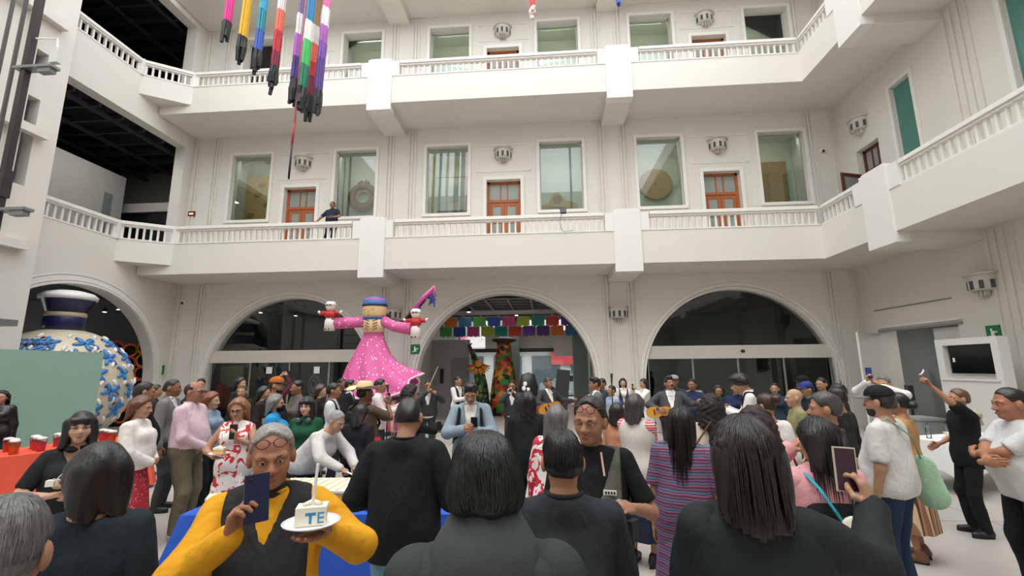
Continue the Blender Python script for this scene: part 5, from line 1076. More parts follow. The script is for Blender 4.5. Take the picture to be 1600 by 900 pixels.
    for s, h0, kn, an in K:
        fd = vec((s * .18, 1, 0)); fd /= np.linalg.norm(fd); V, Q = grow([C(an + vec((0, -.03, -.035)), an + fd * .13 + vec((0, 0, -.05)), .043, .035, .03), C(an + vec((0, -.02, -.02)), an + vec((0, -.005, .015)), .045, .046, .02)], max(.012, br * .7), (), [(an + vec((0, 0, -.075)), vec((0, 0, -1.)))]); so = np_obj('shoe', V * S, Q, mat(shoes, .45, .06), root)
        zb = (an[2] - .085) * S; ol = [(.036 * math.cos(t) * (1.12 if math.sin(t) > 0 else .95), .045 + .118 * math.sin(t)) for t in np.linspace(0, 2 * PI, 15)[:-1]]
        MB().add([(p[0] * S, p[1] * S, zz) for zz in (zb, zb + .02) for p in ol], [tuple(range(13, -1, -1)), tuple(range(14, 28))] + [(i, (i + 1) % 14, 14 + (i + 1) % 14, 14 + i) for i in range(14)]).xf(Matrix.Translation((an[0] * S, an[1] * S, 0)) @ Matrix.Rotation(-s * .18, 4, 'Z')).obj('sole', mat('d8d4cc' if shoes in ('e6e4e0', 'c9b89c') else '121212', .6), so)
    # ---- accessories that belong to the figure
    if glasses:
        gm = mat('5a2a3a' if glasses == 'up' else glasses, .3); dz, dy = (.075, -.012) if glasses == 'up' else (0, 0)
        gr = MB()
        for s in (-1, 1):
            gr.tube([(s * .031 + .024 * math.cos(a), .108 + dy, .107 + dz + .018 * math.sin(a)) for a in np.linspace(0, 2 * PI, 17)], .0022, 5); gr.tube([(s * .055, .106 + dy, .112 + dz), (s * .078, .06, .112 + dz), (s * .08, .0, .108 + dz)], .002, 5)
        gr.tube([(-.009, .11 + dy, .11 + dz), (.009, .11 + dy, .11 + dz)], .002, 5); go = gr.xf(HM).obj('glasses', gm, root, True)
        for s in (-1, 1): MB().ell((s * .031, .108 + dy, .107 + dz), (.023, .0015, .017), 14, 6).xf(HM).obj('lens', glass((.97, .97, .98), .05, .01, 1.12), go, True)
    if moustache: MB().tube([(-.03, .09, .046), (-.012, .104, .055), (.012, .104, .055), (.03, .09, .046)], [.003, .007, .007, .003], 7).xf(HM).obj('moustache', hair_mat(moustache), root, True)
    if beard:
        V, Q = grow([E((0, .03, .05), (.061, .066, .064), .02), E((0, .066, .014), (.034, .028, .026), .02)], hr, [('f', lambda X, Y, Z: Z - .085 + .25 * np.maximum(0, Y)), ('e', (0, .115, .043), (.027, .03, .012)), ('f', lambda X, Y, Z: .0 - Y)]); np_obj('beard', (V * hs @ R.T + hp) * S, Q, hair_mat(beard, .7), root)
    if mask:
        V, Q = grow([E((0, .045, .045), (.06, .066, .055), .02), C((0, .1, .065), (0, .09, .03), .02, None, .03)], hr, [('f', lambda X, Y, Z: Z - .09), ('f', lambda X, Y, Z: .02 - Y)]); np_obj('face_mask', (V * hs @ R.T + hp) * S, Q, cloth(mask), root)
    if hat:
        kind, hc = hat[:2]
        if kind == 'cap':
            V, Q = grow([E((0, -.005, .165), (.088, .108, .085), .02)], hr, [('f', lambda X, Y, Z: .150 + .1 * np.maximum(-Y, 0) - Z)]); c_ = np_obj('cap', (V * hs @ R.T + hp) * S, Q, cloth(hc), root)
            P = [(.085 * math.cos(a) * (1 if k_ == 0 else .95), .03 + (.075 if k_ == 0 else .16) * max(0, math.sin(a)) ** .7, (.158 if k_ == 0 else .15 - .012 * abs(math.cos(a)))) for k_ in (0, 1) for a in np.linspace(0, PI, 13)]
            P2 = [(p[0], p[1], p[2] - .006) for p in P]; n_ = 13; br_ = MB().add(P + P2, [(i, i + 1, n_ + i + 1, n_ + i) for i in range(n_ - 1)] + [(2 * n_ + n_ + i, 2 * n_ + n_ + i + 1, 2 * n_ + i + 1, 2 * n_ + i) for i in range(n_ - 1)] + [(n_ + i, n_ + i + 1, 3 * n_ + i + 1, 3 * n_ + i) for i in range(n_ - 1)])
            br_.xf(HM).obj('brim', cloth(hat[2] if len(hat) > 2 else hc), c_, True)
        elif kind == 'cowboy':
            c_ = MB().lathe([(.092, .165), (.09, .2), (.075, .26), (.05, .268), (.0, .25)], 20, (0, -.005, 0), sy=1.25).xf(HM).obj('hat', mat(hc, .8, .12, 30.), root, True)
            vs = []; 
            for q, rad in ((0, .09), (1, .15), (2, .2)):
                for a in np.linspace(0, 2 * PI, 29)[:-1]: vs.append((rad * math.cos(a) * 1.05, rad * math.sin(a) * 1.18 - .005, .168 - .006 * q + .055 * (q / 2) ** 2 * abs(math.cos(a)) ** 2))
            MB().add(vs, [(q * 28 + i, q * 28 + (i + 1) % 28, (q + 1) * 28 + (i + 1) % 28, (q + 1) * 28 + i) for q in (0, 1) for i in range(28)]).xf(HM).obj('brim', mat(hc, .8, .12, 30.), c_, True); MB().lathe([(.096, .168), (.096, .188)], 20, (0, -.005, 0), sy=1.22, cap=False).xf(HM).obj('hat_band', mat('5a4632', .7), c_, True)
        elif kind == 'flat':
            V, Q = grow([E((0, .0, .185), (.098, .125, .06), .02), E((0, .07, .165), (.08, .07, .028), .03)], hr, [('f', lambda X, Y, Z: .150 - Z)]); np_obj('cap', (V * hs @ R.T + hp) * S, Q, cloth(hc), root)
    info = dict(root=root, S=S, HM=HM, up=lambda p: up(p) * S, M=Matrix.Translation((x, y, z)) @ Matrix.Rotation(math.radians(face), 4, 'Z'))
    for k_, (p_, d_, n_) in wr.items(): info[k_] = (p_ * S, d_, n_)
    return info
def W(info, p): return info['M'] @ Vector(tuple(map(float, p)))
def Wd(info, d): return (info['M'].to_3x3() @ Vector(tuple(map(float, d)))).normalized()
# ================================================================== props people hold or wear
def basis(c, up_, nrm):
    u = Vector(up_).normalized(); n = Vector(nrm); n = (n - u * n.dot(u)).normalized(); s = u.cross(n); return Matrix(((s.x, n.x, u.x, c[0]), (s.y, n.y, u.y, c[1]), (s.z, n.z, u.z, c[2]), (0, 0, 0, 1)))
def phone(I, hand, label, up_=(0, 0, 1), nrm=(0, 1, 0), col='17191d', screen='20242c', size=(.075, .155), off=(0, 0, .0), name='phone', glow=0.):
    p, d, n = I[hand]; c = W(I, Vector(tuple(p + d * .085 * I['S'] + n * .022)) + Vector(off)); r = thing(name, label, 'phone', (0, 0, 0)); r.matrix_world = basis(c, Wd(I, up_), Wd(I, nrm)); w, h = size
    # nrm = the side away from the user (camera back); screen on the other side
    MB().box(-w / 2, w / 2, -.005, .005, -h / 2, h / 2).obj('case', mat(col, .35, .03), r); MB().box(-w / 2 + .004, w / 2 - .004, -.0065, -.005, -h / 2 + .005, h / 2 - .005).obj('screen', mat(screen, .15, .2, 30.), r); MB().ell((-w * .25, .006, h * .38), (.008, .003, .008), 10, 5).obj('lens', mat('0a0a0c', .1), r); return r
def held_plate(I, hand, label, letters=False, rz=0.):
    p, d, n = I[hand]; c = W(I, Vector(tuple(p + d * .075 * I['S']))) + Vector((0, 0, .035)); r = cake_plate(tuple(c), rz, label, True, 'cake plates in hands', letters); return r
def dslr(c, rz, label, parent=None):
    r = thing('camera', label, 'camera', tuple(c), rz); MB().box(-.065, .065, -.03, .03, -.045, .04).obj('body', mat('141416', .5), r); MB().box(-.025, .025, -.03, .03, .04, .065).obj('prism', mat('141416', .5), r); MB().lathe([(.034, 0), (.034, .05), (.038, .08), (.03, .085), (.0, .075)], 16).xf(Matrix.Rotation(-PI / 2, 4, 'X')).obj('lens', mat('0e0e10', .3), r, True); return r
def guitar(I, label, c, neck, nrm, sc=1., col='c98a3c'):
    """c = body centre (local), neck = direction of the neck, nrm = front of the guitar, all in the player's frame"""
    r = thing('guitar', label, 'guitar'); r.matrix_world = basis(W(I, c), Wd(I, neck), Wd(I, nrm)) @ Matrix.Scale(sc, 4)
    o = [(.13 + .055 * math.cos(2 * t) + .02 * math.cos(t)) for t in np.linspace(0, 2 * PI, 37)[:-1]]; P = [(o[i] * math.sin(2 * PI * i / 36) * 1.02, -o[i] * math.cos(2 * PI * i / 36) * 1.25) for i in range(36)]
    MB().extr(P, -.05, .05).obj('body', mat('7a4420', .3, .1), r); MB().extr([(x * .97, z * .97) for x, z in P], .05, .054).obj('soundboard', mat(col, .3, .08, 4., stretch=(8, 1, 1)), r)
    MB().lathe([(.0, 0), (.042, 0), (.042, .002)], 20, (0, .055, .05)).xf(Matrix.Translation((0, .055, .05)) @ Matrix.Rotation(PI / 2, 4, 'X') @ Matrix.Translation((0, -.055, -.05))).obj('sound_hole', mat('1a100a', .6), r)
    MB().box(-.025, .025, .03, .062, .15, .58).obj('neck', mat('3a2214', .4), r); MB().box(-.032, .032, .025, .05, .58, .72).obj('head', mat('4a2c18', .4), r); MB().box(-.05, .05, .054, .066, -.12, -.1).obj('bridge', mat('2a180e', .5), r)
    for q in range(6): MB().tube([(-.02 + q * .008, .066, -.11), (-.017 + q * .007, .064, .6)], .0012, 4).obj('string', GREYM, r)
    return r
def backpack(I, label, col, m=None, z=1.18, w=.15, h=.22, flap=None):
    r = thing('backpack', label, 'bag'); r.matrix_world = I['M']; S = I['S']; mm = m or cloth(col)
    V, Q = grow([C((-w * .55, -.2, z - h * .6), (-w * .55, -.19, z + h * .45), .085, .075, .06), C((w * .55, -.2, z - h * .6), (w * .55, -.19, z + h * .45), .085, .075, .06), E((0, -.27, z - h * .3), (w * .7, .05, h * .4), .03)], .014); np_obj('pack', V * S, Q, mm, r)
    for s in (-1, 1): MB().tube([tuple(Vector(p) * S) for p in ((s * .1, -.15, z + .2), (s * .12, -.03, z + .265), (s * .125, .1, z + .2), (s * .135, .155, z + .02), (s * .16, .02, z - .16), (s * .13, -.14, z - .2))], .02, 8, flat=.4).obj('strap', cloth(flap or col), r, True)
    MB().tube([tuple(Vector(p) * S) for p in ((-.04, -.17, z + .2), (0, -.18, z + .25), (.04, -.17, z + .2))], .01, 6).obj('handle', cloth(flap or col), r, True); MB().tube([tuple(Vector(p) * S) for p in ((-w * .6, -.3, z + .02), (0, -.325, z + .06), (w * .6, -.3, z + .02))], .005, 5).obj('zip', GREYM, r); return r
def neck_thing(I, name, label, cat, col, rad=.075, th=.016, drop=.0):
    r = thing(name, label, cat); r.matrix_world = I['M']; S = I['S']
    ring = [tuple(I['up']((rad * math.cos(a), -.01 + (rad + .01) * math.sin(a), 1.435 - drop * max(0, math.sin(a))))) for a in np.linspace(-PI * 1.4, PI * .4, 20)]; return r, ring
HANG = None
def A_(x, y, z, **k): return dict(dict(to=(x, y, z)), **k)
PH = lambda s, z=1.32, y=.34: A_(s * .06, y, z, pose='hold', palm=(-s * .6, .2, .3), dir=(0, .25, 1), hint=(s, -.2, -1))          # hand holding something up before the face
CROSS = dict(L=A_(.13, .19, 1.17, pose='relax', dir=(1, 0, .1), hint=(-.8, .4, -.6), palm=(0, -1, 0)), R=A_(-.13, .22, 1.14, pose='relax', dir=(-1, 0, .1), hint=(.8, .4, -.6), palm=(0, -1, 0)))
FRONT = dict(L=A_(-.05, .2, .97, dir=(1, .3, 0), hint=(-1, -.5, -.5), palm=(0, -1, 0)), R=A_(.05, .21, .97, dir=(-1, .3, 0), hint=(1, -.5, -.5), palm=(0, -1, 0)))
JEANS = lambda c: mat(c, .85, .25, 4., .3, 60., name='denim', spec=.2)
DHAIR, BHAIR, GHAIR = '120e0d', '33200f', '77736f'
# ------------------------------------------------------------------ foreground
I = person('man in yellow shirt and dark vest holding phone and cake plate', -1.2, 1.98, 205, 1.69, 'm', 1.2, skin='a8714f', hair=('high', '8f8c88', .1), brow='4a4038', vo=.06, vz=1.26, top=dict(col='d79a1e', fit=.02, hem=.84), bottom=dict(col='24272c'), vest='2b2b2c', collar='d79a1e', glasses='up', inner='2a2a2a',
           arms=dict(R=A_(.09, .29, 1.36, pose='hold', palm=(-.8, .3, 0), dir=(-.15, .2, 1), hint=(1, -.1, -1)), L=A_(-.22, .30, 1.34, pose='flat', palm=(0, 0, 1), dir=(.55, 1, .1), hint=(-1, -.5, -.8))), head=(.12, -.1, .06), hs=1.05)
phone(I, 'R', 'navy phone held up before the yellow-shirted man\'s chin', (0.05, 0, 1), (-.3, 1, .1), '1a2348', '10131c', (.082, .17), (-.045, .0, .05)); p = I['R'][0]
held_plate(I, 'L', 'plate with lettered cake slice held by the yellow-shirted man', True, .35)
r = thing('wristwatch', 'black wristwatch on the yellow-shirted man\'s raised wrist', 'watch'); p_, d_, n_ = I['R']; r.matrix_world = basis(W(I, p_ - d_ * .03), Wd(I, d_), Wd(I, -n_)); MB().lathe([(.033, -.012), (.036, 0), (.033, .012)], 18, cap=False).obj('strap', BLK, r, True); MB().ell((0, .034, 0), (.017, .009, .017), 12, 7).obj('case', mat('202226', .3), r, True)
I = person('person in charcoal coat with wide collar and glossy black hair, seen from behind', -.17, 1.27, 8, 1.755, 'm', 1.08, skin='bd8a68', hair=('mop', '0e0b0a', .1), top=dict(col='3d4244', fit=.03, hem=.55, m=mat('34393b', .8, .1, 9., .25, 22., spec=.25)), head=(0, -.12, 0), collar=None, hs=1.0, strands=2200, mask='0c0c0d', face_parts=False)
S = I['S']; vs = []
for q, (rad, z, t) in enumerate(((.068, 1.53, 0), (.08, 1.53, 0), (.15, 1.425, 0), (.145, 1.415, 0))):
    for a in np.linspace(PI * .75, PI * 2.25, 25): vs.append(tuple(I['up']((rad * math.cos(a) * 1.08, -.01 + rad * .78 * math.sin(a), z - .02 * abs(math.cos(a)) * (q > 1)))))
MB().add(vs, [(q * 25 + i, q * 25 + i + 1, (q + 1) * 25 + i + 1, (q + 1) * 25 + i) for q in range(3) for i in range(24)]).obj('collar', mat('3a4042', .8, .1, 9., .25, 22.), I['root'], True)
I = person('man with slicked-back black hair and dark grey shirt, seen from behind', .06, 1.92, 2, 1.69, 'm', 1.1, skin='b5825f', hair=('slick', '0d0b0b', .1), top=dict(col='2c3034', fit=.02, sleeve=.42, hem=.8), bottom=dict(col='1a1b1e'), collar='2a2e32', beard='120e0c', strands=700, hs=.98, arms=dict(R=A_(.26, .1, .84)), face_parts=False)
I = person('woman in black blazer with long dark hair filming, seen from behind', .64, 1.58, -8, 1.775, 'f', 1.08, skin='b98a6c', hair=('straight', '1c1412', .12), top=dict(col='1f2628', fit=.026, hem=.7, m=mat('1d2426', .75, .12, 9., .25, 22., spec=.25)), bottom=dict(col='1a1c20'), strands=900, face_parts=False, hs=1.0,
           arms=dict(R=A_(.47, .32, 1.37, pose='hold', palm=(-.6, .5, 0), dir=(-.1, .15, 1), hint=(.6, -.3, -1.2)), L=A_(-.12, .3, 1.0)))
phone(I, 'R', 'phone with pale case held up by the woman in black blazer', (.05, 0.1, 1), (0, 1, -.2), 'cdbfb0', '3a2030', (.075, .16), (-.03, .0, .045))
r = thing('bracelet_watch', 'dark wristwatch on the blazer woman\'s raised wrist', 'watch'); p_, d_, n_ = I['R']; r.matrix_world = basis(W(I, p_ - d_ * .035), Wd(I, d_), Wd(I, -n_)); MB().lathe([(.033, -.012), (.036, 0), (.033, .012)], 18, cap=False).obj('strap', BLK, r, True); MB().ell((.0, .034, 0), (.016, .009, .016), 12, 7).obj('dial', mat('3a3d40', .2), r, True)
person('woman with dark bobbed hair and blue-black jacket at lower left, from behind', -1.80, 1.76, 30, 1.648, 'f', 1.05, skin='bb8c6c', hair=('bob', '100d0d', .03), top=dict(col='222c33', fit=.025, hem=.7), head=(.55, -.12, .05), strands=0, hs=1.02, face_parts=False)
person('grey-haired head of a spectator in the bottom left corner', -1.24, 1.0, 35, 1.64, 'm', 1.05, skin='a87a5c', hair=('short', '5f5d5a', .1), top=dict(col='2a2c30', fit=.02), strands=1600, hs=1.05, head=(0, -.15, 0), face_parts=False)
I = person('man in black jacket and light jeans at the cake table, from behind', -.90, 2.92, 2, 1.76, 'm', 1.12, skin='b07f60', hair=('buzz', '15110f', .1), top=dict(col='1c1e20', fit=.028, hem=.78), bottom=dict(m=JEANS('6f98ad'), fit=.018), arms=dict(L=A_(-.24, .22, 1.05), R=A_(.24, .22, 1.05)), head=(0, -.35, 0), collar='1a1b1d', face_parts=False)
I = person('woman in black V-neck shirt with scarf looking at the camera', -3.58, 3.32, 228, 1.63, 'f', 1.12, skin='c79a7c', hair=('fringe', '15110f', .0), top=dict(col='202326', sleeve=.42, v=(.085, 1.25), hem=.8), inner='none', bottom=dict(col='191b1f'), head=(.0, .05, 0), arms=dict(R=A_(.12, .27, 1.14, pose='grip', palm=(-.5, 0, -1), dir=(-1, .4, .1), hint=(1, -.6, -.7)), L=A_(.02, .30, 1.2, pose='hold', palm=(0, 0, 1), dir=(.8, .5, .1), hint=(-1, -.6, -.7))))
r, ring = neck_thing(I, 'neck_scarf', 'black scarf round the neck of the V-neck woman', 'scarf', '111214'); MB().tube(ring, .017, 10).obj('loop', cloth('141518'), r, True); MB().ell(tuple(I['up']((.03, .085, 1.425))), (.035, .02, .02), 10, 7).obj('knot', cloth('141518'), r, True)
r = thing('paper_cube', 'small white card held by the V-neck woman', 'card', tuple(W(I, Vector(tuple(I['L'][0] + I['L'][1] * .1)) + Vector((0, 0, .03)))), .4); MB().box(-.03, .03, -.02, .02, -.02, .02).obj('card', PAPER, r); MB().tube([(.02, 0, .02), (.07, 0, .09)], .003, 5).obj('stick', PAPER, r)
I = person('man with glasses pushed up, grey vest and camera, facing right of camera', .25, 2.78, 172, 1.75, 'm', 1.12, skin='a8775a', hair=('high', '1f1c1a', .1), top=dict(col='17181a', sleeve=.42, fit=.016), vest='5c5a54', glasses='up', vo=.11, bottom=dict(col='23344f'), head=(-.25, -.08, -.05), hs=1.06, arms=dict(L=A_(-.2, .26, 1.2, pose='hold', palm=(.6, .3, -.4))))
dslr(W(I, Vector(tuple(I['L'][0])) + Vector((.04, .09, -.06))), math.radians(140), 'black camera in the hand of the man in grey vest')
r = thing('name_patch', 'white lettered patch on the grey vest', 'badge', (0, 0, 0)); r.matrix_world = I['M'] @ Matrix.Translation(tuple(I['up']((-.1, .155, 1.24)))); MB().box(-.035, .035, -.004, .004, -.012, .012).obj('patch', PAPER, r)
for q in range(4): MB().box(-.028 + q * .015, -.019 + q * .015, .004, .005, -.007, .007).obj('lettering', BLK, r)
for s in (-1, 1): MB().tube([tuple(I['up']((s * .06, .09, 1.43))), tuple(I['up']((s * .075, .145, 1.32)))], .006, 6).obj('strap_trim', mat('c9a49c', .6), I['root'])
# ------------------------------------------------------------------ middle ground, left side
I = person('woman with black leather jacket at the left edge behind fruit cups', -9.3, 7.2, 215, 1.62, 'f', 1.05, skin='b98c6e', hair=('straight', '15110f', .22), top=dict(m=mat('17181b', .28, .1, 6., .4, 18.), fit=.026, hem=.88))
person('man in black jacket from behind left of the grey suit', -5.0, 5.35, -40, 1.80, 'm', 1.15, skin='9c6a4b', hair=('buzz', '14110f', .1), top=dict(col='17191d', fit=.024), bottom=dict(col='20222a'), collar='17191d')
person('woman with long brown hair, white sweater and red lace skirt', -4.62, 4.92, -75, 1.645, 'f', 1.12, skin='c08e70', hair=('long', '5a3520', .27), brow='3a2416', top=dict(col='e3ded6', hem=.9, fit=.02), bottom=dict(kind='skirt', m=ramp_mat('voronoi', ['e8b0b4', 'b52a3c', 'b52a3c'], 34., .7, pos=[0, .25, .7]), hem=.14, flare=.1), shoes='d9d3cc', head=(0, -.1, 0), arms=FRONT)
person('man in grey suit and white open shirt behind the pink shirt', -5.5, 6.35, -70, 1.81, 'm', 1.08, skin='8c5c40', hair=('buzz', '14110f', .1), top=dict(col='75736f', fit=.024, v=(.08, 1.12)), inner='e6e4e0', bottom=dict(col='3a3a3e'), collar='75736f')
person('balding man in pale pink shirt and olive trousers with glasses', -4.4, 5.42, -80, 1.80, 'm', 1.22, skin='a8735a', hair=('receding', '1d1714', .1), top=dict(col='d6bcc2', fit=.018, hem=.96), bottom=dict(col='6b6652', fit=.02), shoes='c9b89c', glasses='1a1a1a', collar='d6bcc2', arms=FRONT)
person('woman\'s face with dark hair glimpsed left of the grey suit', -7.43, 8.2, -60, 1.67, 'f', 1., skin='a8775a', hair=('tied', '17120f', .1), top=dict(col='3a3036'))
person('man in dark suit and glasses touching his chin by the pilaster', -7.55, 9.5, -95 - 60, 1.75, 'm', 1., skin='c09272', hair=('short', '15110f', .1), top=dict(col='23272f', fit=.022, v=(.07, 1.15)), inner='d8d8d8', glasses='1a1a1a', arms=dict(R=A_(.05, .15, 1.42, pose='grip', palm=(0, -1, 0), hint=(1, 0, -1))))
person('red-haired woman in blue denim jacket and wide dark trousers', -4.75, 6.2, -85, 1.62, 'f', 1.05, skin='c39878', hair=('long', '7a3f24', .2), brow='5a3018', top=dict(m=ramp_mat('noise', ['5f7590', '8fa3b8', '6f86a0'], 30., .85, interp='LINEAR'), fit=.022, hem=.85), bottom=dict(col='16181d', flare=.06, fit=.02), shoes='d9d3cc')
person('woman with dark hair behind the red-haired woman', -5.55, 7.05, -70, 1.60, 'f', 1., skin='b5886a', hair=('tied', '17120f', .1), top=dict(col='39404a'))
FLOR = ramp_mat('noise', ['efe6e0', 'efe6e0', 'c8323a', 'c8323a'], 9., .8, pos=[0, .3, .55, .62], distort=1.5)
I = person('woman in white and red floral dress photographing with a phone', -3.52, 5.05, 203, 1.61, 'f', 1.08, skin='b8835f', hair=('long', '8a5f3c', .2), brow='5a3f28', top=dict(m=FLOR, sleeve=0., hem=.8), bottom=dict(kind='dress', m=FLOR, hem=.22, flare=.08), glasses='2a2a2a', shoes='b9866a', head=(-.12, -.15, 0), arms=dict(L=PH(-1, 1.28, .32), R=A_(.14, .26, 1.08, pose='flat', palm=(0, 0, 1), dir=(-.7, .7, 0), hint=(1, -.6, -.6))))
phone(I, 'L', 'black phone raised by the woman in floral dress', (0, 0, 1), (0, 1, 0), '15161a', '15161a'); held_plate(I, 'R', 'cake plate with napkin held by the floral dress woman', False, .2)
person('woman with dark hair far behind, beside the crimson skirt display', -6.65, 9.5, -95, 1.76, 'f', 1., skin='c39878', hair=('long', '15110f', .2), top=dict(col='26262a'))
person('older woman with brown hair in dark cardigan facing the camera', -5.75, 8.3, 195, 1.64, 'f', 1.08, skin='b98a6c', hair=('tied', '4a3324', .1), top=dict(col='2a2624', fit=.02))
person('woman with glossy black hair looking right in dark clothes', -4.95, 7.7, -75, 1.65, 'f', 1.05, skin='c09474', hair=('bob', '12100f', .04), top=dict(col='2c2728', fit=.02))
person('bearded man in orange cap and black T-shirt', -4.3, 7.0, -80, 1.81, 'm', 1.12, skin='b07e5c', hair=('buzz', '2a1c14', .1), hat=('cap', 'b0642f', '2c2c30'), beard='2a1c14', top=dict(col='1c1d20', sleeve=.42), bottom=dict(col='23252b'))
person('man in mauve-grey sweater gesturing beside the orange cap', -4.35, 7.75, 140, 1.74, 'm', 1.1, skin='9c6a4c', hair=('short', '15110f', .1), top=dict(col='5f5654', fit=.02), arms=dict(L=A_(-.08, .3, 1.22, pose='flat', palm=(0, 0, -1), dir=(1, .5, 0), hint=(-1, 0, -.5))))
person('grey-haired woman with black face mask and bright blue jacket', -3.5, 5.7, -65, 1.625, 'f', 1.1, skin='b98e72', hair=('bob', '6f6c6a', .06), brow='6a6a6a', mask='15161a', top=dict(col='2a8fc4', fit=.026), collar='1c2024', bottom=dict(col='23252b'))
I = person('woman with black fringe and green sweater with headphones round neck', -2.95, 5.5, 185, 1.605, 'f', 1.05, skin='cfa486', hair=('fringe', '100d0d', .04), top=dict(col='1f4f35', fit=.018), bottom=dict(col='202228'), lips='b0483f')
r, ring = neck_thing(I, 'headphones', 'grey headphones round the neck of the green-sweatered woman', 'headphones', '3a3d42', .085, .012, .03); MB().tube(ring, .01, 8).obj('band', mat('2c2e33', .4), r, True)
for s in (-1, 1): MB().ell(tuple(I['up']((s * .065, .1, 1.41))), (.035, .025, .035), 12, 8).obj('ear_cup', mat('4a4d55', .4), r, True)
I = person('person in maroon holding a camera high behind the orange cap', -5.55, 9.0, -5, 1.72, 'm', 1., skin='b58868', hair=('short', '15110f', .1), top=dict(col='4a1f26'), arms=dict(R=A_(.08, .25, 1.78, pose='grip', palm=(-1, 0, 0), hint=(1, 0, -1)), L=A_(-.08, .25, 1.76, pose='grip', palm=(1, 0, 0), hint=(-1, 0, -1))))
dslr(W(I, Vector(tuple(I['R'][0])) + Vector((-.06, .06, .06))), 0, 'compact camera held up behind the orange cap')
person('woman with brown hair looking right beside the white oval panel', -4.3, 8.45, -80, 1.64, 'f', 1., skin='c49a7c', hair=('long', '3a2218', .2), top=dict(col='2a1f1f'))
person('man in navy waistcoat with white sleeves by the pink doll', -3.45, 7.2, -75, 1.71, 'm', 1.05, skin='a06c4c', hair=('short', '14110f', .1), top=dict(col='d9d9d8', fit=.02), vest='232a36', bottom=dict(col='22242a'), arms=FRONT)
person('man\'s face far behind left of the pink doll', -4.65, 10.1, -110, 1.72, 'm', 1., skin='8f5f44', hair=('short', '14110f', .1), top=dict(col='2a2a30'))
person('man in dark suit in front of the pink skirt\'s left edge', -4.1, 9.3, -75, 1.71, 'm', 1.05, skin='9c6a4c', hair=('short', '14110f', .1), top=dict(col='1b1d22', fit=.022, v=(.07, 1.15)))
I = person('man in straw cowboy hat, brown shirt and beige trousers, from behind', -2.42, 5.95, -28, 1.74, 'm', 1.1, skin='8a5a40', hair=('buzz', '1a1412', .1), hat=('cowboy', 'd9c79c'), top=dict(col='5f5040', sleeve=.42, fit=.018), bottom=dict(col='b5a78e', fit=.02), arms=dict(R=PH(1, 1.42, .36)), head=(-.2, 0, .0))
backpack(I, 'black backpack on the man in straw hat', '16171a'); phone(I, 'R', 'white-backed phone held up by the man in straw hat', (0, 0, 1), (0, 1, 0), 'd9d4d2', '1d1f24')
r = thing('hip_bag', 'red bag hanging at the hip of the man in straw hat', 'bag'); r.matrix_world = I['M']; MB().extr([(.2, .72), (.2, 1.0), (.27, 1.08), (.32, .98), (.31, .72)], -.08, .06).obj('pouch', cloth('c2303c'), r); MB().tube([(.24, -.02, 1.06), (.16, .05, 1.4)], .008, 6).obj('strap', BLK, r)
I = person('musician with dark glasses and white neck scarf before the pink doll', -3.0, 8.05, -80, 1.75, 'm', 1., skin='a8755a', hair=('short', '14110f', .1), glasses='0a0a0a', top=dict(col='d8c8c8', fit=.02), collar='ececec', bottom=dict(col='2a2c30'), arms=dict(R=A_(.1, .35, 1.2, pose='hold'), L=A_(-.1, .36, 1.25, pose='hold')))
I = person('woman with curly black hair and glasses carrying a camera, black clothes', -1.95, 6.45, -60, 1.69, 'f', 1.08, skin='b5866a', hair=('curly', '15110f', .02), glasses='1a1a1a', top=dict(col='1b1c20', fit=.024), bottom=dict(col='2a2c32'), arms=dict(R=A_(.05, .36, 1.06, pose='hold', palm=(0, 0, 1))))
dslr(W(I, Vector(tuple(I['R'][0])) + Vector((0, .06, .06))), math.radians(-60), 'black camera of the curly-haired woman left of the denim jacket'); r = thing('shoulder_bag', 'black shoulder bag of the curly-haired woman left of the denim jacket', 'bag'); r.matrix_world = I['M']; MB().extr([(-.36, .78), (-.34, 1.02), (-.18, 1.05), (-.16, .8)], -.12, .02).obj('bag', cloth('17181b'), r); MB().tube([(-.3, -.05, 1.03), (-.1, -.1, 1.4), (.1, .12, 1.3)], .012, 6).obj('strap', cloth('17181b'), r)
CHAR = dict(fit=.022, v=(.075, 1.12))
def mariachi(label, x, y, face, H, arms, col='3c3e40', hd=(0, 0, 0), tr='cfc9bd', **k):
    I = person(label, x, y, face, H, 'm', 1.1, skin=k.pop('skin', 'a06c4c'), hair=k.pop('hair', ('short', '14110f', .1)), top=dict(col=col, hem=.92, **CHAR), inner='e8e6e2', bottom=dict(col=k.pop('bcol', '34363a')), arms=arms, head=hd, **k); S = I['S']
    MB().ell(tuple(I['up']((0, .13, 1.375))), (.05, .02, .02), 10, 6).obj('bow_tie', cloth('d9d5cc'), I['root'], True)
    for s in (-1, 1):
        for q in range(6): MB().ell(((s * .19) * S, .02 * S, (.8 - q * .11) * S), (.012, .014, .022), 8, 5).obj('trouser_stud', mat(tr, .4), I['root'], True)
        MB().ell(tuple(I['up']((s * .19, .02, 1.33))), (.025, .045, .05), 10, 6).obj('embroidery', mat('a9a695', .6, .3, 40.), I['root'], True)
    return I
I = mariachi('mariachi playing the violin at the left side of the middle arch', -2.62, 10.0, 195, 1.68, dict(L=A_(-.2, .38, 1.4, pose='hold', palm=(1, 0, 0), hint=(-1, 0, -1)), R=A_(.02, .3, 1.45, pose='grip', palm=(-1, 0, 0), hint=(1, 0, -1))), glasses='1a1a1a')
r = thing('violin', 'violin tucked under the violinist\'s chin', 'violin'); r.matrix_world = basis(W(I, I['up']((-.1, .22, 1.44))), Wd(I, (-.4, 1, -.1)), Wd(I, (0, 0, 1)))
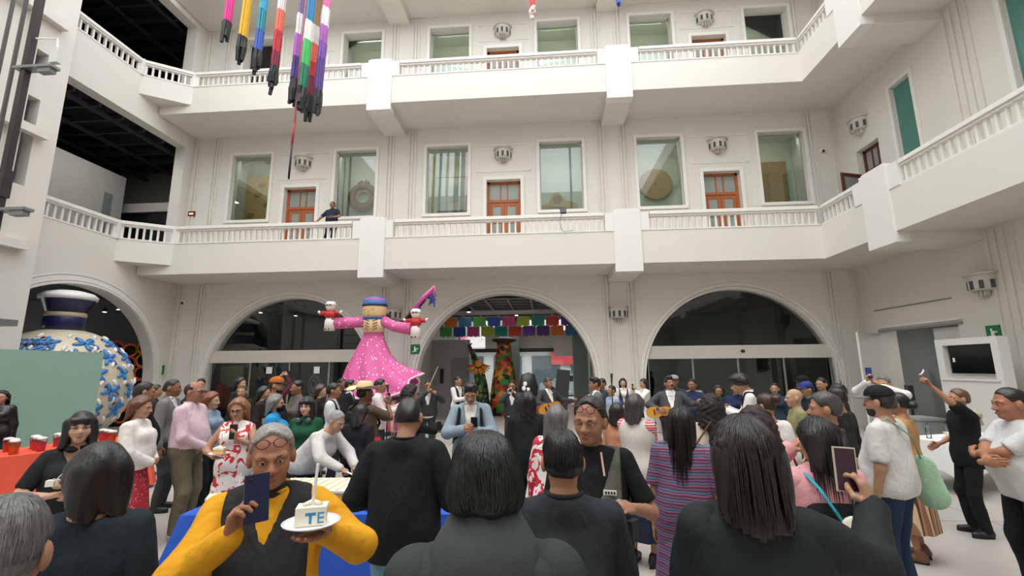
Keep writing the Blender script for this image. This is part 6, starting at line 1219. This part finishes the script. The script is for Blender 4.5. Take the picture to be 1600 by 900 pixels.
P = [((.07 + .025 * math.cos(2 * t)) * math.sin(t), -(.07 + .025 * math.cos(2 * t)) * math.cos(t) * 1.7) for t in np.linspace(0, 2 * PI, 25)[:-1]]; MB().extr(P, -.018, .018).obj('body', mat('7a3c1c', .3, .1), r); MB().box(-.012, .012, .01, .026, .1, .34).obj('neck', BLK, r); MB().ell((0, .01, .36), (.018, .02, .02), 8, 6).obj('scroll', mat('5a2c14', .4), r)
r = thing('violin_bow', 'bow raised diagonally by the violinist', 'bow'); a, b = W(I, I['up']((.02, .3, 1.5))), W(I, I['up']((-.2, .2, 2.0))); MB().tube([tuple(a), tuple(b)], .006, 6).obj('stick', mat('8a8078', .4), r); MB().tube([tuple(a + Vector((.012, 0, 0))), tuple(b + Vector((.012, 0, 0)))], .003, 4).obj('bow_hair', PAPER, r)
I = person('waiter in dark waistcoat carrying plates inside the middle arch', -2.35, 12.0, -120, 1.71, 'm', 1., skin='a8765a', hair=('short', '14110f', .1), top=dict(col='d6d4d0', fit=.018), vest='1b1d22', bottom=dict(col='1b1d22'), arms=dict(R=A_(.1, .35, 1.15, pose='flat', palm=(0, 0, 1)), L=A_(-.1, .35, 1.15, pose='flat', palm=(0, 0, 1)))); held_plate(I, 'R', 'white plate carried by the waiter in the middle arch')
I = person('young man in denim jacket looking down at his phone', -.93, 5.6, 186, 1.775, 'm', 1.02, skin='b58360', hair=('quiff', '15110f', .1), top=dict(m=mat('8797a2', .85, .25, 5., .3, 50., spec=.2), fit=.026, v=(.075, 1.0), hem=.8), inner='e6e0da', bottom=dict(col='8c8a86'), collar='8a9fae', head=(0, -.42, 0), arms=dict(R=A_(.06, .28, 1.19, pose='hold', palm=(-1, 0, .3), dir=(-.5, .8, .3), hint=(1, -.5, -.6)), L=A_(-.06, .28, 1.17, pose='hold', palm=(1, 0, .3), dir=(.5, .8, .3), hint=(-1, -.5, -.6))))
phone(I, 'R', 'black phone in the hands of the denim jacket man', (0, .5, .9), (0, .8, -.5), '121316', '1a1c22', off=(-.06, -.02, .05)); backpack(I, 'dark backpack straps over the denim jacket', '1b1c20', w=.12)
for s in (-1, 1): MB().box((s * .11 - .045) * I['S'], (s * .11 + .045) * I['S'], .135, .15, 1.18, 1.26).obj('chest_pocket', mat('7c92a0', .85, .2, 5.), I['root'])
I = person('grey-haired woman in pale cardigan bending to cut the cake', -2.72, 5.18, -105, 1.6, 'f', 1.1, skin='b98c6e', hair=('short', '8a8987', .1), brow='6a6a6a', top=dict(col='c9c7c3', fit=.024, hem=.85), bottom=dict(col='2a2c32'), lean=.72, head=(0, -.35, 0), arms=dict(R=A_(.18, .62, .96, pose='grip', palm=(-.3, 0, -1), hint=(1, -.3, -.3)), L=A_(-.1, .6, .93, pose='relax', palm=(0, 0, -1), hint=(-1, -.3, -.3))))
r = thing('cake_knife', 'white cake knife in the bending woman\'s hand', 'knife'); a = W(I, I['R'][0] + I['R'][1] * .06); r.location = a; MB().obox((0, 0, 0), (.24, -.1, -.06), .025, .004).obj('blade', PAPER, r); MB().tube([(-.1, .04, .025), (0, 0, 0)], .01, 6).obj('handle', PAPER, r)
person('woman with parted black hair in dark clothes behind the bending woman', -2.30, 5.55, -10, 1.51, 'f', 1.08, skin='b98c6e', hair=('straight', '15110f', .1), top=dict(col='25232a', fit=.022), bottom=dict(col='201e24'), head=(0, -.25, 0), face_parts=False)
# ------------------------------------------------------------------ middle ground, centre
I = mariachi('mariachi blowing the trumpet in the middle arch', -.77, 10.3, 180, 1.64, dict(L=A_(-.04, .3, 1.42, pose='grip', palm=(1, 0, 0), hint=(-1, 0, -1)), R=A_(.05, .34, 1.43, pose='grip', palm=(-1, 0, 0), hint=(1, 0, -1))), glasses='2a2a2a')
r = thing('trumpet', 'silver trumpet at the lips of the mariachi', 'trumpet'); r.matrix_world = I['M'] @ Matrix.Translation((0, 0, 1.46)); TM = mat('c9c4b4', .2, .05, 4., metal=.8); MB().tube([(0, .12, .02), (0, .55, .0)], .008, 8).obj('lead_pipe', TM, r, True); MB().lathe([(.008, 0), (.012, .08), (.03, .15), (.06, .18)], 18, cap=False).xf(Matrix.Translation((0, .5, 0)) @ Matrix.Rotation(-PI / 2, 4, 'X')).obj('bell', TM, r, True)
for q in range(3): MB().tube([(0, .28 + q * .03, -.06), (0, .28 + q * .03, .05)], .011, 8).obj('valve', TM, r, True)
I = mariachi('mariachi playing the large guitar beside the black board', .02, 10.3, -140, 1.70, dict(R=A_(.2, .25, 1.12, pose='relax', palm=(0, -1, 0), hint=(1, -.3, -.5)), L=A_(-.45, .3, 1.2, pose='grip', palm=(0, -1, .5), hint=(-1, -.2, -1))), hd=(0, -.1, 0), hair=('short', '3a3532', .1), bcol='2c2e30'); guitar(I, 'large golden guitar played beside the black board', I['up']((.13, .22, 1.06)), (-1, .1, .22), (0, 1, .12), 1.35)
person('woman with long black hair and all-black outfit, from behind, at centre', -.22, 5.2, 5, 1.67, 'f', 1.15, skin='b98c6e', hair=('bob', '0f0c0c', .1), top=dict(col='1b1b1e', fit=.03, hem=.78), bottom=dict(col='18191c', flare=.07, fit=.02), face_parts=False)
person('grey-haired woman in red and white floral blouse behind the slick-haired man', .08, 3.85, -20, 1.63, 'f', 1.12, skin='b08468', hair=('straight', '5f5b59', .12), top=dict(m=ramp_mat('noise', ['ece4de', 'ece4de', 'c22a42', 'c22a42'], 11., .8, pos=[0, .3, .52, .6], distort=1.2), fit=.02), bottom=dict(col='26282c'))
mariachi('man in light grey charro suit at the right foot of the middle arch', .95, 9.0, 100, 1.73, dict(R=A_(.15, .3, 1.1), L=A_(-.15, .3, 1.0)), col='6a6c6e', bcol='2a2f3c', hair=('quiff', '14110f', .1))
person('man behind the light grey charro suit', 1.27, 10.6, 130, 1.67, 'm', 1., skin='9c6a4c', hair=('short', '14110f', .1), top=dict(col='3a3a44'))
person('boy in pale blue shirt by the arch pier', 1.42, 10.15, 120, 1.53, 'm', .95, skin='b5825f', hair=('short', '14110f', .1), top=dict(col='9fb0c4'), bottom=dict(col='22304a'))
person('woman with long dark hair in blue waistcoat by the pier', 2.05, 12.5, 175, 1.61, 'f', 1.08, skin='c39878', hair=('long', '1a1412', .22), top=dict(col='e0d0c4', fit=.018), vest='3a4a66', bottom=dict(col='2a2f3a'))
I = person('woman in white top raising both hands beside the pier', 2.5, 12.0, 110, 1.61, 'f', 1., skin='b98c6e', hair=('long', '1a1412', .15), top=dict(col='e6e2dc'), arms=dict(R=PH(1, 1.42, .3), L=PH(-1, 1.4, .3)))
phone(I, 'R', 'phone raised by the woman in white beside the pier')
I = mariachi('moustached mariachi singing with a small guitar', 2.31, 8.8, 170, 1.74, dict(R=A_(.24, .22, 1.14, pose='relax', palm=(0, -1, 0), hint=(1, -.3, -.4)), L=A_(-.42, .28, 1.26, pose='grip', palm=(0, -1, .5), hint=(-1, -.2, -1))), hd=(.35, .25, .0), moustache='14110f', col='4a4a4c', hair=('quiff', '1a1614', .1)); guitar(I, 'small golden guitar of the moustached mariachi', I['up']((.2, .2, 1.1)), (-1, .1, .14), (0, 1, .1), 1.0, 'cf9038')
person('person in round grey hat behind the singing mariachi', 2.72, 10.0, 160, 1.74, 'm', 1., skin='a8765a', hair=('short', '5a5856', .1), hat=('flat', '8a8886'), top=dict(col='3a3f4a'))
person('man in navy suit reaching forward behind the singing mariachi', 2.95, 9.55, 150, 1.68, 'm', 1.12, skin='9c6a4c', hair=('short', '14110f', .1), top=dict(col='2a3350', fit=.024), arms=dict(L=A_(-.3, .36, 1.12)))
person('woman in tan shawl behind the navy suit', 3.15, 10.2, 150, 1.66, 'f', 1.05, skin='b5886a', hair=('tied', '15110f', .1), top=dict(col='b59878', fit=.03))
# ------------------------------------------------------------------ middle ground, right side
HUI = ramp_mat('wave', ['c23a3c', 'e8b0b0', 'a82c34', 'e8dccc', 'c0404a', 'd8a0b8'], 4.5, .8, distort=.6)
I = person('woman with long grey-black hair in white huipil with red woven sleeves', .93, 4.95, -40, 1.65, 'f', 1.08, skin='b08060', hair=('straight', '3a3634', .2), top=dict(m=ramp_mat('noise', ['e2ddd6', 'cfc9c0'], 40., .8, interp='LINEAR'), sm=HUI, sleeve=.45, fit=.024, hem=.74), bottom=dict(kind='skirt', col='20293c', hem=.26, flare=.03), shoes='15151a', glasses='2a2a2a', arms=dict(R=A_(.05, .3, .92, pose='grip'), L=A_(-.1, .24, .88)))
MB().lathe([(.2, .74), (.206, .78), (.2, .84)], 28, sy=.72, cap=False).obj('woven_hem', ramp_mat('wavex', ['c23a4c', 'e8b8c0', '8c2430'], 9., .8), I['root'], True)
person('woman with dark hair and bare shoulders behind the grey vest', .85, 5.75, -15, 1.50, 'f', 1., skin='b98a6c', hair=('straight', '1f1815', .15), top=dict(col='c98f70', sleeve=0.), face_parts=False)
STR = ramp_mat('wave', ['6a3550', '9c6480', '3a4468', '4f7a8c', '7c4468', '2f3a58', '8a5c80', '54304c'], 5.5, .8, distort=2.0, detail=3.)
I = person('woman with very long dark hair in purple striped woven dress, from behind', .96, 3.42, -25, 1.65, 'f', 1.15, skin='b08060', hair=('straight', '17110f', .36), top=dict(m=STR, sleeve=.42, fit=.03, hem=.75), bottom=dict(kind='dress', m=STR, hem=.36, flare=.07, legs='5a1f2c'), shoes='e6e4e0', face_parts=False, strands=500)
for q in range(11): MB().box(.04 * I['S'], .075 * I['S'], -.208 - .005 * q, -.195 - .004 * q, .42 + q * .055, .445 + q * .055).obj('woven_block', cloth(('c9d4d8', 'd8a03c', '6fb0c4')[q % 3]), I['root'])
I = person('woman with voluminous curly black hair and cream top', 1.62, 4.7, -25, 1.645, 'f', 1.05, skin='b58868', hair=('curly', '15100f', .12), top=dict(col='d8cab8', fit=.02), face_parts=False)
r = thing('patterned_bag', 'black and white patterned shoulder bag of the curly-haired woman', 'bag'); r.matrix_world = I['M']; MB().extr([(-.26, .85), (-.25, 1.12), (-.06, 1.14), (-.05, .86)], -.24, -.14).obj('bag', ramp_mat('voronoi', ['17171a', 'd9d4cc'], 26., .7, pos=[0, .35]), r); MB().tube([(-.2, -.2, 1.12), (0, -.14, 1.42), (.14, .02, 1.42)], .01, 6).obj('strap', mat('5a3f28', .6), r)
person('woman with glasses in navy top with teal lanyard, far right group', 3.26, 9.0, 165, 1.57, 'f', 1.05, skin='a8785a', hair=('bob', '2a1c16', .03), glasses='1a1a1a', top=dict(col='232a3c'), collar='3a9ab0')
person('person in navy jacket with folded arms before the right arch', 3.43, 8.6, 165, 1.66, 'f', 1.08, skin='b98a6a', hair=('tied', '1a1412', .1), top=dict(col='1f2a48', fit=.022), arms=CROSS, bottom=dict(col='17181c'))
r = thing('teal_tote', 'bright teal bag on the arm of the navy jacketed person', 'bag', (3.2, 8.35, .98)); MB().extr([(-.1, -.16), (-.12, .14), (.1, .16), (.12, -.14)], -.04, .04).obj('bag', cloth('2f9cc0'), r); MB().tube([(-.08, 0, .14), (0, 0, .3), (.08, 0, .14)], .008, 6).obj('handle', cloth('2f9cc0'), r)
I = person('man with bushy dark hair and black waistcoat bending over his phone', 3.12, 7.2, 70, 1.83, 'm', 1.02, skin='b08060', hair=('bushy', '14110f', .0), top=dict(col='e6e4e0', fit=.02), vest='1a1c20', collar='d8c8a8', lean=.18, head=(0, -.5, 0), arms=dict(R=A_(.05, .35, 1.2, pose='hold'), L=A_(-.05, .35, 1.18, pose='hold'))); phone(I, 'R', 'phone of the man with bushy dark hair', (0, .4, 1), (0, 1, -.3))
person('woman with pulled-back hair looking left before the right arch glass', 4.53, 9.5, 150, 1.59, 'f', 1., skin='b98a6a', hair=('tied', '14110f', .1), top=dict(col='2a3a4a'), collar='3a9ab0')
person('bald older man in olive T-shirt looking left', 3.2, 6.2, 78, 1.64, 'm', 1.08, skin='c09478', hair=None, brow='8a8078', top=dict(col='8c8a62', sleeve=.42), bottom=dict(col='3a3c40'))
I = person('woman with brown bun and white blouse with red strap, from behind', 2.18, 4.75, 12, 1.66, 'f', 1.1, skin='b08062', hair=('bun', '3a2318', .1), top=dict(col='e6e3de', fit=.024), bottom=dict(col='2f3540'), face_parts=False, head=(.3, -.1, 0))
r = thing('red_strap_bag', 'red cross-body strap over the white blouse', 'bag'); r.matrix_world = I['M']; S = I['S']; MB().tube([tuple(Vector(p) * S) for p in ((-.12, -.02, 1.47), (-.06, -.135, 1.36), (.08, -.155, 1.15), (.2, -.1, .95), (.22, 0, .88))], .014, 8, flat=.4).obj('strap', cloth('a8303c'), r, True); V, Q = grow([C((.24, -.04, .8), (.24, .06, .8), .06, None, .02)], .014); np_obj('pouch', V * S, Q, cloth('8c2a34'), r)
person('woman with frizzy brown hair and cream top behind the black blazer', 1.42, 3.3, 8, 1.645, 'f', 1.12, skin='a8785a', hair=('curly', '2c1c14', .03), top=dict(col='e4dfd6', fit=.026, hem=.85), bottom=dict(m=JEANS('4a5f80')), face_parts=False)
I = person('woman with long black hair, pink and black top and teal bag, from behind', 1.53, 2.78, -5, 1.63, 'f', 1.08, skin='b58565', hair=('long', '14100f', .3), top=dict(col='d89aa0', fit=.022, hem=.95), bottom=dict(m=JEANS('3f527a'), fit=.016), head=(.3, -.1, .1), arms=dict(L=A_(-.08, .22, 1.5, pose='relax', palm=(1, 0, 0), hint=(-1, 0, -1))), strands=300)
r = thing('drawstring_bag', 'teal and cream drawstring bag on the pink-topped woman\'s back', 'bag'); r.matrix_world = I['M']; S = I['S']
V, Q = grow([C((-.03, -.2, .9), (-.01, -.2, 1.06), .13, .1, .06, (0, 1, 0), .5), E((-.02, -.2, .88), (.15, .07, .1), .04)], .012); np_obj('bag', V * S, Q, cloth('2a93ac'), r); V, Q = grow([C((0, -.225, 1.06), (.03, -.215, 1.18), .1, .06, .03, (0, 1, 0), .5)], .012); np_obj('cream_panel', V * S, Q, cloth('d8cfc0'), r)
for s in (-1, 1): MB().tube([tuple(Vector(p) * S) for p in ((.02 + s * .03, -.2, 1.2), (s * .09, -.15, 1.36), (s * .12, -.02, 1.435), (s * .13, .1, 1.35))], .012, 8, flat=.5).obj('strap', cloth('3aa0ba'), r, True)
V, Q = grow([C((-.08, -.1, 1.2), (.08, -.1, 1.2), .075, None, .04, (0, 1, 0), .8)], .014); np_obj('black_inset', V * S, Q, cloth('17181b'), I['root'])
r = thing('dropped_visor', 'black cap clipped beside the pink-topped woman\'s shoulder', 'cap', (1.3, 3.02, 1.42)); MB().ell((0, 0, 0), (.085, .07, .05), 14, 8).obj('crown', cloth('121316'), r, True); MB().box(-.03, .03, -.073, -.066, -.01, .02).obj('emblem', mat('6fa8b0', .5), r)
person('grey-haired smiling man in black speckled shirt looking left', 2.16, 3.75, 62, 1.73, 'm', 1.15, skin='b07c5c', hair=('short', '3f3c3a', .1), top=dict(m=ramp_mat('voronoi', ['b9b5b0', '1b1c20', '1b1c20'], 24., .7, pos=[0, .14, .6]), fit=.022, hem=.82), collar='1b1c20', bottom=dict(col='23252b'))
person('man in black cap by the right arch glass', 4.55, 8.5, 100, 1.74, 'm', 1., skin='a8785a', hair=('short', '14110f', .1), hat=('cap', '15171b'), top=dict(col='1d2733'), collar='3a9ab0')
person('man in blue cap just behind the bald man', 4.28, 7.9, 95, 1.66, 'm', 1., skin='a8785a', hair=('short', '14110f', .1), hat=('cap', '2f3f80'), top=dict(col='1d2733'), collar='3a9ab0')
person('dark-haired man whose eyes show above the blue cap', 5.15, 9.0, 120, 1.70, 'm', 1., skin='b08262', hair=('short', '14110f', .1), top=dict(col='23252b'))
person('close-cropped man in black jacket seen from behind by the right pilaster', 3.99, 6.6, 60, 1.69, 'm', 1.1, skin='7a4f3a', hair=('buzz', '100d0c', .1), top=dict(col='17191d', fit=.024), collar='d8d4cc')
person('man with bushy black hair between the bald man and the speckled shirt', 3.42, 5.7, 30, 1.67, 'm', 1.05, skin='a8785a', hair=('short', '100d0c', .1), top=dict(col='2c2e2a'), face_parts=False)
I = person('man in black cap, white T-shirt and jeans carrying a green tote', 2.84, 4.15, 35, 1.75, 'm', 1.12, skin='b08262', hair=('short', '1f1a18', .1), hat=('cap', '1b1c20', '77797c'), beard='1f1a18', top=dict(col='cfcdc9', sleeve=.48, fit=.02, hem=.86), bottom=dict(m=JEANS('25344c'), fit=.018), shoes='15151a', arms=dict(R=A_(.1, .25, 1.05)))
r = thing('green_tote', 'pale green tote bag slung on the white T-shirt man', 'bag'); r.matrix_world = I['M']; S = I['S']; V, Q = grow([C((.25, -.16, .86), (.24, -.13, 1.08), .11, .085, .05, (1, 0, 0), .3)], .012); np_obj('bag', V * S, Q, cloth('9fc0a4'), r); MB().tube([tuple(Vector(p) * S) for p in ((.25, -.12, 1.12), (.05, -.15, 1.32), (-.1, -.06, 1.47), (-.13, .1, 1.36))], .012, 6, flat=.5).obj('strap', cloth('8a9a88'), r, True)
I = person('grey-haired man in white shirt photographing with raised arms', 5.0, 7.2, 130, 1.77, 'm', 1.02, skin='b5886a', hair=('short', '6a6866', .1), top=dict(col='dedcd8', fit=.02), arms=dict(R=A_(.08, .36, 1.62, pose='hold', palm=(-1, 0, 0), hint=(1, 0, -.3), dir=(-.1, .1, 1)), L=A_(-.06, .3, 1.56, pose='hold', palm=(1, 0, 0), hint=(-1, 0, -.3), dir=(.6, .2, .8)))); phone(I, 'R', 'blue-screened phone raised by the grey-haired man', (0, 0, 1), (0, 1, 0), '2a3a80', '3a4a90', off=(0, 0, .05))
person('woman with dark bun and brown striped dress behind the white T-shirt', 3.74, 5.2, 40, 1.64, 'f', 1.05, skin='a87452', hair=('tied', '0f0c0c', .1), top=dict(col='b58a5c', sleeve=0., fit=.018, hem=.8), bottom=dict(kind='dress', m=ramp_mat('wavex', ['8a5f48', 'c9b08c', '5a2f28', 'a8805c'], 4., .8), hem=.3, flare=.05), shoes='6a4a38')
I = person('man in black and beige guayabera pointing high with his left arm', 4.96, 5.95, 75, 1.64, 'm', 1.08, skin='b5805e', hair=('short', '5a4230', .1), top=dict(col='17181c', sleeve=.42, fit=.024, hem=.78), bottom=dict(col='17181b'), shoes='17171a', head=(.1, .1, 0), arms=dict(L=A_(-.22, .36, 1.76, pose='point', palm=(0, .6, -1), hint=(-1, 0, -.6), dir=(-.2, .5, .9)), R=A_(.2, .2, 1.0)))
V, Q = grow([C((-.14, -.06, 1.4), (.14, -.06, 1.4), .07, None, .04), C((-.1, -.09, 1.3), (.1, -.09, 1.3), .06, None, .04)], .016, (), [(vec((0, 0, 1.28)), vec((0, 0, -1.)))]); np_obj('beige_yoke', V * I['S'], Q, ramp_mat('voronoi', ['4a4638', 'b5ad94'], 40., .8, pos=[0, .3]), I['root'])
p_, d_, n_ = I['L']; r = thing('white_marker', 'small white stick pinched by the pointing man', 'stick', tuple(W(I, p_ + d_ * .14))); MB().tube([(-.03, 0, 0), (.0, 0, .02), (.02, 0, .05)], .008, 6).obj('stick', PAPER, r, True); MB().ell((.02, 0, .055), (.01, .01, .01), 8, 5).obj('tip', PAPER, r, True)
I = person('heavy man in light grey polo with folded arms at the right edge', 4.13, 4.42, 78, 1.69, 'm', 1.42, skin='a8714f', hair=('buzz', '14110f', .1), top=dict(col='c6c6c4', sleeve=.45, fit=.022, hem=.80), bottom=dict(col='15161a', fit=.02), shoes='e6e4e0', collar='b9b9b7', hs=1.18, arms=dict(L=A_(.1, .30, 1.15, pose='relax', dir=(1, -.35, .1), hint=(-.8, .5, -.5), palm=(-.3, -1, 0)), R=A_(-.1, .33, 1.11, pose='relax', dir=(-1, -.35, .15), hint=(.8, .5, -.5), palm=(.3, -1, 0))), head=(0, -.05, 0))
# ------------------------------------------------------------------ balcony
person('man in navy polo leaning on the first-floor balustrade', -7.42, 14.62, 175, 1.83, 'm', 1.12, z=5.95, skin='9c6848', hair=('buzz', '14110f', .1), top=dict(col='1f2a3c', sleeve=.45), collar='1f2a3c', bottom=dict(col='1a1d24'), glasses='2a2a2a', arms=dict(R=A_(.42, .22, .95, pose='relax', palm=(0, 0, -1), dir=(.5, .8, 0), hint=(1, -.5, 0)), L=A_(-.18, .3, 1.06, pose='flat', palm=(0, 0, 1), hint=(-1, -.4, -.5))), lod=1)
